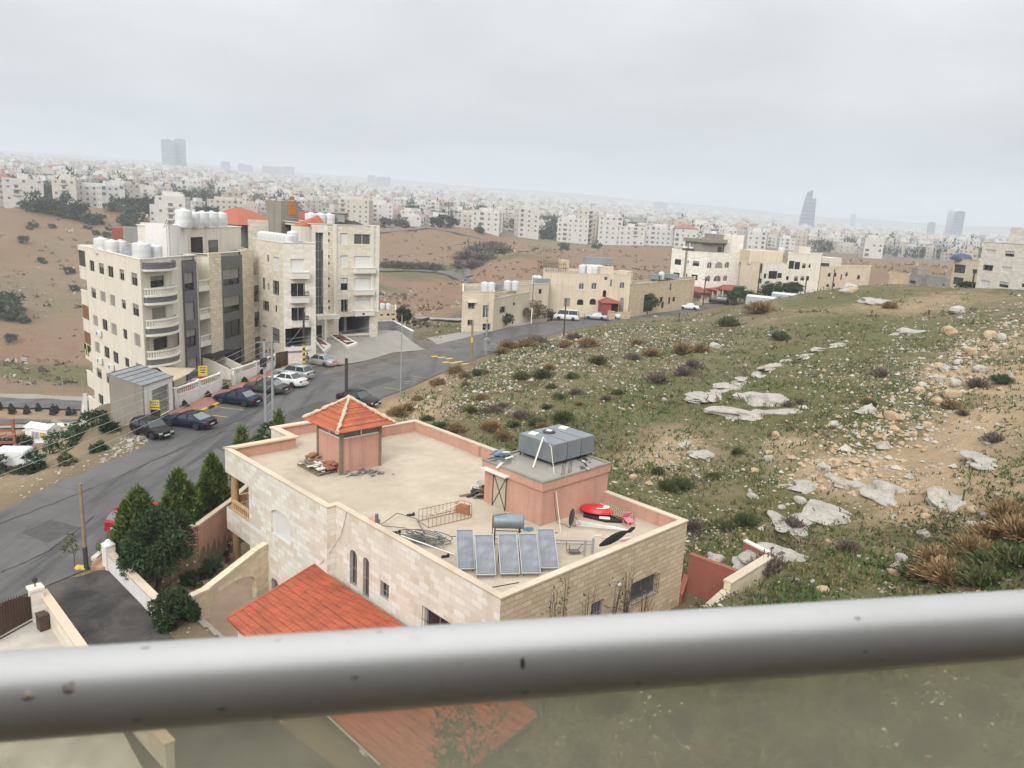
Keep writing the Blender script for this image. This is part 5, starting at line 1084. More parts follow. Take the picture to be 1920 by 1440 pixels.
x,y,_=atr(380.5,706,84.5); fs=empty('sign_board',(x,y,2.6),.5,'yellow sign board with a red foot above the white wall','sign'); MB().b2(-.45,.45,-.03,.03,1.2,2.3).build('board',M['sign_yellow'],fs); MB().b2(-.45,.45,-.03,.03,.9,1.19).build('base_board',M['red_plastic'],fs); mb=MB();
for x in (-.35,.35): mb.tube([(x,.05,0),(x,.05,2.2)],.03,5)
mb.build('leg',M['dark_metal'],fs); mb=MB();
for k in range(3): mb.box((0,-.035,2.1-.25*k),(.6-.1*k,.006,.1))
mb.build('lettering',M['brown_metal'],fs)
x,y,_=atr(365,709,84); mb=MB(); mb.box((0,0,.5),(1.5,.9,.5),.3); mb.box((.1,0,.85),(.9,.8,.4),.3); tag(mb.build('covered_cart',M['white_plastic'],loc=(x,y,2.6),merge=True,bevel=.12),'white covered bundle in the yard next to the yellow board','bundle')
# ================================================================ BLOCK B: white block with garages
B0=atr(532,560,95)[:2]; fB=unit((.76,.65)); iB=(-fB[1],fB[0]); ZB=4.4
bB=Bld('apartment_block',(B0[0],B0[1],ZB),'white and cream stone block with open garages under it beside the forecourt',wallmats=[M['white_stone'],M['courses'],M['cream'],M['void']])
backB=lambda p,k: along(p,iB,k)
kx=lambda P,Q,x,y=540: bB.plane(P,Q,x,y)[0]
Bq=along(B0,fB,10)
Lw=kx(B0,Bq,592); B1_=along(B0,fB,Lw); TL=bB.plane(B0,Bq,560,456)[1]
R0=backB(B1_,7.2); Rq=along(R0,fB,20); r0=kx(R0,Rq,585); rW=kx(R0,Rq,709); Ra=along(R0,fB,r0); Rb=along(R0,fB,rW); TR=bB.plane(R0,Rq,650,422)[1]
SL=9.5; S0=backB(B0,SL)
zg=bB.plane(B0,Bq,560,615)[1]
bB.seg(S0,B0,0,TL,[(492,521,496.6,543,'g'),(502,531,505,543,'g'),(500.5,478,504,491,'k'),(512.5,482,523,508,'w'),(512.5,527,523,552,'b'),(494,565,504,582,'b'),(515.5,572.5,519.5,585,'g'),(512,616,524,641,'b'),(492,609,500,614,'k')],2)
bB.seg(B0,B1_,2.0,TL,[(545,486,570,511,'w'),(546,531.5,571,556,'b'),(547,577,572,601,'b'),(535,615,584,650,'n')],0)
bB.seg(B1_,R0,2.0,TL,[],0)
bB.seg(Ra,along(R0,fB,kx(R0,Rq,592)),2.0,TR,[],0)
gl0,gl1=along(R0,fB,kx(R0,Rq,592)),along(R0,fB,kx(R0,Rq,606)); zgl=bB.plane(R0,Rq,600,436)[1]; zgb=bB.plane(R0,Rq,600,590)[1]
bB.seg(gl0,gl1,zgl,TR,[],0); bB.seg(gl0,gl1,2.0,zgb,[(592.5,610,604,642,'g')],0)
mb=MB(); bB.wb(mb,gl0,gl1,0,math.hypot(gl1[0]-gl0[0],gl1[1]-gl0[1]),zgb,zgl,.5,.6); gw=mb.build('stair_glazing',M['glass_green'],bB.root); mb=MB(); W=math.hypot(gl1[0]-gl0[0],gl1[1]-gl0[1])
for k in range(1,9): z=zgb+(zgl-zgb)*k/9; bB.wb(mb,gl0,gl1,0,W,z-.03,z+.03,.46,.5)
bB.wb(mb,gl0,gl1,W*.55,W*.55+.05,zgb,zgl,.46,.5); mb.build('mullion',M['alu'],gw)
s1,s2=along(R0,fB,kx(R0,Rq,615)),along(R0,fB,kx(R0,Rq,627))
bB.seg(gl1,s1,2.0,TR,[],0)
bB.seg(s1,s2,2.0,TR-.1,[(615.6,y,618.6,y+5.5,'g') for y in (435.5,448.5,478,491,520,533,562,574.5)],1)
bB.seg(s2,Rb,2.0,TR,[(638,437,652,459,'w'),(664,439,695,458.5,'m'),(638,479,653,501,'w'),(664,480,695,502,'w'),(639,521,652,544,'H'),(664,521.5,696,543,'w'),(639.7,562,652,584.5,'b'),(664,561.5,695,573,'w'),(635,593,693,626,'n')],2)
Rc=backB(Rb,11); Sd=backB(S0,0)
bB.seg(Rb,Rc,-3,TR,[],2); bB.seg(Rc,along(Rc,fB,-14),0,TR,[],2);
mb=MB();
for x in (627.5,697,707): u=kx(R0,Rq,x); bB.wb(mb,R0,Rq,u-.22,u+.22,zgb,TR-.02,-.14,0)
mb.build('pilaster',M['white_trim'],bB.root)
bB.done()
zin=bB.plane(B0,Bq,560,648)[1]
bB.deck([B0,B1_,backB(B1_,SL),S0],TL-.35,M['concrete'],.35); bB.deck([Ra,Rb,Rc,backB(Ra,11)],TR-.4,M['concrete'],.4)
for (P,Q,x0,x1,dep) in ((B0,Bq,535,584,6.),(R0,Rq,635,693,8.)):
 u0,u1=kx(P,Q,x0,620),kx(P,Q,x1,620); mb=MB(); bB.wb(mb,P,Q,u0-.02,u1+.02,ZB-.3,ZB-.02,0,dep); bB.wb(mb,P,Q,u0-.02,u1+.02,ZB,ZB+3,dep,dep+.2); bB.wb(mb,P,Q,u0-.12,u0-.02,ZB,ZB+3,.2,dep); bB.wb(mb,P,Q,u1+.02,u1+.12,ZB,ZB+3,.2,dep); bB.wb(mb,P,Q,u0-.02,u1+.02,ZB+2.9,ZB+3.,.2,dep); mb.build('garage_interior',M['concrete_grey'],bB.root)
 if dep>7:
  mb=MB()
  for k in (.6,): u=u0+(u1-u0)*k; bB.wb(mb,P,Q,u-.2,u+.2,ZB,ZB+2.9,3.5,3.9)
  mb.build('pillar',M['white_paint'],bB.root)
def wbox(P,Q,x0,x1,y0,y1,mat='white_trim',name='balcony',rail=None,dark=False):
 u0,u1,z0,z1=bB.rect(P,Q,x0,y0,x1,y1); mb=MB(); bB.wb(mb,P,Q,u0,u1,z0,z1,-.6,0); b=mb.build(name,M[mat],bB.root)
 mb=MB(); bB.wb(mb,P,Q,u0-.05,u1+.05,z1,z1+.07,-.66,.0); mb.build('coping',M['white_paint'],b)
 if rail:
  zr=bB.plane(P,Q,(x0+x1)/2,rail)[1]; mb=MB(); n=14
  for i in range(n+1): u=u0+(u1-u0)*i/n; bB.wb(mb,P,Q,u-.025,u+.025,z1+.07,zr,-.55,-.5)
  for z in (z1+.12,zr-.05): bB.wb(mb,P,Q,u0,u1,z,z+.06,-.56,-.49)
  for u in (u0,u1-.05): bB.wb(mb,P,Q,u,u+.05,zr-.05,zr+.01,-.5,0);
  mb.build('guard_rail',M['dark_metal'],b)
 return b
wbox(B0,Bq,544,577,510.5,522); wbox(B0,Bq,544,576,556,567,rail=546.5); wbox(B0,Bq,546,575,601,612,rail=592)
wbox(R0,Rq,662,701,502.5,512); wbox(R0,Rq,662,699,544,552.5); hb=wbox(R0,Rq,662,698,582.5,591.5)
u0,u1,z0,z1=bB.rect(R0,Rq,675.6,585.5,679.4,589.5); mb=MB()
for k in (0,):
 w=(u1-u0)
 for uu in (u0,u0+w*.34,u0+w*.62,u0+w*.95): bB.wb(mb,R0,Rq,uu,uu+w*.14,z0,z1,-.64,-.6)
 bB.wb(mb,R0,Rq,u0+w*.14,u0+w*.34,(z0+z1)/2-.03,(z0+z1)/2+.03,-.64,-.6); bB.wb(mb,R0,Rq,u0+w*.76,u0+w*.95,(z0+z1)/2-.03,(z0+z1)/2+.03,-.64,-.6)
mb.build('lettering',M['dark_metal'],hb)
u0,u1,z0,z1=bB.rect(R0,Rq,585,588,627,604); mb=MB(); bB.wb(mb,R0,Rq,u0,u1,z1-.55,z1,-1.6,0); bB.wb(mb,R0,Rq,u1-2.2,u1-1.9,ZB-.4,z1-.55,-1.5,-1.1); mb.build('porch',M['white_stone'],bB.root)
for k in range(9):
 q=.12+.80*k/8; p=along(S0,(-iB[0],-iB[1]),SL*q); p=along(p,fB,1.0); tank((p[0],p[1],TL-.33),'white tank in the parapet row of the white block, %s'%['at the corner-block end','second from the corner-block end','third from the corner-block end','fourth from the corner-block end','in the middle','fourth from the street end','third from the street end','second from the street end','at the street end'][k],'white tanks on the side parapet',.95,.85)
p=along(along(S0,(-iB[0],-iB[1]),SL*.72),fB,2.4); tank((p[0],p[1],TL-.33),'white water tank raised a little above the parapet row of the white block','white tanks on the side parapet',1.0,1.1)
for k,px in enumerate((583,600,617)): x,y,_=atr(px,415,110+k*.7); tank((x,y,TR-.38),['white tank on the upper roof of the white block, half behind the small red hip','white tank on the upper roof of the white block, the middle one of three','white tank on the upper roof of the white block, nearest the concrete box'][k],'white tanks on the upper roof',1.25,1.15)
x,y,_=atr(633,416,113); mb=MB(); mb.b2(-1.6,1.2,-1,1,0,1.8); mb.b2(-1.8,1.4,-1.2,1.2,1.8,1.95); mb.build('lift_housing',M['concrete_grey'],bB.root,loc=(x-bB.o.x,y-bB.o.y,TR-.4-ZB))
x,y,_=atr(657,421,112); mb=MB(); mb.idx([(-2,-1,0.2),(2.2,-1,0.2),(2.2,1,0.2),(-2,1,.2),(-1.2,0,1.0),(1.0,0,.8)],[(0,1,5,4),(1,2,5),(2,3,4,5),(3,0,4),(3,2,1,0)]); mb.build('roof_hatch',M['dark_metal'],bB.root,loc=(x-bB.o.x,y-bB.o.y,TR-.4-ZB))
x,y,_=atr(583,424,106.5); zc=bB.plane(R0,Rq,585,424)[1]; mb=MB(); mb.idx([(-1.9,-1.2,0),(1.9,-1.2,0),(1.9,1.6,0),(-1.9,1.6,0),(1.2,.3,1.5)],[(0,1,4),(1,2,4),(2,3,4),(3,0,4),(3,2,1,0)]); o=mb.build('hip_roof',M['tile'],bB.root,loc=(x-bB.o.x,y-bB.o.y,zc-ZB-.1),rz=math.atan2(fB[1],fB[0])); tile_uv(o)
mb=MB(); mb.b2(-2,2,-1.3,1.7,-3,0); mb.build('stair_head',M['cream_plain'],bB.root,loc=(x-bB.o.x,y-bB.o.y,zc-ZB-.12),rz=math.atan2(fB[1],fB[0]))
for nm,pts,h,lab in (('planter',[(586,636),(593,630),(621,648),(607,661)],.35,'small white edged planter of red soil beside the entrance door'),('planter',[(612,626),(634,623),(671,644),(652,651)],.35,'large white edged planter of red soil in front of the right garage')):
 P=[atr(px,py,1)[:2] for px,py in pts]; Q=[hit(px,py,.35) for px,py in pts]; c=Q[0]; pl=empty(nm,(c[0],c[1],c[2]-.35),0,lab,'planter','planters on the forecourt'); loc=[(q[0]-c[0],q[1]-c[1]) for q in Q]
 zt=[q[2]-c[2]+.75 for q in Q]
 if sum(loc[i][0]*loc[(i+1)%4][1]-loc[(i+1)%4][0]*loc[i][1] for i in range(4))<0: loc=loc[::-1]; zt=zt[::-1]
 mb=MB(); mb.prism(loc,-1.5,[z+.02 for z in zt]); mb.build('kerb',M['white_trim'],pl); I_=offset(loc,.42); mb=MB(); mb.prism(I_,0,[z+.06 for z in zt]); mb.build('soil',M['soil'],pl)
a=atr(704,616,113); b=atr(777,640,113);
fw=empty('boundary_wall',(a[0],a[1],2.6),0,'grey block wall with a white coping at the edge of the forecourt','wall')
pts=[((704,603),(704,627),112.5),((737,602),(737,630),116),((775,622),(775,640),113.5)]
mb=MB(); P=[]
for (t_,b_,r) in pts: p=atr(*t_,r); q=atr(*b_,r); P.append((p[0]-a[0],p[1]-a[1],p[2]-2.6,q[2]-2.6-.6))
mc=MB()
for (x0,y0,t0_,b0_),(x1,y1,t1_,b1_) in zip(P[:-1],P[1:]):
 L=math.hypot(x1-x0,y1-y0); nx,ny=-(y1-y0)/L*.15,(x1-x0)/L*.15; mb.prism([(x0-nx,y0-ny),(x1-nx,y1-ny),(x1+nx,y1+ny),(x0+nx,y0+ny)] if True else 0,[b0_,b1_,b1_,b0_],[t0_,t1_,t1_,t0_]); nx*=1.3; ny*=1.3; mc.prism([(x0-nx,y0-ny),(x1-nx,y1-ny),(x1+nx,y1+ny),(x0+nx,y0+ny)],[t0_+.01,t1_+.01,t1_+.01,t0_+.01],[t0_+.12,t1_+.12,t1_+.12,t0_+.12])
mb.build('panel',M['concrete_grey'],fw); mc.build('coping',M['white_paint'],fw)
FC=[P2(*p,4.0) for p in [(585,650),(700,626)]]
fore=sheet('forecourt',FORE,.07,M['conc_floor'],zfun=lambda x,y: zlev(x,y),grid=1.5)
# ================================================================ red roofed house with the bare concrete tower, between the blocks
hr=atr(480,425,118); rh=Bld('house',(hr[0],hr[1],4.),'house with a red hipped roof and bare concrete stair tower behind the pale blocks','house',wallmats=[M['concrete_grey']])
p0=atr(448,440,113)[:2]; p1=atr(536,440,119)[:2]; dd=unit((p1[0]-p0[0],p1[1]-p0[1])); nn=(-dd[1],dd[0]); q0=along(p0,nn,9); q1=along(p1,nn,9); zt=rh.plane(p0,p1,490,422)[1]
rh.seg(p0,p1,3,zt,[(519,428,530,440,'n')],0); rh.seg(p1,q1,3,zt); rh.seg(q1,q0,3,zt); rh.seg(q0,p0,3,zt,[(431,424,438,434,'w'),(441,424,446,436,'w')]); rh.done()
mb=MB(); W=math.hypot(p1[0]-p0[0],p1[1]-p0[1]); e=.9; zr=2.3
mb.idx([(-e,-e,0),(W+e,-e,0),(W+e,9+e,0),(-e,9+e,0),(3.8,4.5,zr),(W-4.2,4.5,zr)],[(0,1,5,4),(1,2,5),(2,3,4,5),(3,0,4),(3,2,1,0)]); o=mb.build('roof',plain('orange red sheet roof',(.36,.10,.055),.7,0,.12,1.5),rh.root,loc=rh.L((*p0,zt)),rz=math.atan2(dd[1],dd[0]))
tz=atr(540,378,114); tw=atr(527,400,112)[:2]; tw2=atr(560,400,114)[:2]; u=unit((tw2[0]-tw[0],tw2[1]-tw[1])); mb=MB(); ztw=rh.plane(tw,tw2,540,377)[1]; rh.wb(mb,tw,tw2,0,math.hypot(tw2[0]-tw[0],tw2[1]-tw[1]),4,ztw,0,3); tt=mb.build('stair_tower',M['concrete'],rh.root)
M['orange_ply']=plain('orange shuttering board',(.52,.19,.035),.7,0,.15,2.)
mb=MB(); u0,u1,z0,z1=rh.rect(tw,tw2,540.5,380,554,417); rh.wb(mb,tw,tw2,u0,u1,z0+1.0,z1,-.04,.02);
for k in range(3): rh.wb(mb,tw,tw2,u0+.2,u1-.2,z0+1.4+k*.8,z0+1.9+k*.8,-.07,-.04)
mb.build('shuttering',M['orange_ply'],tt)
p=atr(572,410,124); mb=MB(); mb.idx([(-2.5,-1,0),(2.5,-1,0),(2.5,2,0),(-2.5,2,0),(-1.5,.5,1.1),(1.5,.5,1.1)],[(0,1,5,4),(1,2,5),(2,3,4,5),(3,0,4),(3,2,1,0)]); mb.build('roof_dormer',M['red_metal'],rh.root,loc=(p[0]-rh.o.x,p[1]-rh.o.y,p[2]-rh.o.z))
mb=MB(); mb.b2(-2.2,2.2,-.7,1.8,-6,0); mb.build('dormer_wall',M['white_paint'],rh.root,loc=(p[0]-rh.o.x,p[1]-rh.o.y,p[2]-rh.o.z))
p=atr(244,428,128); st=empty('shed',(p[0],p[1],p[2]-3),.5,'grey shed with a faded red side just behind the corner block roof','shed'); MB().b2(-1.0,1.2,-.8,.8,-8,3.2).build('wall',M['concrete_grey'],st); MB().b2(-2.4,-1.0,-.7,.7,-8,3.0).build('red_wall',M['red_render'],st)
# ================================================================ HOUSES ALONG THE STREET BEYOND
def simple(name,label,pl,pr,rl,rr,ztop_px,zb,dep,mats,wins,deckmat='concrete',par=.45,sidewins=(),lift_mat=None,cat='house',group=None,leftside=True):
 """block with its street face between pixels pl..pr at ranges rl..rr"""
 p=atr(pl[0],pl[1],rl)[:2]; q=atr(pr[0],pr[1],rr)[:2]; b=Bld(name,(p[0],p[1],zb),label,cat,group,[M[k] for k in mats]); d=unit((q[0]-p[0],q[1]-p[1])); n=(-d[1],d[0]); p2,q2=along(p,unit(p),dep),along(q,unit(q),dep); zt=b.plane(p,q,*ztop_px)[1]
 b.seg(p,q,zb-4,zt,wins,0); b.seg(q,q2,zb-4,zt,[],1); b.seg(q2,p2,zb-4,zt,[],0); b.seg(p2,p,zb-4,zt,sidewins,1); b.done()
 b.deck([p,q,q2,p2],zt-par,M[deckmat],par,rim=M[mats[0]])
 b.p,b.q,b.p2,b.q2,b.d,b.n,b.zt=p,q,p2,q2,d,n,zt; return b
def roofbox(b,px,py,w,dep,h,mat,name='roof_room',back=3.,parent=None):
 u,_=b.plane(b.p,b.q,px,py); c=along(along(b.p,b.d,u),b.n,back); mb=MB(); mb.b2(-w/2,w/2,-dep/2,dep/2,-.5,h); return mb.build(name,M[mat],b.root,loc=b.L(c,b.zt),rz=math.atan2(b.d[1],b.d[0]))
c1=simple('house','sandy two storey house end on to the bend, with white tanks and barred windows',(866,585),(925,590),126,128,(890,547),2.0,14,['tan_plain','tan_plain'],[(878,566,890,578.5,'b'),(877,600,887,610,'b'),(905,607,919,619,'b'),(905,572,917,596,'m')])
u0,u1,z0,z1=c1.rect(c1.p,c1.q,876,564,892,567); mb=MB(); c1.wb(mb,c1.p,c1.q,u0,u1,z0,z1,-.5,0); mb.build('window_hood',M['white_trim'],c1.root)
for px,l in ((908.5,'white tank on the sandy bend house, nearest the valley'),(921,'white tank on the sandy bend house, second from the valley'),(951,'white tank on the sandy bend house, beside the grey cistern'),(965,'white tank on the sandy bend house, closest to its neighbour')): x,y,_=atr(px,548,131 if px<940 else 136); tank((x,y,c1.zt-.4),l,'white tanks on the bend house',1.0,1.15)
x,y,_=atr(934,550,133); mb=MB(); mb.b2(-.7,.7,-.5,.5,.3,1.3); mb.b2(-.6,-.5,-.4,.4,0,.3); mb.b2(.5,.6,-.4,.4,0,.3); tag(mb.build('cistern',M['steel'],loc=(x,y,c1.zt-.4)),'grey steel cistern between the white tanks of the bend house','cistern')
c1b=simple('house','sandy single storey wing behind the bare brown tree',(925,585),(1004,575),128.2,146,(965,553),2.2,9,['tan_plain','tan_plain'],[(937,575,947,586,'b',1.),(962,567,966,573,'g'),(985,577,990,584,'g')])
c2=simple('house','plain sandy house with a steel cistern and two dark windows beside the bare tree',(967,560),(1028,560),140,147,(1000,533),2.2,8,['tan_plain','tan_plain'],[(1010,542,1016,551,'g'),(1031,556,1036,566,'g')])
for px,l in ((1003,'white tank on the plain sandy house, left of the steel cistern'),(1010,'white tank on the plain sandy house, against the steel cistern')): x,y,_=atr(px,534,148); tank((x,y,c2.zt-.4),l,'white tanks on the plain sandy house',.95,1.15)
x,y,_=atr(1019,536,148); mb=MB(); mb.b2(-1.8,1.2,-.6,.6,.1,1.0); tag(mb.build('cistern',M['steel'],loc=(x,y,c2.zt-.2)),'long grey steel cistern on the plain sandy house','cistern')
W3=[(1085.5,531,1095,542.5,'m',1.),(1109,530,1119,542.5,'m',1.),(1162,529,1171,541,'m',1.),(1082,561,1094,572,'g',.8),(1105.5,560,1117.5,571.5,'g',.8),(1130,544,1137,557,'g',1.),(1144,524,1148,538,'m'),(1133,515,1140,526,'m'),(1057,559,1069,575,'s'),(1161,558,1169.5,585,'s',1.)]
c3=simple('house','large sandy two storey house with arched windows and a red porch',(1016,560),(1180,555),152,157,(1100,513),2.3,13,['tan_plain','tan_plain'],W3)
roofbox(c3,1121,510,3.2,3.5,1.6,'white_paint',back=4); roofbox(c3,1063,510,1.8,2,2.3,'tan_stone',name='chimney_block',back=3); roofbox(c3,1138,515,2.6,1.5,1.5,'tan_plain',name='stair_head',back=.8)
x,y,_=atr(1121,495,160); mb=MB(); mb.b2(-3,2.9,-1,1,0,1.25); tag(mb.build('cistern',M['steel'],loc=(x,y,c3.zt+1.75)),'grey steel cistern on the white roof room of the arched house','cistern')
for px,l in ((1091,'white dome topped tank on the arched house, nearer the railing'),(1115,'white dome topped tank on the arched house, before the roof room')): x,y,_=atr(px,514,157); tank((x,y,c3.zt-.4),l,'white tanks on the arched house',1.15,1.3)
u,z=c3.plane(c3.p,c3.q,1018,514); mb=MB(); W=c3.plane(c3.p,c3.q,1062,514)[0]
for k in range(10): c3.wb(mb,c3.p,c3.q,.1+W*k/9.6,.16+W*k/9.6,c3.zt,c3.zt+1.7,.1,.16); c3.wb(mb,c3.p,c3.q,.1+W*k/9.6,.16+W*k/9.6,c3.zt,c3.zt+1.7,5.1,5.16)
for z in (.8,1.65): c3.wb(mb,c3.p,c3.q,.1,W,c3.zt+z,c3.zt+z+.06,.1,.16); c3.wb(mb,c3.p,c3.q,.1,W,c3.zt+z,c3.zt+z+.06,5.1,5.16); c3.wb(mb,c3.p,c3.q,.1,.16,c3.zt+z,c3.zt+z+.06,.05,5.2); c3.wb(mb,c3.p,c3.q,W-.06,W,c3.zt+z,c3.zt+z+.06,.05,5.2)
mb.build('roof_railing',M['dark_metal'],c3.root)
u0,u1,z0,z1=c3.rect(c3.p,c3.q,1122,557,1159,582); mb=MB(); c3.wb(mb,c3.p,c3.q,u0,u0+1.9,2,z0+1.8,-2.6,-.02); mb.build('porch',M['red_metal'],c3.root)
P=Vector((c3.p[0],c3.p[1],0)); d=Vector((*c3.d,0)); n_=Vector((c3.n[0],c3.n[1],0))
def cq(u,k,z): v=P+d*u-n_*(-k); v=P+d*u+n_*k; return c3.L((v.x,v.y,z))
mb=MB(); w_=(u0+u1)/2; mb.idx([cq(u0-.2,0,z0+1.9),cq(u1+.2,0,z0+1.9),cq(u1+.2,-3,z0+1.75),cq(u0-.2,-3,z0+1.75),cq(w_-.5,0,z1)],[(0,3,4),(3,2,4),(2,1,4),(0,1,2,3)]); mb.build('porch_roof',M['red_metal'],c3.root)
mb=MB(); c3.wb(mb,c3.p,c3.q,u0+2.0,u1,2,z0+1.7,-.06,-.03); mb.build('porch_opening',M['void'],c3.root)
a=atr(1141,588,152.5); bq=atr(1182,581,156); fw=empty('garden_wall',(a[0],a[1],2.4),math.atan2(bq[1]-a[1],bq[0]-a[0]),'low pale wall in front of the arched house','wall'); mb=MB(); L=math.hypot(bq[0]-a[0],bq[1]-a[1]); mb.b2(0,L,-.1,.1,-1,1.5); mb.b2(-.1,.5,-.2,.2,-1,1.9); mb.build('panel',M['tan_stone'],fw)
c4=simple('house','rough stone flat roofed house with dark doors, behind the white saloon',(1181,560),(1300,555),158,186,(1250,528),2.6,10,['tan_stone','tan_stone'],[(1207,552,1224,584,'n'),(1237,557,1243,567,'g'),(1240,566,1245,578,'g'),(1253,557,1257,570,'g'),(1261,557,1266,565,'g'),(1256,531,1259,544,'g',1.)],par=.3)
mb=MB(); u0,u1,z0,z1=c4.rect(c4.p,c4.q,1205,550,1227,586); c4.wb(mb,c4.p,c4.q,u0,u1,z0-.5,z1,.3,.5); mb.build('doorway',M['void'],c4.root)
roofbox(c4,1187,520,2,2.6,2.6,'tan_plain',back=2)
mb=MB(); u0,u1,z0,z1=c4.rect(c4.p,c4.q,1182,519,1187,535); c4.wb(mb,c4.p,c4.q,u0,u1,z0,z1,.7,.9); mb.build('tarp_screen',M['steel'],c4.root)
for i,(px,py,l) in enumerate([(1229,519,'grey steel cistern with a white lid on the stone house, by the pole'),(1251,523,'long grey steel cistern on the stone house roof')]):
 x,y,_=atr(px,py,176+6*i); mb=MB(); mb.b2(-1.4-i,1.4+i,-.7,.7,.3,1.3); mb.b2(-1.2,-1.1,-.5,.5,0,.3); mb.b2(1.1,1.2,-.5,.5,0,.3); tag(mb.build('cistern',M['steel'],loc=(x,y,c4.zt-.2)),l,'cistern','steel cisterns on the stone house')
x,y,_=atr(1240,519,180); tank((x,y,c4.zt-.2),'white tank between the two steel cisterns of the stone house',None,1.0,1.2)
for (xa,ya,xb,yb,ra,rb,h,l,mt) in [(1245,582,1267,577,177,183,2.,'pale yard wall between the stone house doors','tan_plain'),(1275,573,1316,566,187,194,2.2,'pale yard wall behind the white saloon','tan_plain')]:
 a=atr(xa,ya,ra); b_=atr(xb,yb,rb); w=empty('yard_wall',(a[0],a[1],2.6),math.atan2(b_[1]-a[1],b_[0]-a[0]),l,'wall'); L=math.hypot(b_[0]-a[0],b_[1]-a[1]); MB().b2(0,L,-.1,.1,-1,h).build('panel',M[mt],w); MB().b2(0,L,-.14,.14,h,h+.1).build('coping',M['tan_stone'],w)
WD=[(1265,486,1277,496.5,'g'),(1289,488,1291,494,'g'),(1299,489.5,1311,499,'k'),(1262,511,1274,521,'g'),(1286,513.5,1288.5,519,'g'),(1296,515,1308,525,'g')]
d1=simple('house','tall white house with arched first floor windows and a bare concrete top storey',(1256,515),(1322,515),207,203,(1290,470.5),3.4,11,['white_stone','white_stone'],WD)
q=d1.q; q3=atr(1389,500,211)[:2]; n3=unit((q3[0]-q[0],q3[1]-q[1]))
d1b=Bld('house',(q[0],q[1],3.4),'x'); # arched wing shares the same house
bpy.data.objects.remove(d1b.root); d1b.root=d1.root; d1b.o=d1.o; d1b.mats=[M['white_stone'],M['white_stone']]
q3b=along(q3,(-n3[1],n3[0]),11)
d1b.seg(q,q3,0,d1.zt,[(1326,491.5,1335,503,'m',1.),(1341,491,1355,503,'s',.9),(1359,491,1367.5,502.5,'m',1.),(1324,517,1332,528,'m',1.),(1338,516.5,1352,528,'m',.9),(1356,516,1364,527,'m',1.)],0); d1b.seg(q3,q3b,0,d1.zt,[],0); d1b.seg(q3b,d1.q2,0,d1.zt,[],0); d1b.done()
d1b.deck([q,q3,q3b,d1.q2],d1.zt-.4,M['concrete'],.4)
d1b.p,d1b.q,d1b.d,d1b.n,d1b.zt=q,q3,n3,(-n3[1],n3[0]),d1.zt
mb=MB(); zt_=d1b.plane(q,q3,1385,441)[1]; L3=math.hypot(q3[0]-q[0],q3[1]-q[1]); u0=d1b.plane(q,q3,1371,460)[0]; d1b.wb(mb,q,q3,u0,L3,d1.zt-.02,zt_,0.003,8); mb.build('stair_tower',M['white_stone'],d1.root)
zc=d1b.plane(q,q3,1340,449)[1]; mb=MB(); ul=d1b.plane(q,q3,1316,460)[0]+2.2; d1b.wb(mb,q,q3,ul,u0-.02,d1.zt-.3,zc-.2,2.5,9); uc=d1b.plane(q,q3,1316,452)[0]+2.2; d1b.wb(mb,q,q3,uc-.4,u0-.02,zc-.9,zc,1.4,9.3); un=d1b.plane(q,q3,1356,440)[0]; d1b.wb(mb,q,q3,un,u0-.02,zc,zt_,3,7); ts=mb.build('top_storey',M['concrete'],d1.root)
for x0,x1,y0,y1 in ((1358,1366,464,474),(1368,1370,461,474)):
 r=d1b.rect(q,q3,x0,y0,x1,y1); mb=MB(); d1b.wb(mb,q,q3,r[0],r[1],r[2],r[3],2.46,2.52); mb.build('window',M['glass'],ts)
x,y,_=atr(1337,446,212); tank((x,y,zc),'white tank high on the bare concrete top storey of the white house',None,1.25,1.3)
x,y,_=atr(1345,449,212); mb=MB(); mb.b2(-1.6,1.6,-.6,.6,0,.9); tag(mb.build('cistern',M['white_metal'],loc=(x,y,zc)),'low white cistern next to the tank on the concrete top storey','cistern')
for px,l in ((1286,'small dark solar heater with white barrel at the left roof edge of the white house'),(1298,'small dark solar heater with white barrel beside the concrete storey')):
 x,y,_=atr(px,468,207); sh_=empty('solar_heater',(x,y,d1.zt-.35),.2,l,'solar heater'); mb=MB(); mb.lathe([(0,-.7),(.28,-.68),(.28,.68),(0,.7)],(0,.4,1.1),10,axis='x'); mb.build('barrel',M['white_metal'],sh_); mb=MB(); mb.idx([(-.9,-.9,.1),(.9,-.9,.1),(.9,.3,.9),(-.9,.3,.9)],[(0,1,2,3)]); mb.b2(-.8,-.7,.3,.5,0,.9); mb.b2(.7,.8,.3,.5,0,.9); mb.build('panel',M['dark_metal'],sh_)
x,y,_=atr(1299,463,209); mb=MB(); mb.b2(-1.,1.,-.5,.5,.6,1.6); mb.b2(-.9,-.8,-.4,.4,0,.6); mb.b2(.8,.9,-.4,.4,0,.6); tag(mb.build('cistern',M['white_metal'],loc=(x,y,d1.zt+.4)),'white box cistern on legs at the concrete storey of the white house','cistern')
mb=MB(); u=d1.plane(d1.p,d1.q,1285,500)[0]; d1.wb(mb,d1.p,d1.q,u-.25,u+.25,2,d1.zt+.05,-.25,0); mb.build('flue',M['concrete'],d1.root)
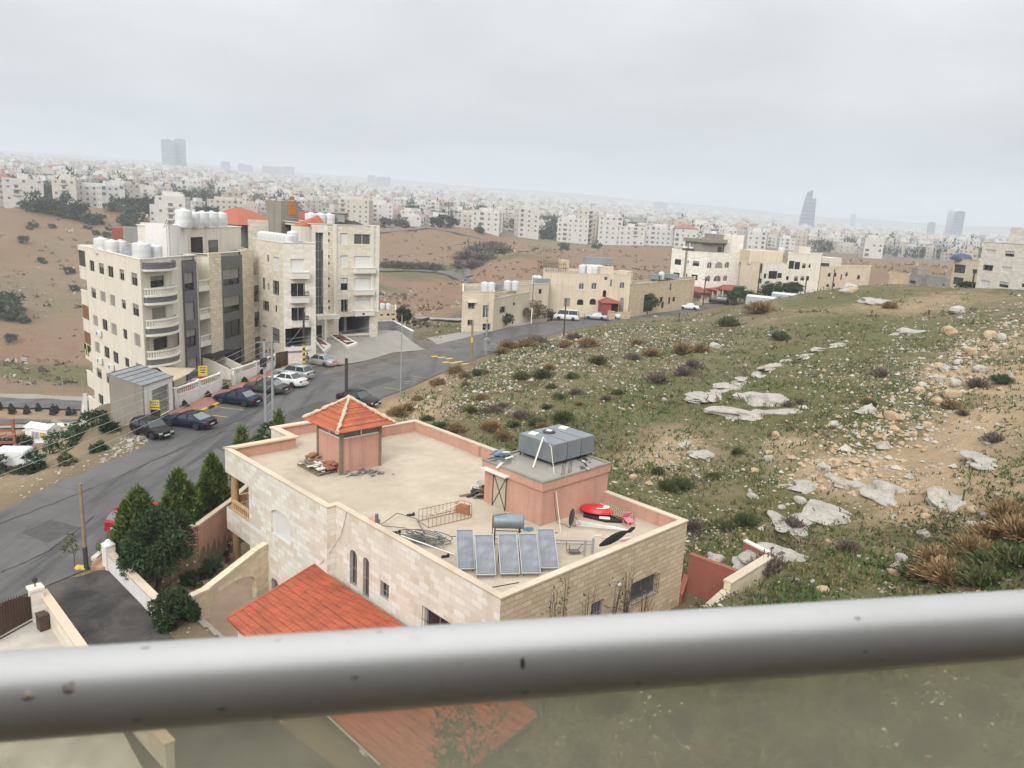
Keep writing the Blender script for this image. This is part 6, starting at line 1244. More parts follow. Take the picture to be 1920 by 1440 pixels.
for (x0,x1,yt,yb,l) in [(1291,1333,536.5,546,'long red sheet roof over the side entrance of the white house'),(1339,1351,538,544,'small square red awning of the white house'),(1352,1386,533,542,'wide hipped red porch roof of the white house')]:
 p=atr(x0,yb,201.5); q_=atr(x1,yb,203.5); h=atr((x0+x1)/2,yt,205)[2]-p[2]; L=math.hypot(q_[0]-p[0],q_[1]-p[1]); aw=empty('porch',(p[0],p[1],3.),math.atan2(q_[1]-p[1],q_[0]-p[0]),l,'porch'); z=p[2]-3.
 mb=MB(); mb.idx([(-.3,-1.5,z-.1),(L+.3,-1.5,z-.1),(L+.3,2.5,z+.2),(-.3,2.5,z+.2),(L*.22,.9,z+h),(L*.78,.9,z+h)],[(0,1,5,4),(1,2,5),(2,3,4,5),(3,0,4),(3,2,1,0)]); mb.build('roof',M['red_metal'],aw); mb=MB()
 for u in (0,L): mb.b2(u-.12,u+.12,-1.3,-1.06,-2,z)
 mb.b2(.2,L-.2,.5,.7,-2,z); mb.build('post',M['tan_plain'],aw)
e1=simple('house','plain sandy house with a blank side wall, right of the tall white house',(1385,530),(1427,535),208,203,(1405,490),4.8,12,['tan_plain','tan_plain'],[(1424,494,1429,512,'g'),(1421,522,1430,531,'g')])
f1=simple('house','cream two storey house above the green hedge with dark recessed balcony',(1428,525),(1474,520),204,207,(1450,494),6.,9,['cream_plain','tan_plain'],[(1432,513,1437,522,'g'),(1441,508,1457,523,'g'),(1457.5,512,1466,521.5,'g')])
roofbox(f1,1447,485,9,6,2.9,'tan_plain',back=6)
f2=simple('house','cream three storey house with paired dark balcony openings',(1474,510),(1537,508),208,212,(1500,475.5),6.5,12,['cream_plain','cream_plain'],[(1479,489,1489,504,'g'),(1490,491,1500,505,'g'),(1504,494,1511,503,'k'),(1516,494.5,1520,502,'k'),(1471,518,1479,525,'g'),(1489,518,1496,527,'k'),(1501,518,1508,526,'k'),(1512.5,518,1517,526,'g')])
roofbox(f2,1512,474,3,3,1.7,'cream_plain',back=2.5); x,y,_=atr(1464,476,216); tank((x,y,f2.zt-.3),'white tank on the roof edge between the two cream houses',None,1.3,.9)
g1=simple('house','sandy house with small arched windows, half hidden behind the field crest',(1537,520),(1630,522),214,236,(1580,500),7.,9,['tan_plain','tan_plain'],[(1552,511,1558,519,'g',1.),(1563,511,1569,519,'g',1.),(1576,514,1579,525,'g'),(1585,510,1590,518,'g',1.),(1607,515,1613,524,'g',1.),(1549,532,1555,538,'g',1.),(1561,531,1566,538,'g',1.)])
roofbox(g1,1577,500,5,5,2.2,'cream_plain',back=4); mb=MB(); u,z=g1.plane(g1.p,g1.q,1556,497); c=along(along(g1.p,g1.d,u),g1.n,1.5); mb.b2(-1,1,-.6,.6,-.2,.8); mb.build('roof_box',M['dark_metal'],g1.root,loc=g1.L(c,g1.zt))
h1=simple('house','low sandy house just showing over the field crest',(1667,520),(1705,522),236,232,(1685,513.5),8.4,8,['tan_stone','tan_stone'],[],par=.25)
h2=simple('house','low grey house with white screens and two dark openings over the field crest',(1705,524),(1778,530),231,216,(1740,518),8.2,8,['concrete_grey','white_stone'],[(1706,526,1717,532,'g'),(1726,522,1737,535,'s')],par=.25)
roofbox(h2,1704,510,3.2,3,1.6,'concrete',back=3); x,y,_=atr(1757,528,214); mb=MB(); mb.b2(-3.2,3.,-.1,.1,-1,1.8); tag(mb.build('screen_wall',M['white_paint'],loc=(x,y,8.)),'patchy white screen wall beside the low grey house','wall')
i1=simple('house','sandy house with deep dark balconies beside the large pale house',(1784,520),(1832,520),186,180,(1808,486),11.4,9,['tan_plain','tan_plain'],[(1789,496,1810,512,'g'),(1787,520,1806,534,'g'),(1823,505,1832,513,'g'),(1822,529,1827,538,'g')],par=.3)
x,y,_=atr(1803,483,186); mb=MB(); mb.lathe([(1.9,0),(1.9,.5),(1.6,1.1),(0,1.5)],(0,0,0),12); tag(mb.build('covered_tank',plain('dark blue tarpaulin',(.06,.08,.17),.6,0,.1,2.),loc=(x,y,i1.zt-.3)),'dark blue covered tank on the sandy house roof','tank')
WJ=[(1848.5,468,1867,478.5,'w'),(1884,471,1902,481,'H'),(1844,497,1861.5,507,'b'),(1878,500,1897,511.5,'w'),(1838,525.5,1856.5,537,'w'),(1873,528.5,1891,539,'H'),(1915,532,1928,539,'g')]
j1=simple('house','large pale three storey house at the right edge, with white roller shutters',(1832,520),(1990,530),159,142,(1880,455.5),12.6,12,['white_stone','white_stone'],WJ)
roofbox(j1,1905,455,7,6,2.6,'white_stone',name='stair_head',back=4); mb=MB(); u=j1.plane(j1.p,j1.q,1909,450)[0]; c=along(along(j1.p,j1.d,u),j1.n,4.5); mb.b2(-1.2,4,-1,1,0,1.1); mb.build('cistern',M['hose'],j1.root,loc=j1.L(c,j1.zt+2.15),rz=math.atan2(j1.d[1],j1.d[0]))
vh=simple('house','small sandy house in the hollow behind the forecourt wall',(705,600),(742,603),150,152,(722,582),-1.,8,['tan_plain','tan_plain'],[(713,589,719,592,'g'),(725,588,731,592,'g'),(734,588,740,591,'g'),(712,600,717,603,'g'),(725,600,731,603,'g'),(735,597,741,603,'g')],par=.3)
for px,l in ((717,'white tank on the small hollow house, near its red hatch'),(728,'white tank on the small hollow house, nearer the cypress')): x,y,_=atr(px,580,154); tank((x,y,vh.zt-.2),l,'white tanks on the hollow house',.8)
mb=MB(); mb.idx([(-2,-1,0),(2,-1,0),(2,2,0),(-2,2,0),(0,.5,1.8)],[(0,1,4),(1,2,4),(2,3,4),(3,0,4),(3,2,1,0)]); x,y,_=atr(708,583,156); mb.build('hip_roof',M['red_metal'],vh.root,loc=vh.L((x,y,vh.zt+.2)))
for (x0,x1,yt,yb,r,l) in [(1402,1455,551,559,193,'long white topped cover above a blue side, nearer of two at the street end'),(1450,1494,546,553,200,'white domed cover with a blue end, farther along the street')]:
 p=atr(x0,yb,r); q=atr(x1,yb,r-2); L=math.hypot(q[0]-p[0],q[1]-p[1]); c=empty('parked_trailer',(p[0],p[1],3.2),math.atan2(q[1]-p[1],q[0]-p[0]),l,'covered trailer','white topped covers at the street end'); zt=atr(x0,yt,r)[2]-3.2; mb=MB(); n=8; Pn=[]
 for i in (0,1):
  for k in range(n+1): Pn.append((L*i,1.25-2.5*k/n,zt-.45+.4*sin(pi*k/n)))
 mb.idx(Pn,[(k,k+1,n+1+k+1,n+1+k) for k in range(n)]); mb.face(Pn[:n+1]); mb.face(Pn[n+1:][::-1]); mb.build('cover',M['white_plastic'],c)
 mb=MB(); mb.b2(.02,L-.02,-1.2,1.2,.5,zt-.46); mb.build('side',plain('faded blue side',(.42,.44,.49),.7,0,.1,1.),c)
 for u in (L*.2,L*.8): mb=MB(); mb.lathe([(.0,-1.1),(.45,-1.1),(.45,-.85),(0,-.85)],(u,0,.45),12,axis='y'); mb.build('wheel',M['black_rubber'],c)
# ================================================================ VEHICLES AND THE MAN
def car_paint(name,c,metal=.2):
 t=NT(name); n=t.noise(2.,4); m=t.out(t.mix(t.rng(n,.35,.7),c,scl(c,.82)),t.rng(n,.3,.7,.36,.5),metal,.32); t.b.inputs['Coat Weight'].default_value=.1; t.b.inputs['Coat Roughness'].default_value=.12; return m
M['tyre']=plain('tyre rubber',(.02,.02,.02),.85,0,.1,9.)
M['rim']=plain('wheel rim',(.38,.38,.39),.4,.7,.1,5.)
M['carglass']=NT('car window glass').out((.035,.045,.05),.06,0,.7)
M['carglass_pale']=NT('pale car glass with sky reflection in its colour').out((.12,.15,.155),.05,0,.9)  # sky reflection is put into the paler base colour
M['lamp_red']=NT('red tail lamp').out((.30,.012,.012),.25,0)
t=NT('lit red tail lamp'); t.b.inputs['Emission Color'].default_value=(1,.12,.12,1); t.b.inputs['Emission Strength'].default_value=1.6; M['lamp_lit']=t.out((.5,.02,.02),.3)
M['lamp_white']=NT('clear headlamp').out((.55,.56,.55),.15,0,.8)
M['plate']=NT('number plate').out((.7,.7,.66),.5)
KIND={ # length, width, hood z, belt z, roof z, x of: windscreen base, roof front, roof rear, rear glass base, tail deck z
'sedan':(4.55,1.74,.84,.92,1.43,.95,.25,-.95,-1.55,.98),'coupe':(4.6,1.72,.78,.86,1.33,.85,.15,-.85,-1.7,.92),'hatch':(3.95,1.68,.86,.92,1.42,.85,.3,-1.35,-1.8,.95),'wagon':(4.45,1.76,.9,.98,1.52,.95,.3,-1.65,-2.0,1.0),
'suv':(4.8,1.85,1.05,1.12,1.78,.9,.35,-1.9,-2.2,1.1),'van':(4.75,1.7,1.05,1.15,1.98,1.9,1.35,-2.1,-2.3,1.15)}
def make_car(kind,paint,lab,pos,heading,cat='car',lit=False,trim=None,group=None,glass='carglass',rear='carglass',plate=True,scale=1.):
 L,W,zh,zb,zr,xw,xf,xr,xb,zd=KIND[kind]; root=empty('parked_car' if kind!='van' else 'parked_van',pos,heading,lab,cat,group); h=W/2; root.scale=(scale,)*3
 n=24; xs=[L/2-L*i/n for i in range(n+1)]
 def top(x):
  if x>xw: a=(x-xw)/(L/2-xw); return zb+(zh-zb)*min(1,a*1.3)-.16*max(0,a-.72)/.28
  if x<xb: a=(xb-x)/(L/2+xb+1e-6); return zd-.10*a**2
  return zb+(zd-zb)*max(0,(xw-x)/(xw-xb))
 def half(x): a=abs(x)/(L/2); return h*(1-.16*max(0,(a-.72)/.28)**2)
 bot=lambda x: .22+.12*max(0,(abs(x)/(L/2)-.8)/.2)
 V=[];F=[]; k=0
 arch=.34
 wx=(L*.30,-L*.29)
 for x in xs:
  w,t_,b=half(x),top(x),bot(x)
  zz=b
  for a in wx:
   dx=abs(x-a)
   if dx<arch: zz=max(zz,.32+math.sqrt(arch*arch-dx*dx)*.98)
  zz=min(zz,t_-.12)
  V+=[(x,-w*.93,zz),(x,-w,max(zz+.02,b+.22)),(x,-w*.985,max(zz+.04,t_-.13)),(x,-w*.9,t_),(x,w*.9,t_),(x,w*.985,max(zz+.04,t_-.13)),(x,w,max(zz+.02,b+.22)),(x,w*.93,zz)]; k+=1
 for i in range(k-1):
  for j in range(8): F.append((i*8+j,i*8+(j+1)%8,(i+1)*8+(j+1)%8,(i+1)*8+j))
 mb=MB(); mb.idx(V,F,0,True); mb.face(V[:8],0); mb.face(V[-8:][::-1],0); body=mb.build('body',paint,root)
 hw=half(0)*.92; rw=hw*.83
 bx=[xw,xb]; P=lambda x,s,z,w: (x,s*w,z)
 tr=.05
 mb=MB(); R_=[(xf,-rw,zr-.02),(xf+.05,0,zr),(xf,rw,zr-.02),(xr,rw,zr-.03),(xr-.05,0,zr-.01),(xr,-rw,zr-.03)]
 mb.idx([(x,y,z+.045) for x,y,z in R_]+[(x,y*1.02,z-.02) for x,y,z in R_],[(0,1,4,5),(1,2,3,4),(0,6,7,1),(1,7,8,2),(2,8,9,3),(3,9,10,4),(4,10,11,5),(5,11,6,0)],0,True)
 xm=(xf+xr)/2-.05
 for s in (-1,1):
  for (x0,x1) in ((xw-.06,xf),(xm,xm-.02),(xb+.08,xr)): mb.tube([P(x0,s,zb,hw),P(x1,s,zr-.02,rw)],.045,6)
 mb.build('roof',paint,root)
 g=0.012
 for s in (-1,1):
  mb=MB(); q=[(xw-.12,s*(hw-g),zb),(xm,s*(hw-g),zb),(xm,s*(rw-g),zr-.05),(xf-.02,s*(rw-g),zr-.05)]; mb.face(q if s<0 else q[::-1]); q=[(xm,s*(hw-g),zb),(xb+.12,s*(hw-g),zb+(zd-zb)*.6),(xr+.02,s*(rw-g),zr-.06),(xm,s*(rw-g),zr-.05)]; mb.face(q if s<0 else q[::-1]); mb.build('side_window',M[glass],root)
 MB().face([(xw,-hw*.95,zb),(xw,hw*.95,zb),(xf,rw*.97,zr-.01),(xf,-rw*.97,zr-.01)]).build('windscreen',M[glass if glass!='carglass' or rear=='carglass' else rear],root)
 MB().face([(xb,hw*.95,zd+.0),(xb,-hw*.95,zd+.0),(xr,-rw*.97,zr-.03),(xr,rw*.97,zr-.03)]).build('rear_window',M[rear],root)
 for a in wx:
  for s in (-1,1):
   r=.31 if kind not in('suv','van') else .36; mb=MB(); y=s*(h-.1); mb.lathe([(r*.62,-.1),(r*.95,-.1),(r,-.06),(r,.06),(r*.95,.1),(r*.62,.1)],(a,y,r),18,axis='y'); wh=mb.build('wheel',M['tyre'],root); mb=MB(); mb.lathe([(0,-.085),(r*.2,-.09),(r*.62,-.07),(r*.62,.07),(r*.2,.09),(0,.085)],(a,y,r),14,axis='y'); mb.build('rim',M['rim'],wh)
 e=half(L/2)
 for s in (-1,1):
  zt=top(L/2-.05)
  MB().box((L/2-.03,s*(e-.2),zt-.12),(.1,.32,.15)).build('headlight',M['lamp_white'],root)
  zt=top(-L/2+.05); MB().box((-L/2+.03,s*(e-.16),zt-.16),(.1,.28,.2 if kind!='van' else .4)).build('tail_light',M['lamp_lit' if lit else 'lamp_red'],root)
  if kind!='coupe' or 1: MB().box((xw-.2,s*(h+.06),zb+.02),(.12,.18,.11)).build('mirror',paint,root)
 tp=trim or paint
 MB().box((L/2+.02,0,.42),(.14,e*1.9,.2)).build('front_bumper',tp,root); MB().box((-L/2-.02,0,.45),(.14,e*1.9,.22)).build('rear_bumper',tp,root)
 if plate:
  MB().box((L/2+.095,0,.44),(.01,.5,.11)).build('number_plate',M['plate'],root); MB().box((-L/2-.095,0,.62 if kind in('suv','wagon','van') else .56),(.01,.5,.11)).build('number_plate',M['plate'],root)
 MB().box((L/2+.0,0,.66),(.06,e*1.0,.1)).build('grille',M['black_rubber'],root)
 return root
pt=car_paint('black car paint',(.012,.012,.013)); nv=car_paint('navy car paint',(.012,.018,.042)); nv2=car_paint('dark blue car paint',(.010,.017,.05)); gr=car_paint('grey green car paint',(.075,.075,.068)); wh=car_paint('white car paint',(.72,.72,.72),0.); sv=car_paint('silver car paint',(.42,.43,.44),.4); dg=car_paint('charcoal car paint',(.018,.019,.021)); rd=car_paint('red car paint',(.36,.012,.03),0); kh=car_paint('dark green black car paint',(.02,.024,.02))
M['trim']=plain('black bumper plastic',(.02,.02,.021),.7,0,.1,5.)
ZC=2.535
def cpos(px,py,z=ZC): p=atz(px,py,z); return (p[0],p[1],z)
H=rad
make_car('hatch',pt,'small black hatchback parked on the dirt verge by the concrete wall',cpos(285,816),rad(-31),trim=M['trim'])
make_car('coupe',nv,'navy saloon with a spoiler, parked at the near end of the red pavement',cpos(355,799),rad(164),rear='carglass_pale')
make_car('sedan',nv2,'dark blue saloon parked between the empty painted bay and the grey car',cpos(446,757),rad(163),rear='carglass_pale')
make_car('sedan',gr,'grey green saloon parked behind the lattice pole',cpos(500,735),rad(165),rear='carglass_pale')
make_car('sedan',wh,'white saloon with a sloping black rear window, parked beside the grey car',cpos(538,722),rad(158),rear='carglass')
make_car('wagon',sv,'silver white estate car with dark tailgate, last in the row by the striped pole',cpos(552,708),rad(160),rear='carglass')
make_car('sedan',sv,'silver saloon with red tail lamps lit, turning at the forecourt',cpos(600,685),rad(155),rear='carglass_pale',lit=True)
make_car('sedan',dg,'charcoal saloon half hidden behind the orange roofed tower',(-15.3,74.6,ZC),rad(-30))
make_car('hatch',rd,'red hatchback mostly hidden behind the big round garden tree',(-22.1,43.2,ZC),rad(80),rear='carglass_pale')
make_car('van',wh,'white minibus parked by the bare brown tree',cpos(1062,600),rad(168),'van')
make_car('sedan',sv,'silver saloon parked before the red porch, nearest the road',cpos(1117,599),rad(166),group='pale saloons before the red porch')
make_car('sedan',wh,'white saloon tucked behind the silver one before the red porch',cpos(1142,596.5),rad(160),group='pale saloons before the red porch')
make_car('sedan',wh,'white saloon on the street beside the rough stone house',cpos(1291,580),rad(168))
make_car('suv',kh,'black off-road car parked under the red porches of the white house',cpos(1347,569,2.6),rad(166))
make_car('suv',pt,'dark car just showing behind the black off-road car',cpos(1358,566,2.6),rad(160))
p=cpos(281,803);
pp=cpos(576,689); man=empty('person',pp,rad(-20),'man in a grey top and pale trousers standing beside the striped pole','person')
def skinned(name,pts,edges,radii,mat,parent,sub=2):
 me=bpy.data.meshes.new(name); me.from_pydata(pts,edges,[]); o=bpy.data.objects.new(name,me); COL.objects.link(o); o.parent=parent; me.materials.append(mat)
 md=o.modifiers.new('skin','SKIN');
 for v,r in zip(me.skin_vertices[0].data,radii): v.radius=(r,r)
 me.skin_vertices[0].data[0].use_root=True; md.use_smooth_shade=True; o.modifiers.new('sub','SUBSURF').levels=sub; o.modifiers['sub'].render_levels=sub; return o
J=[(0,0,.95),(0,0,1.15),(0,.01,1.38),(0,.01,1.5),(0,.0,1.62),(0,-.01,1.74),(-.1,0,.9),(-.11,.02,.5),(-.11,.03,.08),(-.11,-.1,.04),(.1,0,.9),(.12,-.02,.5),(.12,.0,.08),(.12,-.13,.04),(-.2,.01,1.42),(-.26,.02,1.15),(-.25,-.06,.92),(-.25,-.09,.82),(.2,.01,1.42),(.27,.0,1.16),(.24,-.14,.98),(.22,-.2,.9)]
E_=[(0,1),(1,2),(2,3),(3,4),(4,5),(0,6),(6,7),(7,8),(8,9),(0,10),(10,11),(11,12),(12,13),(2,14),(14,15),(15,16),(16,17),(2,18),(18,19),(19,20),(20,21)]
R_=[.15,.14,.155,.06,.095,.085,.1,.072,.045,.04,.1,.072,.045,.04,.07,.05,.036,.04,.07,.05,.036,.04]
M['skin']=plain('skin',(.35,.20,.13),.6,0,.05,9.)
body=skinned('body',J,E_,R_,M['skin'],man)
top_=[0,1,2,14,15,18,19];
M['shirt']=plain('grey shirt',(.14,.14,.145),.9,0,.1,9.); M['trousers']=plain('pale trousers',(.36,.34,.32),.9,0,.1,9.)
skinned('shirt',[J[0],J[1],J[2],J[14],J[15],J[16],J[18],J[19],J[20]],[(0,1),(1,2),(2,3),(3,4),(4,5),(2,6),(6,7),(7,8)],[.165,.155,.17,.085,.066,.052,.085,.066,.052],M['shirt'],man)
skinned('trousers',[J[0],J[6],J[7],(-.11,.03,.12),J[10],J[11],(.12,0,.12)],[(0,1),(1,2),(2,3),(0,4),(4,5),(5,6)],[.16,.115,.088,.07,.115,.088,.07],M['trousers'],man)
mb=MB(); mb.lathe([(.0,.13),(.06,.115),(.1,.06),(.105,-.01),(.095,-.06)],(0,.015,1.7),12); mb.build('hair',M['black_cloth'],man)
mb=MB(); mb.box((0,-.115,1.64),(.03,.04,.045));
for s in (-1,1): mb.box((.105*s,0,1.64),(.02,.04,.06))
mb.build('face',M['skin'],man)
# ================================================================ POLES AND WIRES
def pole(name,px,pyb,pyt,lab,mat,r0=.13,r1=.09,pxt=None,z=None,rng_=None,cat='utility pole',group=None,arms=(),extra=None,lamp=False):
 b=atz(px,pyb,z) if z is not None else hit(px,pyb)
 if rng_: x,y,_=atr(px,pyb,rng_); b=(x,y,G(x,y))
 rr_=math.hypot(b[0],b[1]); t_=atr(pxt if pxt is not None else px,pyt,rr_); root=empty(name,b,0,lab,cat,group)
 h=t_[2]-b[2]; mb=MB(); mb.tube([(0,0,-.4),(0,0,h*.5),(0,0,h)],[r0,(r0+r1)/2,r1],8); mb.build('shaft',M[mat],root); root['h']=h
 for (hz,w,ang) in arms:
  mb=MB(); mb.box((0,0,hz*h),(w,.1,.1),ang);
  mb.build('cross_arm',M['dark_metal' if mat!='steel_light' else 'steel_light'],root)
  for k in (-.45,-.15,.15,.45): mb=MB(); mb.lathe([(.03,0),(.06,.04),(.03,.1),(.055,.15),(0,.2)],(w*k*cos(ang),w*k*sin(ang),hz*h+.04),6); mb.build('insulator',M['white_plastic' if mat=='steel_light' else 'dark_metal'],root)
 if lamp:
  mb=MB(); mb.tube([(0,0,h-.1),(-.5,-.2,h+.15),(-1.1,-.4,h+.2)],.035,5); mb.build('lamp_arm',M['steel_light'],root); mb=MB(); mb.box((-1.3,-.48,h+.2),(.6,.2,.12),.37); mb.build('lamp_head',M['steel_light'],root)
 del root['h']; return root,Vector((b[0],b[1],b[2]+h))
p1,T1=pole('utility_pole',162,1068,905,'bleached greenish timber pole at the lane corner, its foot blackened','pole_tan',.115,.085,z=2.5)
mb=MB(); mb.tube([(0,0,0),(0,0,1.3)],.122,10); mb.build('black_foot',M['pole_dark'],p1)
p2,T2=pole('utility_pole',649,800,672,'dark stub pole standing behind the orange roofed tower','pole_dark',.17,.14,z=2.5)
p3,T3=pole('street_lamp',751,738,592,'slim grey steel lamp post at the edge of the stony field','steel_light',.08,.05,z=2.6,cat='lamp post')
p4,T4=pole('utility_pole',883,685,600,'brown timber pole with a yellow band beside the rumble strip','pole_tan',.17,.13,z=2.6)
mb=MB(); mb.tube([(0,0,3.0),(0,0,3.7)],.165,10); mb.build('yellow_band',M['yellow'],p4)
p5,T5=pole('utility_pole',911,664,566,'thin steel pole with stacked insulators and a street lamp at the bend','steel_light',.10,.06,z=2.6)
mb=MB()
for k in range(6): mb.lathe([(.05,0),(.16,.05),(.05,.12)],(.0,0,6.2-.75*k),6)
mb.build('insulator',M['dark_metal'],p5); mb=MB(); mb.tube([(0,0,3.6),(-.8,-.3,4.1),(-1.5,-.5,4.2)],.04,5); mb.build('lamp_arm',M['steel_light'],p5); mb=MB(); mb.box((-1.75,-.6,4.2),(.6,.2,.12),.35); mb.build('lamp_head',M['steel_light'],p5)
p6,T6=pole('utility_pole',1057,628,560,'dark pole on the field side of the road, opposite the minibus','pole_dark',.12,.1)
p7,T7=pole('utility_pole',1078,592,536,'leaning black pole at the wall of the arched house','pole_dark',.16,.13,z=2.5)
p8,T8=pole('utility_pole',996,607,520,'slim pole with a whitened foot beside the bare tree','timber',.1,.08,z=2.5)
mb=MB(); mb.tube([(0,0,0),(0,0,2.9)],.11,8); mb.build('white_foot',M['white_paint'],p8)
p9,T9=pole('utility_pole',1230,586,517,'dark pole between the arched house and the white saloon','pole_dark',.15,.12,z=2.6)
p10,T10=pole('utility_pole',1318,571,519,'dark pole with a cross arm before the red sheet roof','pole_dark',.15,.12,z=2.6,arms=((.9,1.6,.2),))
p11,T11=pole('utility_pole',1420,553,494,'dark leaning pole beside the blank sandy wall','pole_dark',.17,.14,rng_=198,z=3.)
p12,T12=pole('utility_pole',1509,548,517,'short dark pole at the end of the green hedge','pole_dark',.17,.14,rng_=200)
p13,T13=pole('utility_pole',1561,536,504,'dark pole against the small arched windows over the crest','pole_dark',.16,.13,rng_=208)
p14,T14=pole('utility_pole',1822,540,507,'dark pole in front of the deep balconies by the large pale house','pole_dark',.14,.12,rng_=150)
p15,T15=pole('utility_pole',570,692,585,'pole banded yellow and black at its foot, by the standing man','pole_dark',.17,.12,z=2.55)
for k in range(5):
 mb=MB(); mb.tube([(0,0,.1+k*.62),(0,0,.42+k*.62)],.19,10); mb.build('yellow_band',M['yellow'],p15)
b=atz(505,800,2.5); tw=empty('power_pylon',b,rad(20),'grey steel twin pole with lattice bracing and a crossbar of insulators','pylon'); h=atr(505,640,math.hypot(b[0],b[1]))[2]-b[2]
mb=MB(); mb.box((-.32,0,h/2-.3),(.2,.2,h+.6)); mb.build('shaft',M['steel_light'],tw); mb=MB(); mb.tube([(.32,0,-.4),(.32,0,h+.15)],.12,10); mb.build('shaft',M['steel_light'],tw)
mb=MB();
for k in range(9): mb.tube([(-.28,0,.3+k*.75),(.28,0,.85+k*.75)],.03,4)
mb.build('bracing',M['steel_light'],tw)
arms=[]
for k,zz in enumerate((h-.1,h-1.0,h-1.7)):
 mb=MB(); w=2.0 if k==0 else 1.0; mb.box((0,.12,zz),(w,.12,.12)); mb.build('cross_arm',M['steel'],tw)
 for x in (-.45,-.15,.15,.45): mb=MB(); mb.lathe([(.04,0),(.09,.05),(.04,.11),(.08,.17),(0,.24)],(x*w,.12,zz+.06),6); mb.build('insulator',M['dark_metal'],tw)
mb=MB(); mb.b2(-.7,-.15,-.3,.1,h-2.2,h-1.4); mb.build('switch_box',M['dark_metal'],tw)
mb=MB(); mb.tube([(-.7-.35*cos(a*.4),-.1,h-3.6+.45*sin(a*.4)) for a in range(17)],.03,5); tag(mb.build('cable_loop',M['black_rubber'],loc=b),'black loop of spare cable hanging beside the steel pylon','cable loop')
TW=Vector((b[0],b[1],b[2]+h))
def wire(a,b_,lab,sag=.5,group='power wires',r=.014): return rope('power_wire',[tuple(a),tuple(b_)],r,'steel_light',lab,'wire',sag,group,24)
ends=[(-120,855),(-120,880),(-120,907),(-120,935),(-120,962)]
for k,(ex,ey) in enumerate(ends): wire(TW+Vector((-.8+.4*k,0,-.1-.28*k)),atr(ex,ey,47),['thin pale wire from the pylon to the street corner, the topmost of five','thin pale wire from the pylon to the street corner, second from the top','thin pale wire from the pylon to the street corner, third of five','thin pale wire from the pylon to the street corner, second from below','thin pale wire from the pylon to the street corner, the lowest of five'][k],.6)
for k in range(4): wire(TW+Vector((-.6+.4*k,0,-.1-.25*k)),T15+Vector((0,0,-.3-.35*k)) if k>2 else T5+Vector((0,0,-.1-.5*k)),['thin wire from the pylon to the bend pole, highest','thin wire from the pylon to the bend pole, middle','thin wire from the pylon to the bend pole, lowest','thin wire from the pylon to the striped foot pole'][k],.5)
for a,b_,l in ((T5,T8,'thin wire between the bend pole and the pole by the bare tree'),(T8,T7,'thin wire between the poles beside the bare tree and arched house'),(T7,T9,'thin wire along the front of the arched house'),(T9,T10,'thin wire along the front of the rough stone house'),(T10,T11,'thin wire before the red porches of the white house')): wire(a-Vector((0,0,.2)),b_-Vector((0,0,.2)),l,.4)
c=hit(913,658); sb=empty('junction_box',c,.3,'grey round topped metal cabinet at the roadside by the bend pole','cabinet'); mb=MB(); mb.b2(-.45,.45,-.2,.2,0,1.5); mb.lathe([(.45,-.2),(.45,.2)],(0,0,1.5),16,axis='y'); mb.build('housing',M['steel_light'],sb)
c=hit(924,660); tr_=empty('trolley',c,.2,'small wire trolley beside the grey roadside cabinet','trolley'); mb=MB()
for x in (-.4,.4):
 for y in (-.3,.3): mb.tube([(x,y,.1),(x,y,1.2)],.03,4)
for z in (.3,.7,1.15): mb.tube([(-.4,-.3,z),(.4,-.3,z),(.4,.3,z),(-.4,.3,z),(-.4,-.3,z)],.03,4)
mb.build('frame',M['steel_light'],tr_); mb=MB()
for x in (-.4,.4): mb.lathe([(.0,-.04),(.12,-.04),(.12,.04),(0,.04)],(x,0,.12),8,axis='y')
mb.build('wheel',M['red_plastic'],tr_)
# ================================================================ GARDEN WALLS, GATE, PLANTS
def leafmat(name,c,v=.3):
 t=NT(name); n=t.noise(1.3,4,.7); n2=t.noise(11,3,.7); col=t.mix(t.rng(n,.35,.65),scl(c,1-v),scl(c,1+v)); col=t.mix(t.rng(n2,.4,.7,0,.6),col,scl((c[0]*1.2,c[1],c[2]*.8),.55)); t.b.inputs['Subsurface Weight'].default_value=0; return t.out(col,.75,0,.25)
LM={'dark':leafmat('dark evergreen leaves',(.028,.052,.022)),'thuja':leafmat('thuja sprays',(.06,.105,.022)),'thuja_tip':leafmat('fresh thuja tips',(.13,.18,.032)),'cyp':leafmat('cypress foliage',(.025,.042,.022)),'mid':leafmat('shrub leaves',(.05,.085,.03)),'far':leafmat('far tree foliage',(.058,.078,.05)),'brown':leafmat('bare brown twigs',(.13,.095,.075)),'straw':leafmat('dry straw',(.30,.22,.115)),'bushg':leafmat('green bush twigs',(.085,.11,.04)),'grey':leafmat('grey thornbush',(.20,.175,.145)),'olive':leafmat('olive scrub',(.115,.115,.045)),'red':leafmat('red brown bougainvillea',(.12,.07,.05)),'rustb':leafmat('rusty dry scrub',(.19,.115,.05))}
def leaves(n,shape,size,rng,up=.35,asp=1.7):
 """n small leaf cards scattered through a crown volume; shape(rng,n) -> points and outward directions"""
 P,D=shape(rng,n); a=rng.normal(size=(n,3))+D*up*2; a/=np.linalg.norm(a,axis=1)[:,None]+1e-9; b=np.cross(a,rng.normal(size=(n,3))); b/=np.linalg.norm(b,axis=1)[:,None]+1e-9
 s=size*rng.uniform(.6,1.4,(n,1)); V=np.stack([P-b*s*.5,P+a*s*asp*.5-b*s*.1,P+a*s*asp,P+b*s*.5],1).reshape(-1,3); F=np.arange(n*4).reshape(n,4); return V,F
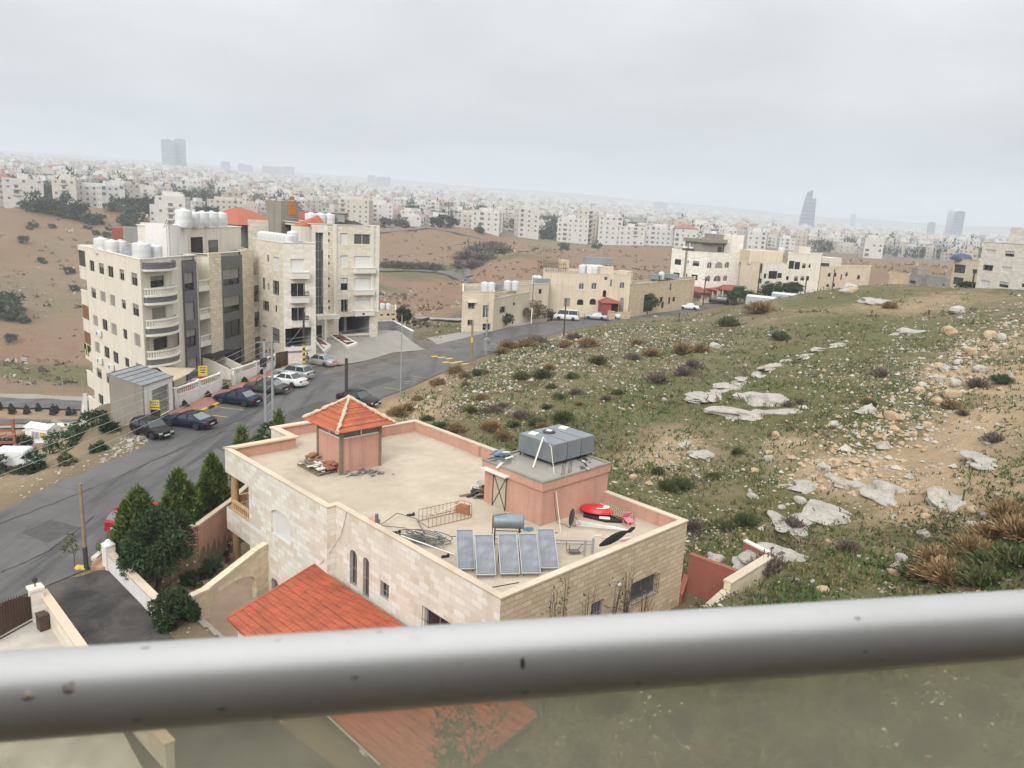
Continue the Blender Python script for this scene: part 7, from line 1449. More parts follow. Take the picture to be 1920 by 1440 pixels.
def blob_shape(rx,ry,rz,z0,clumps=26,fill=.35,seed=0,flat=.0):
 R=np.random.default_rng(seed); c=R.normal(size=(clumps,3)); c/=np.linalg.norm(c,axis=1)[:,None]; c*=R.uniform(.55,.95,(clumps,1));
 if flat: c[:,2]=np.abs(c[:,2])*(1-flat)+c[:,2]*flat*0
 cr=R.uniform(.22,.42,clumps)
 def f(rng,n):
  k=rng.integers(0,clumps,n); d=rng.normal(size=(n,3)); d/=np.linalg.norm(d,axis=1)[:,None]; p=c[k]+d*(cr[k][:,None])*rng.uniform(fill,1,(n,1))**.5
  return p*np.array([rx,ry,rz])+np.array([0,0,z0]),d*.6+p*.6
 return f
def cone_shape(r,h,z0,pw=.8,rough=.14,seed=0):
 R=np.random.default_rng(seed); ph=R.uniform(0,6.28,6)
 def f(rng,n):
  t=1-np.sqrt(rng.uniform(0,1,n)); t=np.clip(t,0,1); a=rng.uniform(0,2*pi,n); lob=1+rough*np.sin(3*a+ph[0]+t*9)+rough*np.sin(5*a+ph[1]-t*14)+rough*.8*np.sin(9*a+t*31+ph[2])
  prof=np.minimum(1,(1-t)**pw)*np.minimum(1,.72+t*2.2); q=r*prof*lob*np.sqrt(rng.uniform(.35,1,n)); P=np.stack([q*np.cos(a),q*np.sin(a),z0+h*t],-1); D=np.stack([np.cos(a)*.5,np.sin(a)*.5,np.full(n,.9)],-1); return P,D
 return f
def crown(name,parent,parts,mats,seed=1,loc=(0,0,0)):
 rng=np.random.default_rng(seed); VV=[];FF=[];MM=[];o=0
 for (n,shape,size,mi,*k) in parts:
  V,F=leaves(n,shape,size,rng,*(k or [])); VV.append(V); FF.append(F+o); MM.append(np.full(len(F),mi)); o+=len(V)
 me=np_mesh(name,np.concatenate(VV),np.concatenate(FF),mats,False,np.concatenate(MM)); return np_obj(name,me,parent,loc)
def trunk(parent,h,r,limbs=5,seed=1,spread=.6,name='trunk',top=.0):
 R=random.Random(seed); mb=MB(); mb.tube([(0,0,-.2),(R.uniform(-.05,.05),0,h*.5),(0,R.uniform(-.05,.05),h)],[r,r*.8,r*.6],7)
 for k in range(limbs):
  a=R.uniform(0,6.28); q=R.uniform(.4,1)*h; l=spread*R.uniform(.7,1.3); mb.tube([(0,0,q),(l*.5*cos(a),l*.5*sin(a),q+l*.5),(l*cos(a),l*sin(a),q+l*.9+top)],[r*.45,r*.3,r*.1],5)
 return mb.build(name,M['bark'],parent)
def thing(name,loc,label,cat,group=None,rz=0): return empty(name,loc,rz,label,cat,group)
GZ=.5
t0=thing('tree',(-18.05,37.0,GZ),'big round dark green tree leaning over the white garden wall','tree'); trunk(t0,2.2,.16,7,3,1.1)
s=blob_shape(1.8,1.75,1.65,3.85,40,.4,4); crown('crown',t0,[(9500,s,.105,0),(4500,s,.1,1)],[LM['dark'],LM['mid']],5)
for (x,y,h,r,l,sd) in [(*atr(258,950,44)[:2],4.1,1.75,'broad conical thuja behind the big round tree, nearest the red car',1),(*atr(335,915,46.7)[:2],4.0,1.45,'tallest conical thuja, in the middle of the row by the pink wall',2),(*atr(398,885,50)[:2],3.75,1.2,'conical thuja at the far end of the row, beside the loggia column',3)]:
 t0=thing('thuja',(x,y,2.4),l,'tree','thujas by the pink garden wall'); trunk(t0,h*.6,.1,3,sd,.3); s=cone_shape(r,h,.05,.72,.13,sd); crown('crown',t0,[(7500,s,.12,0,.8,2.2),(3400,cone_shape(r*1.04,h*1.03,.05,.72,.2,sd),.1,1,1.,2.4)],[LM['thuja'],LM['thuja_tip']],sd)
for (px,pyt,r_,w,l,sd) in [(452,797,54,.62,'yellow green young thuja behind the villa parapet, near the road',4),(522,768,58,.62,'yellow green young thuja beside the steel pylon foot',5)]:
 x,y,z=atr(px,pyt,r_); t0=thing('thuja',(x,y,2.4),l,'tree'); h=z-2.4; trunk(t0,h*.6,.08,2,sd,.2); crown('crown',t0,[(1500,cone_shape(w,h,0,.5,.22,sd),.14,0,1.2,2.6),(1100,cone_shape(w*1.05,h*1.05,0,.5,.3,sd),.13,1,1.3,2.8)],[LM['thuja'],LM['thuja_tip']],sd)
x,y,z=atr(506,812,53); t0=thing('shrub',(x,y,2.4),'dark shrub just showing behind the villa corner parapet','shrub'); crown('crown',t0,[(900,blob_shape(1.2,.9,.8,z-2.6,12,.2,3),.13,0)],[LM['mid']],3)
for (px,py,h,w,l,sd) in [(350,1012,2.3,.3,'slim dark cypress against the pink wall, nearest the round tree',1),(370,1022,1.9,.24,'shortest slim dark cypress against the pink wall',2),(391,1000,2.4,.28,'slim dark cypress against the pink wall, nearest the grey gate',3)]:
 p=atz(px,py,GZ); t0=thing('cypress',(p[0],p[1],GZ),l,'tree','slim cypresses in the villa garden'); trunk(t0,h*.5,.05,2,sd,.1); crown('crown',t0,[(900,cone_shape(w,h*1.25,.1,.35,.2,sd),.11,0,1.2,2.4)],[LM['cyp']],sd)
for (px,py,rx,rz,l,sd,k) in [(413,1022,.62,.5,'spiky green shrub in a square bed on the villa patio',1,'mid'),(395,1080,.8,.5,'rounded green bush below the sloping garden wall',2,'mid'),(356,1040,.7,.45,'dark shrub under the round tree beside the patio',3,'dark'),(375,1060,.7,.4,'low dark shrub along the patio edge',4,'dark'),(418,965,.35,.75,'upright green shrub beside the grey garden gate',5,'thuja'),(460,955,.5,.6,'green shrub seen through the loggia',6,'thuja'),(368,1095,.9,.45,'low green hedge along the patio below the round tree',7,'mid')]:
 p=atz(px,py,GZ); t0=thing('shrub',(p[0],p[1],GZ),l,'shrub'); trunk(t0,rz*.6,.05,4,sd,.2); crown('crown',t0,[(1100,blob_shape(rx,rx*.9,rz,rz*.8,16,.3,sd),.1,0)],[LM[k]],sd)
p=atz(330,1150,2.9); t0=thing('shrub',(p[0],p[1],1.5),'large dense green shrub spilling over the white wall at the lane','shrub'); trunk(t0,1.4,.1,6,3,.6); s=blob_shape(1.0,.95,1.25,1.35,26,.35,8); crown('crown',t0,[(5200,s,.1,0),(2200,s,.09,1)],[LM['dark'],LM['mid']],8)
p=atz(140,1063,2.5); t0=thing('sapling',(p[0],p[1],2.45),'thin sapling with sparse leaves beside the greenish pole','sapling'); trunk(t0,1.1,.025,6,5,.5); crown('crown',t0,[(90,blob_shape(.65,.6,.5,1.35,10,.1,2),.12,0)],[LM['olive']],2)
for i,(px,py,l) in enumerate([(148,1067,'yellow painted stone at the foot of the sapling, the left one'),(158,1067,'yellow painted stone at the foot of the greenish pole')]):
 p=atz(px,py,2.5); mb=MB(); mb.lathe([(0,0),(.2,.02),(.22,.14),(.13,.25),(0,.28)],(0,0,0),7); tag(mb.build('painted_stone',M['yellow'],loc=(p[0],p[1],2.46)),l,'stone')
def gwall(name,pts,z0s,z1s,mat,lab,cap='coping',th=.24,capmat='coping'):
 c=pts[0]; w=empty(name,(c[0],c[1],0),0,lab,'wall'); a=MB(); b=MB()
 for i in range(len(pts)-1):
  (x0,y0),(x1,y1)=pts[i],pts[i+1]; L=math.hypot(x1-x0,y1-y0); nx,ny=-(y1-y0)/L*th/2,(x1-x0)/L*th/2; q=lambda k:[(x0-c[0]-nx*k,y0-c[1]-ny*k),(x1-c[0]-nx*k,y1-c[1]-ny*k),(x1-c[0]+nx*k,y1-c[1]+ny*k),(x0-c[0]+nx*k,y0-c[1]+ny*k)]
  a.prism(q(1),[z0s[i],z0s[i+1],z0s[i+1],z0s[i]],[z1s[i],z1s[i+1],z1s[i+1],z1s[i]]); b.prism(q(1.35),[z1s[i]+.002,z1s[i+1]+.002,z1s[i+1]+.002,z1s[i]+.002],[z1s[i]+.1,z1s[i+1]+.1,z1s[i+1]+.1,z1s[i]+.1])
 a.build('panel',M[mat],w); b.build(cap,M[capmat],w); return w
wA,wB=VUV(22.2,-7.5),VUV(14.6,-7.35)
gw=gwall('garden_wall',[wA,wB],[0,0],[3.4,3.35],'white_paint','white rendered garden wall along the black lane, tan coping on top',th=.3)
mb=MB(); mb.box((0,0,1.9),(.5,.5,3.8),.9); mb.lathe([(.4,3.8),(.4,3.88),(.2,3.97),(.12,4.1),(0,4.15)],(0,0,0),4); mb.build('corner_post',M['white_paint'],gw)
gwall('garden_wall',[(-20.6,38.3),(-17.75,41.2),(-17.2,45.2),(-16.9,48.2)],[0,0,0,0],[3.8,3.5,3.55,3.75],'pink','salmon garden wall between the thujas and the slim cypresses')
gwall('garden_wall',[(-16.2,50.6),(-14.9,53.5)],[0,0],[3.9,3.9],'pink','salmon garden wall beyond the arched grey gate, seen through the loggia')
x,y=-16.55,49.4; g=empty('garden_gate',(x,y,.5),rad(78),'arched grey green garden gate between the salmon walls','gate'); mb=MB(); n=10; P=[(-.75,0),(.75,0)]+[(.75*cos(pi*k/n),2.1+.75*sin(pi*k/n)) for k in range(n+1)]; mb.idx([(a,-.05,b) for a,b in P]+[(a,.05,b) for a,b in P],[tuple(range(len(P))),tuple(range(2*len(P)-1,len(P)-1,-1))]+[(i,i+len(P),(i+1)%len(P)+len(P),(i+1)%len(P)) for i in range(len(P))]); mb.build('leaf',plain('grey green gate',(.15,.165,.14),.6,0,.1,2.),g); MB().box((.3,-.09,1.0),(.25,.03,.35)).build('letter_box',M['dark_metal'],g);
for s_ in (-1,1): mb=MB(); mb.box((s_*.95,0,1.5),(.35,.35,3.2)); mb.box((s_*.95,0,3.15),(.45,.45,.12)); mb.build('post',M['white_paint'],g)
a0=Vector((*VUV(18.35,-.55),0)); a1=Vector((*VUV(16.0,-5.9),0)); d_=(a1-a0); L=d_.length; d_.normalize(); ang=math.atan2(d_.y,d_.x); yw=empty('garden_wall',(a0.x,a0.y,0),ang,'yellow stone garden wall with a sloping top and an arched opening, built against the villa','wall')
top=[(0,3.3),(.9,3.25),(4.6,2.62),(L,2.72)]; arch=[(1.0,0),(1.0,1.55)]+[(2.75-1.75*cos(pi*k/10),1.55+.75*sin(pi*k/10)) for k in range(1,10)]+[(4.5,1.5),(4.5,0)]
xs=sorted(set([0,L]+[p[0] for p in top]+[p[0] for p in arch]))
def lerp_(P,x):
 for (x0,y0),(x1,y1) in zip(P[:-1],P[1:]):
  if x0<=x<=x1 and x1>x0: return y0+(y1-y0)*(x-x0)/(x1-x0)
 return P[-1][1]
ar=arch[1:-1]; mb=MB(); th=.28
for x0,x1 in zip(xs[:-1],xs[1:]):
 inn=1.0<=(x0+x1)/2<=4.5; b0=lerp_(ar,x0) if inn else -.5; b1=lerp_(ar,x1) if inn else -.5; mb.prism([(x0,-th/2),(x1,-th/2),(x1,th/2),(x0,th/2)],[b0,b1,b1,b0],[lerp_(top,x0),lerp_(top,x1),lerp_(top,x1),lerp_(top,x0)])
mb.build('panel',M['yellow_wall'],yw); mb=MB()
for (x0,z0),(x1,z1) in zip(top[:-1],top[1:]): mb.prism([(x0,-.2),(x1,-.2),(x1,.2),(x0,.2)],[z0+.002,z1+.002,z1+.002,z0+.002],[z0+.14,z1+.14,z1+.14,z0+.14])
mb.build('coping',M['yellow_wall'],yw)
gwall('yard_wall',[VUV(15.9,-6.0),VUV(11.2,-5.75)],[-.5,-.5],[2.35,2.3],'concrete_grey','low grey concrete wall between the yellow wall and the tiled lean-to roof',capmat='concrete')
R=random.Random(9); mb=MB(); pts=[(1.2,-.2,2.1)];
for k in range(9): pts.append((pts[-1][0]+.22,-.2,pts[-1][1]*0+pts[-1][2]+R.uniform(-.02,.09)-.02))
mb.tube(pts,.015,4)
for k in range(14): q=R.choice(pts); mb.tube([q,(q[0]+R.uniform(-.25,.3),-.2-R.uniform(0,.1),q[2]+R.uniform(-.25,.25))],.008,3)
o=mb.build('creeper',M['bark'],loc=tuple(a0),rz=ang); tag(o,'dry brown creeper clinging to the yellow sloping wall','creeper')
sheet('patio',[VUV(9,-.6),VUV(9,-5.2),VUV(15.5,-5.8),VUV(15.7,-7.0),VUV(21.8,-7.0),(-17.7,41.),(-17.1,45.2),(-16.8,49.5),VUV(25,3),VUV(20.3,3),VUV(20.3,-.6)],.53,plain('sandy patio slabs',(.40,.30,.22),.9,0,.14,1.2,.2),grid=0)
for (px,py,r,l,fl) in [(428,1032,.2,'terracotta pot with white flowers by the lower column',1),(427,1055,.26,'dark bushy pot plant beside the lower column',0),(412,1000,.3,'low square planter at the foot of the grey gate',0)]:
 p=atz(px,py,GZ); pt_=empty('potted_plant',(p[0],p[1],.53),0,l,'pot plant'); mb=MB(); mb.lathe([(r*.7,0),(r,.3),(r*1.08,.34),(r*.9,.34),(r*.85,.28),(0,.27)],(0,0,0),12); mb.build('pot',M['brick'],pt_); crown('foliage',pt_,[(240,blob_shape(r*1.3,r*1.3,.25,.45,9,.2,2),.07,0)]+([(60,blob_shape(r*1.3,r*1.3,.25,.52,9,.6,3),.07,1)] if fl else []),[LM['dark' if not fl else 'mid'],M['white_trim']],2)
p=atz(389,1064,GZ); ch=empty('garden_chair',(p[0],p[1],.53),.6,'black plastic garden chair on the villa patio','chair'); mb=MB(); mb.box((0,0,.42),(.5,.5,.04)); mb.build('seat',M['black_rubber'],ch); mb=MB(); mb.box((0,.25,.68),(.48,.04,.5),0,0,-.15); mb.build('backrest',M['black_rubber'],ch)
for sx in (-.22,.22):
 for sy in (-.22,.22): mb=MB(); mb.tube([(sx,sy,0),(sx,sy,.41)],.025,5); mb.build('leg',M['black_rubber'],ch)
 mb=MB(); mb.tube([(sx*1.15,-.22,.4),(sx*1.15,-.2,.66),(sx*1.15,.25,.68)],.022,5); mb.build('armrest',M['black_rubber'],ch)
c0=atz(79,1106,3.6); c1=atz(157,1216,3.6); c2=atz(318,1392,3.6)
cw=gwall('boundary_wall',[c0[:2],c1[:2],c2[:2]],[.8,.8,.8],[3.5,3.5,3.5],'cream','cream boundary wall between the black lane and the pale courtyard',th=.3,capmat='coping_light')
pl=atz(66,1100,4.1); ps=empty('gate_pillar',(pl[0],pl[1],2.),.8,'square white gate pillar topped by a dark lantern, at the lane corner','gate pillar'); mb=MB(); mb.box((0,0,.75),(.5,.5,2.5)); mb.box((0,0,2.05),(.62,.62,.12)); mb.build('shaft',M['white_stone'],ps); mb=MB(); mb.tube([(0,0,2.1),(0,0,2.3)],.03,6); mb.lathe([(.06,2.3),(.1,2.36),(.12,2.5),(.03,2.58),(0,2.62)],(0,0,0),8); mb.build('lantern',M['dark_metal'],ps)
ga=atz(74,1168,2.2); gb=atz(-60,1244,2.2); an=math.atan2(gb[1]-ga[1],gb[0]-ga[0]); gt=empty('gate',(ga[0],ga[1],2.2),an,'brown iron driveway gate with an arched top and a row of spikes','gate'); L=math.hypot(gb[0]-ga[0],gb[1]-ga[1]); mb=MB(); n=26
zt=lambda u: 1.35+.55*math.sin(pi*min(1,u/L))
for i in range(n): u0,u1=L*i/n+.01,L*(i+1)/n-.01; mb.prism([(u0,-.02),(u1,-.02),(u1,.02),(u0,.02)],.45,[zt(u0),zt(u1),zt(u1),zt(u0)])
mb.build('leaf',M['brown_metal'],gt); mb=MB()
for i in range(n): u=L*(i+.5)/n; mb.tube([(u,0,zt(u)),(u,0,zt(u)+.2)],[.03,.004],4)
mb.build('spike',M['brown_metal'],gt); mb=MB()
for i in range(2*n+1): u=L*i/(2*n); mb.tube([(u,0,.1),(u,0,.45)],.012,4)
for z in (.1,.3,.46): mb.b2(0,L,-.03,.03,z-.02,z+.02)
for z in (.95,1.25): mb.b2(0,L,-.05,-.02,z-.04,z+.04)
mb.build('grille',M['brown_metal'],gt)
mb=MB(); mb.b2(-.25,.0,-.1,.1,-.4,1.9); mb.build('post',M['brown_metal'],gt)
bx=atz(87,1160,2.9); mb=MB(); mb.box((0,0,0),(.35,.5,.85),.85); mb.box((0,0,.45),(.4,.55,.06),.85); tag(mb.build('meter_box',M['brown_metal'],loc=(bx[0]-.1,bx[1]-.15,2.75)),'brown metal meter box fixed to the cream wall','meter box')
sheet('courtyard',[atz(95,1130,2.2)[:2],c1[:2],c2[:2],atz(150,1470,2.0)[:2],atz(-200,1500,2.)[:2],atz(-200,1300,2.)[:2],atz(-60,1225,2.2)[:2]],2.47,plain('stained pale concrete',(.50,.47,.42),.9,0,.22,.9,.2),grid=0)
gwall('retaining_wall',[VUV(-3.4,4),VUV(-3.1,9.5),VUV(-2.75,12.3)],[2,2,2],[4.75,4.85,4.95],'yellow_wall','stepped yellow retaining wall behind the villa, its lower run',th=.35)
gwall('retaining_wall',[VUV(-2.72,12.35),VUV(-2.6,16.6)],[2,2],[5.4,5.45],'yellow_wall','stepped yellow retaining wall behind the villa, its higher run up to the field',th=.35)
gwall('side_wall',[VUV(.55,14.2),VUV(-2.4,14.6)],[2,2],[5.1,5.0],'red_render','dark red wall across the passage behind the villa, the larger of two',th=.2,capmat='red_render')
gwall('side_wall',[VUV(-.8,17.3),VUV(-2.35,17.0)],[2,2],[5.5,5.45],'red_render','dark red wall just above, at the top of the passage by the rock slab',th=.2,capmat='white_trim')
gwall('side_wall',[VUV(.6,14.15),VUV(.1,12.9)],[2,2],[3.9,3.4],'red_render','low dark red kerb wall between the villa corner and the passage',th=.2,capmat='red_render')
for (px,py0,py1,l,sd,lf) in [(1030,1170,1090,'thin bare shrub with a few leaves by the villa near corner',1,40),(1055,1170,1065,'tallest bare leggy shrub in front of the villa end wall',2,60),(1100,1165,1085,'bare twiggy shrub in the middle of the villa end wall',3,6),(1148,1160,1070,'yellowing twiggy shrub below the small end window',4,70),(1172,1155,1060,'yellowing twiggy shrub beside the wall lamp',5,80),(1205,1150,1095,'low twiggy shrub below the barred end window',6,20)]:
 r=26.5+(px-1030)*.035; b=atr(px,py0,r); t_=atr(px,py1,r); x,y=b[0],b[1]; zb=3.0; t0=thing('twiggy_shrub',(x,y,zb),l,'shrub'); R=random.Random(sd); h=t_[2]-zb; mb=MB()
 for k in range(9):
  a=R.uniform(0,6.28); q=R.uniform(.6,1)*h; s1=R.uniform(.1,.5); mid=(s1*.4*cos(a),s1*.4*sin(a),q*.6); end=(s1*cos(a),s1*sin(a),q); mb.tube([(0,0,-.1),mid,end],[.022,.013,.005],4)
  for j in range(4): e=R.uniform(.5,1); s_=(mid[0]+(end[0]-mid[0])*e,mid[1]+(end[1]-mid[1])*e,mid[2]+(end[2]-mid[2])*e); mb.tube([s_,(s_[0]+R.uniform(-.25,.25),s_[1]+R.uniform(-.25,.25),s_[2]+R.uniform(.05,.3))],[.008,.003],3)
 mb.build('twigs',M['bark'],t0)
 if lf: crown('foliage',t0,[(lf,blob_shape(.4,.4,h*.35,h*.6,10,.1,sd),.09,0)],[LM['olive']],sd)
b=atr(880,1440,20.5); t0=thing('shrub',(b[0],b[1],3.2),'airy green shrub in front of the tiled lean-to roof, seen through the glass','shrub'); zt=atr(880,1335,20.5)[2]; trunk(t0,(zt-3.2)*.7,.06,9,4,.9); crown('foliage',t0,[(700,blob_shape(1.3,1.1,(zt-3.2)*.5,(zt-3.2)*.62,20,.1,3),.12,0)],[LM['mid']],4)
def round_tree(px,pyb,pyt,r,lab,mats,w,seed,n=1500,size=.22,bare=False,z=None):
 x,y,_=atr(px,pyb,r); z=G(x,y) if z is None else z; h=atr(px,pyt,r)[2]-z; t0=thing('tree',(x,y,z),lab,'tree'); trunk(t0,h*.55,.12,8 if bare else 5,seed,h*.35); s=blob_shape(w,w*.9,h*.36,h*.64,26,.15 if bare else .3,seed); crown('crown',t0,[(n,s,size,0),(n//2,s,size*.8,1)],[LM[m] for m in mats],seed); return t0
round_tree(985,604,563,143,'bare reddish brown tree in front of the sandy wing',('brown','rustb'),3.8,1,2600,.2,True)
round_tree(1012,602,575,147,'smaller bare brown tree beside the minibus',('brown','olive'),2.2,2,1200,.2,True)
round_tree(1034,600,585,149,'dark shrub at the nose of the white minibus',('dark','mid'),1.6,3,700,.2)
round_tree(1214,585,550,165,'green street tree in front of the stone house doorway',('mid','olive'),2.1,4,1400,.22)
round_tree(1246,558,522,176,'red brown climber hanging on the stone house wall',('red','brown'),1.3,5,700,.2,True,z=6)
round_tree(1284,566,545,189,'wide red brown bush over the yard wall by the white saloon',('red','brown'),4.2,6,1800,.22,True)
round_tree(1396,564,536,200,'green tree right of the red porches, before the blank sandy wall',('mid','dark'),3.4,7,1900,.26)
round_tree(1372,566,544,199,'smaller dark green tree under the widest red porch',('mid','dark'),1.6,8,900,.24)
for k,(px,w) in enumerate([(1440,2.6),(1462,2.8),(1484,2.6)]): round_tree(px,556,530,202,['dense green hedge tree below the cream house, at its dark window end','dense green hedge tree below the cream house, middle of three','dense green hedge tree below the cream house, beside the short pole'][k],('dark','mid'),w,10+k,1700,.26)
round_tree(1813,545,528,172,'dark green bush beneath the deep balconies',('dark','mid'),2.,14,900,.24)
round_tree(752,606,575,156,'dark cypress beside the small house in the hollow',('cyp','dark'),.9,15,900,.22)
round_tree(763,606,580,160,'second dark cypress beside the small house in the hollow',('cyp','dark'),.8,16,800,.22)
round_tree(945,600,585,133,'dark green creeper bush on the railing of the bend house yard',('dark','mid'),1.8,17,700,.2)
for k,(px,py,l) in enumerate([(347,763,'clipped tree pit shrub on the red pavement, nearest the garage'),(390,745,'clipped tree pit shrub on the red pavement, second from the garage'),(423,730,'clipped tree pit shrub at the foot of the entrance steps'),(459,717,'clipped tree pit shrub between the steps and the cable loop'),(492,702,'clipped tree pit shrub under the cable loop'),(521,692,'clipped tree pit shrub before the dark gate')]):
 p=atz(px,py,2.66); t0=thing('pavement_shrub',(p[0],p[1],2.66),l,'shrub','shrubs in the pavement pits'); mb=MB(); mb.lathe([(.5,0),(.5,.1),(.42,.1),(.4,.04),(0,.04)],(0,0,0),10); mb.build('pit_kerb',M['brick'],t0); crown('foliage',t0,[(420,cone_shape(.32,.6,.05,.6,.15,k),.09,0)],[LM['dark']],k)
rows_=[(30,845,1.3,'dark'),(70,825,1.2,'mid'),(150,822,1.0,'mid'),(115,848,1.4,'mid'),(60,880,1.1,'dark'),(15,885,1.2,'mid'),(180,800,1.2,'dark'),(130,870,.7,'olive'),(185,845,.6,'mid'),(205,810,.9,'dark'),(95,805,1.,'olive')]
for k,(px,py,w,m) in enumerate(rows_):
 x,y,z=hit(px,py); t0=thing('shrub',(x,y,z-.1),'x','shrub','shrubs on the slope below the street'); t0['label']=['dark shrub on the slope at the picture edge above the white truck','green shrub behind the white cabin','green shrub near the foot of the pale side wall','broad green shrub in the middle of the slope','dark shrub below the wires on the slope','green shrub on the slope nearest the street bend','dark shrub touching the broken white wall','low olive shrub on the verge','small green shrub beside the road edge','dark shrub below the concrete garage wall','olive shrub by the rubble in front of the white cabin'][k]; crown('foliage',t0,[(700,blob_shape(w,w,w*.8,w*.5,18,.2,k),.17,0)],[LM[m]],k)
proto=None
for k,(px,py) in enumerate([(0,775),(23,770),(22,786),(52,790),(73,778),(101,781),(109,792),(129,776),(131,786),(141,793),(160,783)]):
 x,y,_=atr(px,py,172 if k%2 else 176); z=G(x,y)
 if proto is None: proto=thing('median_cypress',(x,y,z),'small dark cypress on the strip between the valley carriageways','tree','small cypresses along the valley road'); crown('crown',proto,[(420,cone_shape(.85,3.,.1,.6,.2,3),.3,0)],[LM['cyp']],3); MB().tube([(0,0,-.3),(0,0,.4)],.08,5).build('trunk',M['bark'],proto); o=proto
 else: o=copy_tree(proto); o.location=(x,y,z)
 s=.55*[1.2,1.25,.9,1.2,1.1,1.35,.9,1.1,.8,.9,1.2][k]; o.scale=(s,s,s)
x0,y0,_=atr(22,700,204)
for k,px in enumerate((22,60,118,155)):
 x,y,_=atr(px,735,204-k); z=G(x,y); mb=MB(); mb.tube([(0,0,0),(0,0,4.2)],.07,5); tag(mb.build('lamp_post',M['steel_light'],loc=(x,y,z)),'thin post on the far verge of the valley road','post','thin posts along the valley road')
x,y,z=hit(82,826); cb=empty('cabin',(x,y,z-.2),rad(-14),'white prefabricated cabin with a barred window and yellow board on the slope','cabin'); s_=math.hypot(x,y)/135; W=4.1*s_; D=2.6*s_; Hh=2.6*s_
mb=MB(); mb.b2(-W/2,W/2,-D/2,D/2,0,Hh); mb.build('wall',M['white_metal'],cb); mb=MB(); mb.idx([(-W/2-.1,-D/2-.1,Hh),(W/2+.1,-D/2-.1,Hh),(W/2+.1,D/2+.1,Hh),(-W/2-.1,D/2+.1,Hh),(-W/2-.1,0,Hh+.35),(W/2+.1,0,Hh+.35)],[(0,1,5,4),(2,3,4,5),(1,2,5),(3,0,4),(3,2,1,0)]); mb.build('roof',M['white_metal'],cb)
mb=MB(); mb.b2(-W*.18,W*.14,-D/2-.04,-D/2,Hh*.35,Hh*.78); w_=mb.build('window',M['glass'],cb); mb=MB();
for k in range(6): u=-W*.18+W*.32*k/5; mb.b2(u-.03,u+.03,-D/2-.07,-D/2-.04,Hh*.35,Hh*.78)
mb.build('bars',M['white_metal'],w_); mb=MB(); mb.b2(W*.2,W*.46,-D/2-.05,-D/2-.005,Hh*.45,Hh*.8); b_=mb.build('sign_board',M['sign_yellow'],cb); mb=MB()
for k in range(3): mb.b2(W*.23,W*.43-.1*k,-D/2-.06,-D/2-.05,Hh*.72-.3*k*s_,Hh*.76-.3*k*s_)
mb.build('lettering',M['rust'],b_)
x,y,z=hit(38,878); tr=empty('parked_truck',(x,y,z),rad(8),'white box truck seen from above at the bottom of the slope','truck'); s_=math.hypot(x,y)/92
mb=MB(); mb.b2(-2.0*s_,1.0*s_,-1*s_,1*s_,.6*s_,2.2*s_); mb.build('box_body',M['white_metal'],tr,merge=True,bevel=.06); mb=MB(); mb.b2(1.05*s_,2.3*s_,-.95*s_,.95*s_,.5*s_,1.5*s_); mb.build('cab',M['white_metal'],tr,merge=True,bevel=.2); mb=MB(); mb.b2(1.9*s_,2.33*s_,-.8*s_,.8*s_,1.0*s_,1.4*s_); mb.build('windscreen',M['glass'],tr)
for u in (-1.3,1.6):
 for v in (-.9,.9): mb=MB(); mb.lathe([(0,-.12),(.45*s_,-.12),(.45*s_,.12),(0,.12)],(u*s_,v*s_,.45*s_),12,axis='y'); mb.build('wheel',M['tyre'],tr)
x,y,z=hit(10,850,r0=60); fr=empty('scaffold_frame',(x,y,z-.5),.3,'rusty red steel frame at the picture edge behind the white truck','steel frame'); mb=MB()
for k in range(6): mb.b2(-1.5,.9,-.1,.1,.3+.55*k,.5+.55*k)
for u in (-1.4,.8): mb.b2(u-.1,u+.1,-.15,.15,-1,3.6)
mb.build('beams',M['red_render'],fr)
a=hit(112,802); b=hit(163,790); gwall('boundary_wall',[a[:2],((a[0]+b[0])/2,(a[1]+b[1])/2),b[:2]],[a[2]-2,a[2]-2,b[2]-2],[a[2]+.8,a[2]+1.2,b[2]+2.6],'white_paint','broken white boundary wall below the pale side wall',capmat='white_trim')
R=random.Random(21); p=hit(128,812); mb=MB()
for k in range(40): mb.box((R.gauss(0,2.2),R.gauss(0,1.2),R.uniform(0,.5)),(R.uniform(.3,1.3),R.uniform(.2,.7),R.uniform(.08,.3)),R.uniform(0,3),R.randrange(2),R.uniform(-.5,.5),R.uniform(-.4,.4))
tag(mb.build('rubble',[M['white_trim'],M['concrete']],loc=p),kind='stuff')
# ================================================================ THE STONY FIELD
ORD=['first','second','third','fourth','fifth','sixth','seventh','eighth','ninth','tenth','eleventh','twelfth','13th','14th','15th','16th','17th','18th','19th','20th']
ZA_=lambda x,y: (1100+x/2.341,560+y/2.341); ZB_=lambda x,y: (720+x/3.692,560+y/3.692)
LMK=[('the large rock slab',(1520,990)),('the long pale rock strip',(1440,690)),('the steel tanks',(1050,790)),('the grey lamp post',(760,730)),('the banded timber pole',(885,680)),('the big orange boulder',(1678,787)),('the round white boulder',(1630,773)),('the stepped yellow wall',(1400,1080)),('the large pale house',(1850,545)),('the dark roadside pole',(1057,628)),('the crest mound',(1590,545))]
LMP=[(n,hit(*p)) for n,p in LMK]
def rank_labels(items,fmt):
 """name every item by its nearest landmark and its rank of closeness among its own kind"""
 by={}
 for o,kind in items:
  d=[(math.hypot(o.location.x-q[0],o.location.y-q[1]),n) for n,q in LMP]; dd,n=min(d); by.setdefault((kind,n),[]).append((dd,o))
 for (kind,n),L in by.items():
  for i,(dd,o) in enumerate(sorted(L,key=lambda k:k[0])): o['label']=fmt(kind,('%snearest '%(ORD[i]+' ' if i else ''))+n)
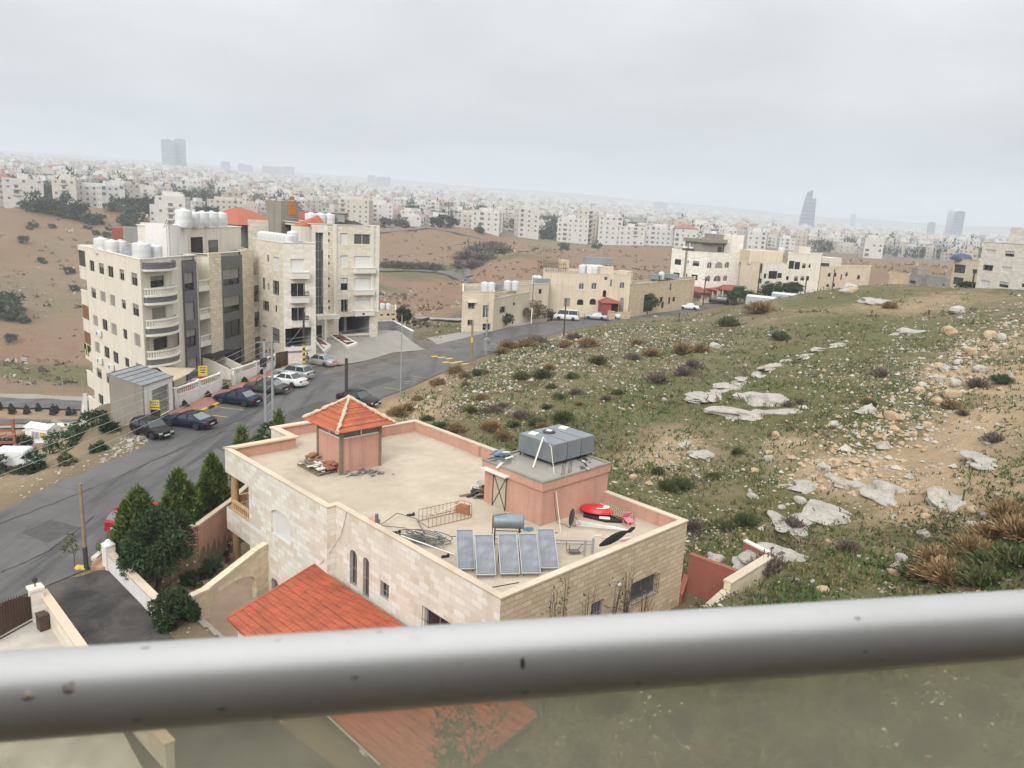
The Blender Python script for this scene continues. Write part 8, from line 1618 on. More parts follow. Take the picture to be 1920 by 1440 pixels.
t=NT('limestone'); n=t.noise(1.2,6,.65); n2=t.noise(7,5,.7); col=t.mix(t.rng(n,.35,.65),(.52,.485,.43),(.38,.35,.305)); col=t.mix(t.rng(n2,.5,.72,0,.7),col,(.18,.155,.12)); t.bump(n2,1.,.12); M['rock']=t.out(col,.95,0,.2)
t=NT('ochre stained limestone'); n=t.noise(1.5,6,.65); n2=t.noise(8,5,.7); col=t.mix(t.rng(n,.35,.65),(.48,.37,.25),(.38,.255,.15)); col=t.mix(t.rng(n2,.5,.72,0,.6),col,(.5,.44,.36)); t.bump(n2,.8,.06); M['rock_o']=t.out(col,.95,0,.2)
def rock_mesh(name,sx,sy,sz,seed,sub=3,mat='rock',rough=.22):
 bm=bmesh.new(); bmesh.ops.create_icosphere(bm,subdivisions=sub,radius=1); R=np.random.default_rng(seed); K=R.normal(size=(14,3))*np.linspace(1.2,6,14)[:,None]; ph=R.uniform(0,6.28,14); am=1/np.linspace(1,4.5,14)
 pl=[(R.normal(size=3),R.uniform(.62,.88)) for _ in range(7)]; pl=[(a/np.linalg.norm(a),d) for a,d in pl]
 for v in bm.verts:
  p=np.array(v.co)
  for a,d in pl:
   e=p@a-d
   if e>0: p=p-a*e*.92
  p=p*(1+rough*np.sum(am*np.sin(K@p+ph))*.5); v.co=(p[0]*sx,p[1]*sy,p[2]*sz)
 me=bpy.data.meshes.new(name); bm.to_mesh(me); bm.free(); me.materials.append(M[mat]); return me
RM=[rock_mesh('boulder',.5,.42,.34,k,2,'rock_o' if k in(2,5) else 'rock') for k in range(7)]
BL=[(1240,500,60,0),(1345,530,88,2),(1630,62,60,1),(1590,150,60,5),(1770,165,50,5),(1820,178,50,3),(1625,290,46,0),(1725,315,50,4),(1455,410,50,5),(1600,430,75,2),(1535,458,60,2),(1555,362,40,3),(1570,318,40,0),(1090,555,48,4),(830,600,40,5),(800,707,45,3),(730,875,52,0),(735,760,38,5),(1040,752,55,1),(1260,728,36,5),(1500,860,45,5),(1690,1000,52,4),(1745,1000,40,5),(1480,1040,52,4),(1550,1110,46,5),(1380,1145,55,1),(575,1150,60,0),(545,1130,36,1),(855,920,36,4),(325,795,28,5),(205,785,36,5),(935,890,50,1),(1100,725,45,5),(800,680,34,2),(1160,770,50,5),(1395,830,36,5),(1330,910,24,4),(1490,960,36,5),(1690,935,50,5),(1740,950,30,4),(1060,1070,26,5),(1195,1135,24,4),(1350,1210,55,2),(1035,1290,60,5),(1120,1280,20,4),(1410,510,26,2),(1220,555,26,5),(1440,600,30,5),(1500,560,40,5),(1380,640,30,5),(1480,670,30,2),(1690,240,50,5),(1620,380,50,4),(1540,300,40,5),(1470,380,40,4),(1640,90,26,4),(1480,95,18,1),(800,165,20,1),(470,100,20,1),(560,215,46,4),(300,80,16,4),(1760,640,26,1),(1805,870,30,4),(660,400,30,1),(340,445,24,1),(260,430,22,4),(1150,-36,64,0),(1163,-30,40,5),(1138,-26,40,4)]
items=[];PR={}
for i,(x,y,s,k) in enumerate(BL):
 px,py=ZA_(x,y); p=hit(px,py); r=math.hypot(p[0],p[1]); sz=s/2.341/1440*math.hypot(r,CZ-p[2])
 o=bpy.data.objects.new('boulder',RM[k]); COL.objects.link(o); o.location=(p[0],p[1],p[2]+sz*.12); o.scale=(sz*1.05,)*3; o.rotation_euler=(0,0,i*1.7); o['category']='boulder'; o['group']='boulders on the stony field'
 items.append((o,'ochre boulder' if k in(2,5) else 'pale grey boulder'))
rank_labels(items,lambda k,n:'%s on the stony field, %s'%(k,n))
items[0][0]['label']='round white boulder standing clear of the others on the slope'; items[1][0]['label']='big orange boulder in the rubble band, beside the round white one'
SL=[(930,815,140,45,'grey rock slab at the edge of the tan earth, above the large outcrop'),(1110,800,75,40,'small grey slab next to the tan earth'),(1165,828,90,36,'tilted grey slab between two small ones'),(1310,850,150,60,'broad grey slab half buried in tan earth'),(1600,890,130,80,'split grey slab on the tan earth bank'),(880,1000,230,120,'large flat limestone outcrop, its pale lower sheet'),(1040,975,230,100,'large flat limestone outcrop, its cracked grey upper half'),(840,1140,210,70,'pale limestone sheet just above the red wall'),(735,500,290,44,'flat pale rock sheet below the long strip'),(810,445,150,42,'small pale rock sheet just under the long strip'),(1760,722,100,70,'angular pale slab on the earth bank at the picture edge'),(500,690,85,30,'small pale rock patch in the tan clearing'),(445,640,60,40,'pale slanting rock beside the tan clearing'),(690,1170,80,60,'grey rock under the red wall top'),(1280,10,90,14,'flat pale rock near the crest'),(1400,150,150,14,'thin pale rock line near the crest'),(690,425,90,18,'thin pale ledge between the strip and the rock sheet')]
for i,(x,y,w,h,l) in enumerate(SL):
 p=hit(*ZA_(x,y)); r=math.hypot(p[0],p[1]); k=math.hypot(r,CZ-p[2])/1440/2.341; sx=w*k*.56; inc=max(.16,(CZ-p[2])/r); sy=min(h*k*.5/inc,sx*1.8)
 me=rock_mesh('rock_slab',sx,sy,max(.22,min(sx,sy)*.36),100+i,4,'rock',.55); o=np_obj('rock_slab',me,None,(p[0],p[1],p[2]-.12)); tag(o,l,'rock slab')
ST=[(470,445,70),(540,420,95),(620,388,100),(690,362,95),(755,338,85),(825,303,70),(890,278,60),(960,252,60),(1035,225,60),(1100,205,55)]
_a,_b=hit(*ZA_(470,445)),hit(*ZA_(1100,205)); SA=math.atan2(_b[1]-_a[1],_b[0]-_a[0])
V_=empty('rock_ledge',hit(*ZA_(755,338)),0,'long pale rock strip running up the green slope','rock ledge')
for i,(x,y,w) in enumerate(ST):
 p=hit(*ZA_(x,y)); r=math.hypot(p[0],p[1]); k=math.hypot(r,CZ-p[2])/1440/2.341; me=rock_mesh('ledge_block',w*k*1.15,w*k*(.62 if i<4 else .38),.26,200+i,4,'rock',.6); o=np_obj('ledge_block',me,V_,Vector((p[0],p[1],p[2]))-V_.location); o.rotation_euler=(0,0,SA+.12*sin(i*2.1))
p=hit(*ZA_(1085,748)); mb=MB(); mb.box((0,0,.12),(2.4,.12,.12),.45); tag(mb.build('timber_beam',M['timber'],loc=p),'grey timber beam lying by the pale boulders','beam')
BT={'rusty dry bush':('rustb','straw'),'grey thorny bush':('grey','brown'),'olive scrub bush':('olive','mid'),'green bush':('bushg','olive'),'straw coloured tussock':('straw','rustb')}
BP={}
def bush(kind,px,py,w,lab=None,tall=1.):
 if kind not in BP:
  m=[LM[a] for a in BT[kind]]; pr=[]
  for s in range(3):
   R=np.random.default_rng(s+hash(kind)%1000 if 0 else s+len(kind)*7); n=2000; a=R.uniform(0,6.28,n); e=R.uniform(.15,1.5,n); l=R.uniform(.45,1.,n)*(.85+.25*np.sin(a*3+s)); c=R.normal(size=(n,2))*.22; b0=np.stack([c[:,0],c[:,1],np.zeros(n)],-1); d=np.stack([np.cos(a)*np.cos(e),np.sin(a)*np.cos(e),np.sin(e)],-1); q=np.cross(d,R.normal(size=(n,3))); q/=np.linalg.norm(q,axis=1)[:,None]; wd=R.uniform(.008,.02,(n,1)); m0=b0+d*l[:,None]*.35; t1=b0+d*l[:,None]; Vv=np.stack([m0-q*wd,m0+q*wd,t1+q*wd*.6+R.normal(size=(n,3))*.04,t1-q*wd*.6],1).reshape(-1,3); pr.append(np_mesh('bush',Vv*np.array([1,1,.9]),np.arange(n*4).reshape(n,4),m,False,R.integers(0,2,n)))
  BP[kind]=pr
 p=hit(px,py); r=math.hypot(p[0],p[1]); s=w/1440*math.hypot(r,CZ-p[2])*.62; o=bpy.data.objects.new('bush',BP[kind][int(px)%3]); COL.objects.link(o); o.location=(p[0],p[1],p[2]-.03); s*=(.78 if w>60 else 1)*(.8+.4*((px*7.3)%1)); o.scale=(s,s*(.8+.4*((py*3.7)%1)),s*tall*(.8 if w>60 else 1)); o.rotation_euler=(0,0,px); o['category']='bush'; o['group']='bushes on the stony field'
 if lab: o['label']=lab
 return o
KN=dict(r='rusty dry bush',g='grey thorny bush',o='olive scrub bush',v='green bush',s='straw coloured tussock')
B1=[(740,900,85,'r'),(830,970,95,'r'),(500,915,65,'r'),(390,895,65,'o'),(520,965,40,'g'),(750,790,62,'g'),(950,825,72,'g'),(1240,840,74,'o'),(680,695,48,'r'),(1100,545,62,'o'),(1140,490,62,'r'),(950,550,66,'v'),(1300,545,50,'v'),(1480,445,66,'v'),(1210,690,48,'o'),(1350,735,36,'r'),(1330,660,46,'g'),(650,530,64,'o'),(560,545,62,'r'),(500,515,64,'r'),(370,595,56,'r'),(300,845,56,'o'),(1060,870,54,'o'),(1130,760,46,'o'),(600,785,56,'o'),(820,750,44,'g'),(1750,315,50,'r'),(1320,280,46,'g'),(1420,320,60,'s'),(1260,330,60,'s'),(990,330,70,'s'),(860,340,70,'s'),(1060,310,60,'g'),(820,380,60,'s'),(1620,660,50,'o'),(1850,390,50,'r'),(1100,890,40,'r'),(160,770,60,'s'),(90,800,60,'s'),(240,700,40,'s'),(1720,420,46,'g'),(560,600,40,'s'),(700,520,50,'s'),(1160,620,44,'v'),(900,880,46,'o'),(1540,700,36,'g')]
B2=[(45,280,42,'v'),(465,300,62,'g'),(430,335,50,'g'),(310,365,56,'g'),(420,240,62,'s'),(500,235,62,'s'),(1650,510,36,'g'),(1790,625,42,'g'),(1820,370,52,'o'),(1715,390,46,'g'),(660,680,42,'o'),(310,770,42,'o'),(1150,1100,64,'g'),(800,1210,100,'g'),(1860,960,170,'r'),(1915,1040,150,'r'),(1760,1050,130,'r'),(1700,1110,160,'r'),(1560,1160,140,'r'),(1610,1240,170,'r'),(1500,1230,120,'s'),(1800,1190,150,'v'),(1900,1170,140,'v'),(1450,1210,110,'o'),(1740,1250,130,'v'),(420,830,60,'o'),(360,835,60,'o'),(560,790,50,'v'),(880,470,40,'g'),(940,460,36,'g'),(1290,340,46,'g'),(1600,480,50,'r'),(1230,460,40,'r'),(900,1000,60,'g'),(700,990,60,'o'),(470,1010,60,'g'),(620,1010,50,'o'),(1250,470,30,'v'),(1330,40,40,'r'),(760,60,60,'r'),(620,120,60,'o'),(850,180,50,'o')]
items=[(bush(KN[k],*ZB_(x,y),w/3.692*1.75,tall=.85),KN[k]) for x,y,w,k in B1]+[(bush(KN[k],*ZA_(x,y),w/2.341*1.35,tall=.95),KN[k]) for x,y,w,k in B2]
items+=[(bush(KN[k],px,py,w),KN[k]) for px,py,w,k in [(1280,1360,90,'v'),(1150,1330,90,'o'),(1420,1350,80,'g'),(1620,1330,110,'v'),(1750,1390,120,'v'),(1540,1420,110,'v'),(1100,1420,90,'v'),(1850,1330,110,'o'),(1330,1425,80,'r'),(1390,1295,50,'o')]]
rank_labels(items,lambda k,n:'%s on the stony field, %s'%(k,n))
def scatter(n,seed,r0=17,r1=175,a0=-14,a1=43):
 R=np.random.default_rng(seed); a=np.radians(R.uniform(a0,a1,n)); r=np.exp(R.uniform(math.log(r0),math.log(r1),n)); x,y=r*np.sin(a),r*np.cos(a); k=(_field_mask(x,y)>.45)&(poly_dist(x,y,ROAD)>.8)&(x>-.02*y-9.5-.06*(y-70))&(poly_dist(x,y,[VUV(-1,-9),VUV(-1,13.6),VUV(24,13.6),VUV(24,-9)])>.2)&(poly_dist(x,y,ALLEY)>.3)
 return x[k],y[k],r[k],R
def pw(x,y,L):
 w=np.zeros(len(x))
 for px,py,rx in L: c=hit(px,py); w+=np.exp(-((x-c[0])**2+(y-c[1])**2)/rx**2)
 return w
x,y,r,R=scatter(70000,31); cl=_rough(x*2.3+9,y*2.3)*1.0-.02+1.9*pw(x,y,[(1000,660,9),(1060,640,9),(950,700,8),(1110,690,7),(1250,625,9),(880,760,6),(1180,640,8)])+1.1*pw(x,y,[(1650,800,6),(1720,720,8),(1790,650,9),(1850,590,12),(1600,690,7),(1300,850,4),(1200,880,4),(1320,1000,4),(1660,900,4)])
k=R.uniform(0,1.6,len(x))<cl; x,y,r=x[k],y[k],r[k]; n=len(x); s=np.exp(R.normal(-2.75,.5,n))*np.clip((r/45)**.5,.75,1.55); oc=R.uniform(size=n)<.24
lp=np.array([atz(px,py,zz)[:2] for px,py,zz in [(1915,625,10.2),(1830,655,9.6),(1760,715,8.6),(1690,780,7.6),(1610,850,6.2),(1540,905,5.5)]]); q=R.uniform(0,len(lp)-1.001,1500); i0=q.astype(int); f=(q-i0)[:,None]; lq=lp[i0]*(1-f)+lp[i0+1]*f+R.normal(0,2.0,(1500,2)); x=np.concatenate([x,lq[:,0]]); y=np.concatenate([y,lq[:,1]]); s=np.concatenate([s,np.exp(R.normal(-2.0,.5,1500))]); oc=np.concatenate([oc,R.uniform(size=1500)<.55]); n=len(x); z=gz(x,y); O=np.array([(1,0,0),(0,1,0),(-1,0,0),(0,-1,0),(0,0,.75),(0,0,-.6)],float)
Vv=O[None]*R.uniform(.6,1.35,(n,6,1))*s[:,None,None]; th=R.uniform(0,6.28,n); c,sn=np.cos(th)[:,None],np.sin(th)[:,None]; Vv=np.stack([Vv[...,0]*c-Vv[...,1]*sn,Vv[...,0]*sn+Vv[...,1]*c,Vv[...,2]],-1)+np.stack([x,y,z+s*.12],-1)[:,None]
Fo=np.array([(0,1,4),(1,2,4),(2,3,4),(3,0,4),(1,0,5),(2,1,5),(3,2,5),(0,3,5)]); Ff=(Fo[None]+np.arange(n)[:,None,None]*6).reshape(-1,3); mi=np.repeat(np.where(oc,1,np.where(R.uniform(size=n)<.5,2,0)),8)
tag(np_obj('field_stones',np_mesh('field_stones',Vv.reshape(-1,3),Ff,[M['rock'],M['rock_o'],plain('white limestone chips',(.47,.44,.38),.95,0,.12,6.)],False,mi)),kind='stuff')
x,y,r,R=scatter(52000,41,16,120); k=R.uniform(0,1,len(x))<np.clip(.55+_rough(x*1.1+3,y*1.1),.08,1)*np.clip(1.3-pw(x,y,[(1650,900,5),(1800,820,6),(1880,720,7),(1560,880,4)]),.1,1); x,y,r=x[k],y[k],r[k]; n=len(x); z=gz(x,y); B=4
h=np.exp(R.normal(-1.75,.4,(n,B)))*np.clip((r/40)**.35,.8,1.4)[:,None]; a=R.uniform(0,6.28,(n,B)); lean=R.uniform(.2,.9,(n,B)); wd=R.uniform(.03,.07,(n,B)); ox,oy=R.normal(0,.1,(2,n,B)); bx=x[:,None]+ox; by=y[:,None]+oy; bz=np.repeat(z[:,None],B,1)-.02
ca,sa=np.cos(a),np.sin(a); P0=np.stack([bx-sa*wd,by+ca*wd,bz],-1); P1=np.stack([bx+sa*wd,by-ca*wd,bz],-1); P2_=np.stack([bx+ca*lean*h,by+sa*lean*h,bz+h],-1); Vv=np.stack([P0,P1,P2_],2).reshape(-1,3); hue=_rough(x*.8+20,y*.8-7)+R.normal(0,.25,n); mi=np.repeat(np.where(hue>.25,1,np.where(hue<-.3,2,0)),B)
GM=[leafmat('field grass',(.07,.105,.026)),leafmat('dry field grass',(.20,.165,.075)),leafmat('bright field grass',(.055,.115,.022))]
tag(np_obj('field_grass',np_mesh('field_grass',Vv,np.arange(len(Vv)).reshape(-1,3),GM,False,mi)),kind='stuff')
R=random.Random(77); mb=MB()
for k in range(420):
 q=R.uniform(0,1); px,py=200+95*q+R.gauss(0,16),868-72*q+R.gauss(0,7)
 if q<.5 and R.random()<.4: px,py=R.uniform(20,200),950-R.uniform(0,1)*75
 p=hit(px,py); s=math.exp(R.gauss(-2.4,.5))
 if poly_dist(np.array([p[0]]),np.array([p[1]]),ROAD)[0]<.25: continue
 mb.box((p[0],p[1],p[2]+s*.15),(s*1.5,s,s*.6),R.uniform(0,3),R.randrange(2),R.uniform(-.4,.4),R.uniform(-.4,.4))
tag(mb.build('verge_rubble',[M['rock'],M['rock']]),kind='stuff')
R=np.random.default_rng(55); n=9000; a=np.radians(R.uniform(-42,36,n)); r=np.exp(R.uniform(math.log(150),math.log(500),n)); x,y=r*np.sin(a),r*np.cos(a); k=(_field_mask(x,y)>.9)&(R.uniform(size=n)<np.clip(.45+_rough(x*.12,y*.12),.05,1))&((a<-.1)|(r>240))&~((np.abs(r-178)<34)&(a<-.38)); x,y,r=x[k],y[k],r[k]; n=len(x); z=gz(x,y); B=14; s=np.exp(R.normal(-.55,.5,n))
C_=np.stack([x,y,z],-1)[:,None]+R.normal(size=(n,B,3))*s[:,None,None]*np.array([.5,.5,.22])+np.array([0,0,.15]); d1,d2=R.normal(size=(2,n,B,3))*s[None,:,None,None]*.34; Vv=np.stack([C_,C_+d1,C_+d1+d2,C_+d2],2).reshape(-1,3); mi=np.repeat(R.choice(3,n,p=[.5,.3,.2]),B)
tag(np_obj('valley_scrub',np_mesh('valley_scrub',Vv,np.arange(len(Vv)).reshape(-1,4),[leafmat('valley scrub',(.125,.105,.07)),leafmat('dry valley scrub',(.17,.125,.08)),M['rock']],False,mi)),kind='stuff')
x,y,r,R=scatter(9000,61,18,165); k=R.uniform(0,1,len(x))<np.clip(.42+.9*_rough(x*.7-4,y*.7+2),.04,1)*np.clip(1.25-1.2*pw(x,y,[(1650,900,5),(1800,820,6),(1880,720,7),(1560,880,4),(1890,660,6),(800,745,5)]),.05,1); x,y,r=x[k],y[k],r[k]; n=len(x); z=gz(x,y); B=16; s=np.exp(R.normal(-1.25,.42,n))*np.clip((r/45)**.5,.8,1.6)
C_=np.stack([x,y,z],-1)[:,None]+R.normal(size=(n,B,3))*s[:,None,None]*np.array([.62,.62,.2])+np.array([0,0,.07]); d1,d2=R.normal(size=(2,n,B,3))*s[None,:,None,None]*np.array([.3,.3,.3]); d2=d2*.35; Vv=np.stack([C_,C_+d1,C_+d1+d2,C_+d2],2).reshape(-1,3); mi=np.repeat(R.choice(4,n,p=[.38,.24,.2,.18]),B)
tag(np_obj('field_scrub',np_mesh('field_scrub',Vv,np.arange(len(Vv)).reshape(-1,4),[leafmat('olive scrub mat',(.085,.082,.035)),leafmat('brown scrub mat',(.12,.09,.055)),leafmat('grey scrub mat',(.13,.118,.095)),leafmat('green scrub mat',(.055,.088,.026))],False,mi)),kind='stuff')
# ================================================================ THE CITY ACROSS THE VALLEY
CMAT=[wall_mat('far '+n,c,0,.6,.2,.08,.9,.1) for n,c in (('white stone',(.56,.545,.515)),('cream stone',(.51,.475,.42)),('beige stone',(.46,.40,.33)),('grey stone',(.33,.315,.30)),('pinkish stone',(.47,.38,.33)))]
CN=['white','cream','beige','grey','pinkish']; M['farwin']=plain('far window',(.13,.13,.135),.4,0,.1,1.); M['red_far']=plain('far red roof',(.29,.12,.095),.8,0,.1,1.)
def city_geo(R,w,d,fl,col,roof,win=True,VV=None,fh=3.2):
 """one block; returns MB: 0 wall, 1 window, 2 roof"""
 mb=VV or MB(); h=fl*fh; mb.b2(-w/2,w/2,-d/2,d/2,-9,h,0)
 if roof=='red': mb.idx([(-w/2-.6,-d/2-.6,h),(w/2+.6,-d/2-.6,h),(w/2+.6,d/2+.6,h),(-w/2-.6,d/2+.6,h),(-w*.22,0,h+2.6),(w*.22,0,h+2.6)],[(0,1,5,4),(1,2,5),(2,3,4,5),(3,0,4),(3,2,1,0)],2)
 else:
  k=R.uniform(.25,.6); mb.b2(-w/2*k+R.uniform(-1,1),w/2*k,-d*.15,d*.4,h,h+R.uniform(1.6,3.2),0)
  if R.random()<.5: mb.b2(w*.3,w*.42,-d*.3,-d*.1,h,h+1.5,0)
 if win:
  nb=max(3,int(w/R.uniform(3.,4.2))); nd=max(2,int(d/4.2)); bay=R.randrange(nb); rec=R.random()<.5
  for f in range(fl):
   z=f*fh+1.
   for i in range(nb):
    x=-w/2+w*(i+.5)/nb; ww=.62 if i!=bay else 1.15; y=-d/2-.06; hh=1.35 if i!=bay else 1.8
    if R.random()<.2: continue
    ww*=R.uniform(.75,1.2); hh*=R.uniform(.8,1.1)
    mb.face([(x-ww,y,z),(x+ww,y,z),(x+ww,y,z+hh),(x-ww,y,z+hh)],1)
    if i==bay and rec: mb.b2(x-1.7,x+1.7,-d/2-1.1,-d/2-.02,z-.95,z-.1,0)
   for i in range(nd):
    y=-d/2+d*(i+.5)/nd
    for s in (-1,1):
     x=s*(w/2+.06); q=[(x,y-.55*s,z),(x,y+.55*s,z),(x,y+.55*s,z+1.35),(x,y-.55*s,z+1.35)]; mb.face(q,1)
 return mb
BK=[(-1e9,'above the bare slope'),(95,'above the shrubby brow'),(215,'above the hill track grove'),(330,'above the penthouse tanks'),(425,'above the red hipped roof'),(560,'above the white block tanks'),(710,'above the ploughed field'),(840,'above the winding valley track'),(960,'above the quarried bank'),(1110,'above the arched house'),(1250,'above the tall white house'),(1390,'above the cream houses'),(1530,'above the field crest'),(1670,'above the low crest houses'),(1790,'above the large pale house')]
R=random.Random(5); placed=[]; grid={}
def rmin(px): return float(np.interp(px,[-100,240,250,300,330,450,700,760,880,900,1000,1100,1250,1400,1600,1700,1800,2000],[485,485,640,640,545,540,520,520,505,520,560,520,545,640,720,720,680,600]))
def free(x,y,d):
 g=24; cx,cy=int(x//g),int(y//g)
 for i in range(-2,3):
  for j in range(-2,3):
   for (a,b,e) in grid.get((cx+i,cy+j),()):
    if (a-x)**2+(b-y)**2<((d+e)*.5)**2: return False
 grid.setdefault((cx,cy),[]).append((x,y,d)); return True
def colour(): q=R.random(); return 0 if q<.46 else 1 if q<.78 else 2 if q<.88 else 3 if q<.93 else 4
near=[]
for a in [(52,540,23,5,0,'flat',.1),(8,560,16,5,1,'red',.2),(134,528,15,5,1,'flat',-.3),(180,540,26,4,0,'flat',.25),(328,470,18,5,0,'flat',-.2),(300,480,9,3,0,'flat',-.2),(425,560,26,3,1,'flat',.1),(985,545,18,6,0,'flat',.35),(1090,560,14,7,1,'flat',.4),(1072,560,26,5,0,'flat',0),(1140,560,20,6,0,'flat',.1),(1180,560,22,4,0,'flat',.2),(1235,570,26,4,0,'flat',.1),(1282,560,18,4,0,'red',.1),(910,525,22,4,0,'flat',-.1),(880,540,26,3,1,'flat',.2),(668,560,24,5,1,'flat',-.2),(710,590,22,4,0,'flat',.1),(1415,600,16,4,0,'flat',.2),(1662,900,11,6,0,'flat',.1),(1693,900,14,4,0,'flat',0),(1725,900,16,4,0,'flat',-.1),(1635,560,14,4,0,'flat',.3),(1560,850,16,4,0,'flat',.1),(770,535,14,2,0,'flat',.1)]:
 x,y,_=atr(a[0],460,a[1]); free(x,y,a[2]); near.append((x,y,a[2]*.84,*a[3:]))
tries=0
while len(near)<280 and tries<20000:
 tries+=1; px=R.uniform(-60,1990); r=rmin(px)*1.05+abs(R.gauss(0,1))*200; x,y,_=atr(px,430,r); w=R.uniform(8,14)
 if not free(x,y,w+R.uniform(3,11)): continue
 near.append((x,y,w,R.choice((2,2,3,3,4)),colour(),'red' if R.random()<.06 else 'flat',R.gauss(0,.7)))
rows={};
for (x,y,w,fl,c,roof,tn) in near:
 o=city_geo(R,w,w*R.uniform(.6,.95),fl,c,roof).build('house',[CMAT[c],M['farwin'],M['red_far']],loc=(x,y,G(x,y)+.2),rz=-math.atan2(x,y)+tn); o['category']='house'; o['group']='houses on the slopes across the valley'; zc=np.array([G(x,y)]); px=float(screen(np.array([x]),np.array([y]),zc)[0][0]); b=[n for q,n in BK if q<=px][-1]; rows.setdefault(b,[]).append((px,math.hypot(x,y),o,'%s %s storey %s'%('' if roof=='red' else CN[c],['','one','two','three','four','five','six','seven','eight','nine'][fl],'red roofed house' if roof=='red' else 'block')))
for b,L in rows.items():
 L.sort(key=lambda k:k[1]); n=len(L); q=max(1,math.ceil(n/4))
 for k in range(4):
  row=sorted(L[k*q:(k+1)*q],key=lambda k:k[0])
  for i,(px,r,o,d) in enumerate(row): o['label']='%s %s, %s from the left, %s row'%(d.strip(),b,ORD[min(i,19)],['front','second','third','back'][k])
tot=[MB() for _ in CMAT]; cnt=0
def stuffcity(n,lo,hi,gap,win):
 global cnt
 for _ in range(n):
  px=R.uniform(-150,2080); r=math.sqrt(R.uniform(lo*lo,hi*hi));
  if r<rmin(px)*1.05: continue
  x,y,_q=atr(px,430,r); w=R.uniform(9,18)*(1 if r<1800 else 1.25)
  if not free(x,y,w+gap): continue
  c=colour(); fl=R.choice((2,2,3,3,4,4,5)); mb=city_geo(R,w,w*R.uniform(.6,1),fl,c,'red' if R.random()<.03 else 'flat',win); a=-math.atan2(x,y)+R.gauss(0,.5); ca,sa=cos(a),sin(a); z=float(rbf(x,y)[0]); k=len(tot[c].v); tot[c].v.extend([(x+p[0]*ca-p[1]*sa,y+p[0]*sa+p[1]*ca,z+p[2]) for p in mb.v]); tot[c].f.extend([tuple(i+k for i in f) for f in mb.f]); tot[c].m.extend([0 if m==0 else m for m in mb.m]); tot[c].sm.extend(mb.sm); cnt+=1
stuffcity(8000,600,1500,2,True); stuffcity(9000,1400,4600,9,False)
big=MB(); nm=len(CMAT)
for c,t_ in enumerate(tot):
 k=len(big.v); big.v.extend(t_.v); big.f.extend([tuple(i+k for i in f) for f in t_.f]); big.m.extend([c if m==0 else nm+m-1 for m in t_.m]); big.sm.extend(t_.sm)
tag(big.build('distant_city',CMAT+[M['farwin'],M['red_far']]),kind='stuff')
M['tower']=plain('blue grey tower glazing',(.16,.21,.27),.3,.1,.1,.02); M['tower_dark']=plain('dark tower glazing',(.05,.085,.14),.3,.1,.1,.02); M['tower_pale']=plain('pale tower cladding',(.34,.37,.40),.6,0,.1,.02)
def tower(px0,px1,pyt,pyb,r,lab,mat='tower',slant=0.,rz=0,n=9):
 p=atr(px0,pyb,r); q=atr(px1,pyb,r); w=math.hypot(q[0]-p[0],q[1]-p[1]); x,y=(p[0]+q[0])/2,(p[1]+q[1])/2; z0=float(rbf(x,y)[0]); z1=atr((px0+px1)/2,pyt,r)[2]; h=z1-z0; t0=empty('tower',(x,y,z0),-math.atan2(x,y)+rz,lab,'tower','hazy towers on the skyline'); mb=MB(); d=w*.7
 if slant:
  k=8; P=[(w/2,-20)]+[(w/2-w*.06*(i/k)**2,h*(1-slant)*i/k) for i in range(k+1)]; P+=[(w*.18,h*(1-slant)+.01),(w*.16,h)]+[(-w*.22-w*.28*(1-(1-i/k)**2),h*(.93-.93*i/k)) for i in range(k+1)]+[(-w/2,-20)]; mb.idx([(a,-d/2,b) for a,b in P]+[(a,d/2,b) for a,b in P],[tuple(range(len(P))),tuple(range(2*len(P)-1,len(P)-1,-1))]+[((i+1)%len(P),i,i+len(P),(i+1)%len(P)+len(P)) for i in range(len(P))])
 else: mb.b2(-w/2,w/2,-d/2,d/2,-20,h); mb.b2(-w*.3,w*.25,-d*.3,d*.3,h,h*1.03)
 mb.build('shaft',M[mat],t0); mb=MB()
 for i in range(1,n): z=h*i/n*(.9 if slant else 1); mb.b2(-w*.44,w*.44,-d/2-1,-d/2-.1,z,z+h*.012)
 mb.build('spandrel',M['tower_pale'],t0)
tower(304,328.5,263,312,3000,'wide hazy glass tower above the corner block, its left half'); tower(328.6,350,262,312,3030,'wide hazy glass tower above the corner block, its right half')
tower(1498,1526,356,420,2700,'slim curved blue grey tower with a stepped top, alone on the skyline','tower_dark',.22)
tower(1783,1803,397,440,3000,'dark glass tower of the far pair, above the large pale house','tower_dark'); tower(1770,1784,396,440,3050,'pale slender tower of the far pair, above the large pale house','tower_pale'); tower(1736,1751,417,442,2800,'low dark tower near the far pair')
for a in [(414,432,303,324,'hazy block of offices just beside the wide glass towers'),(446,460,307,328,'hazy stepped office block, its first half'),(460,474,310,330,'hazy stepped office block, its second half'),(492,510,312,336,'long hazy slab of flats on the skyline, first of three'),(511,530,313,338,'long hazy slab of flats on the skyline, second of three'),(531,552,313,340,'long hazy slab of flats on the skyline, third of three'),(689,704,329,350,'hazy slab with a dark fin on the skyline'),(706,732,332,352,'low hazy slab beside the finned one')]: tower(*a[:4],3100,a[4],'tower_pale')
tower(1594,1604,402,414,3600,'tiny hazy stump tower between the slim tower and the far pair','tower_pale'); tower(1224,1250,380,398,3300,'row of hazy slabs above the stone house','tower_pale')
tower(1829,1842,440,478,1500,'slim white tower just beside the large pale house','tower_pale')
TP=[crown('tree',None,[(620,blob_shape(1,.9,.8,.75,16,.25,40+s),.16,0)],[LM['far']],s) for s in range(3)]
for o in TP: COL.objects.unlink(o)
TL=[]
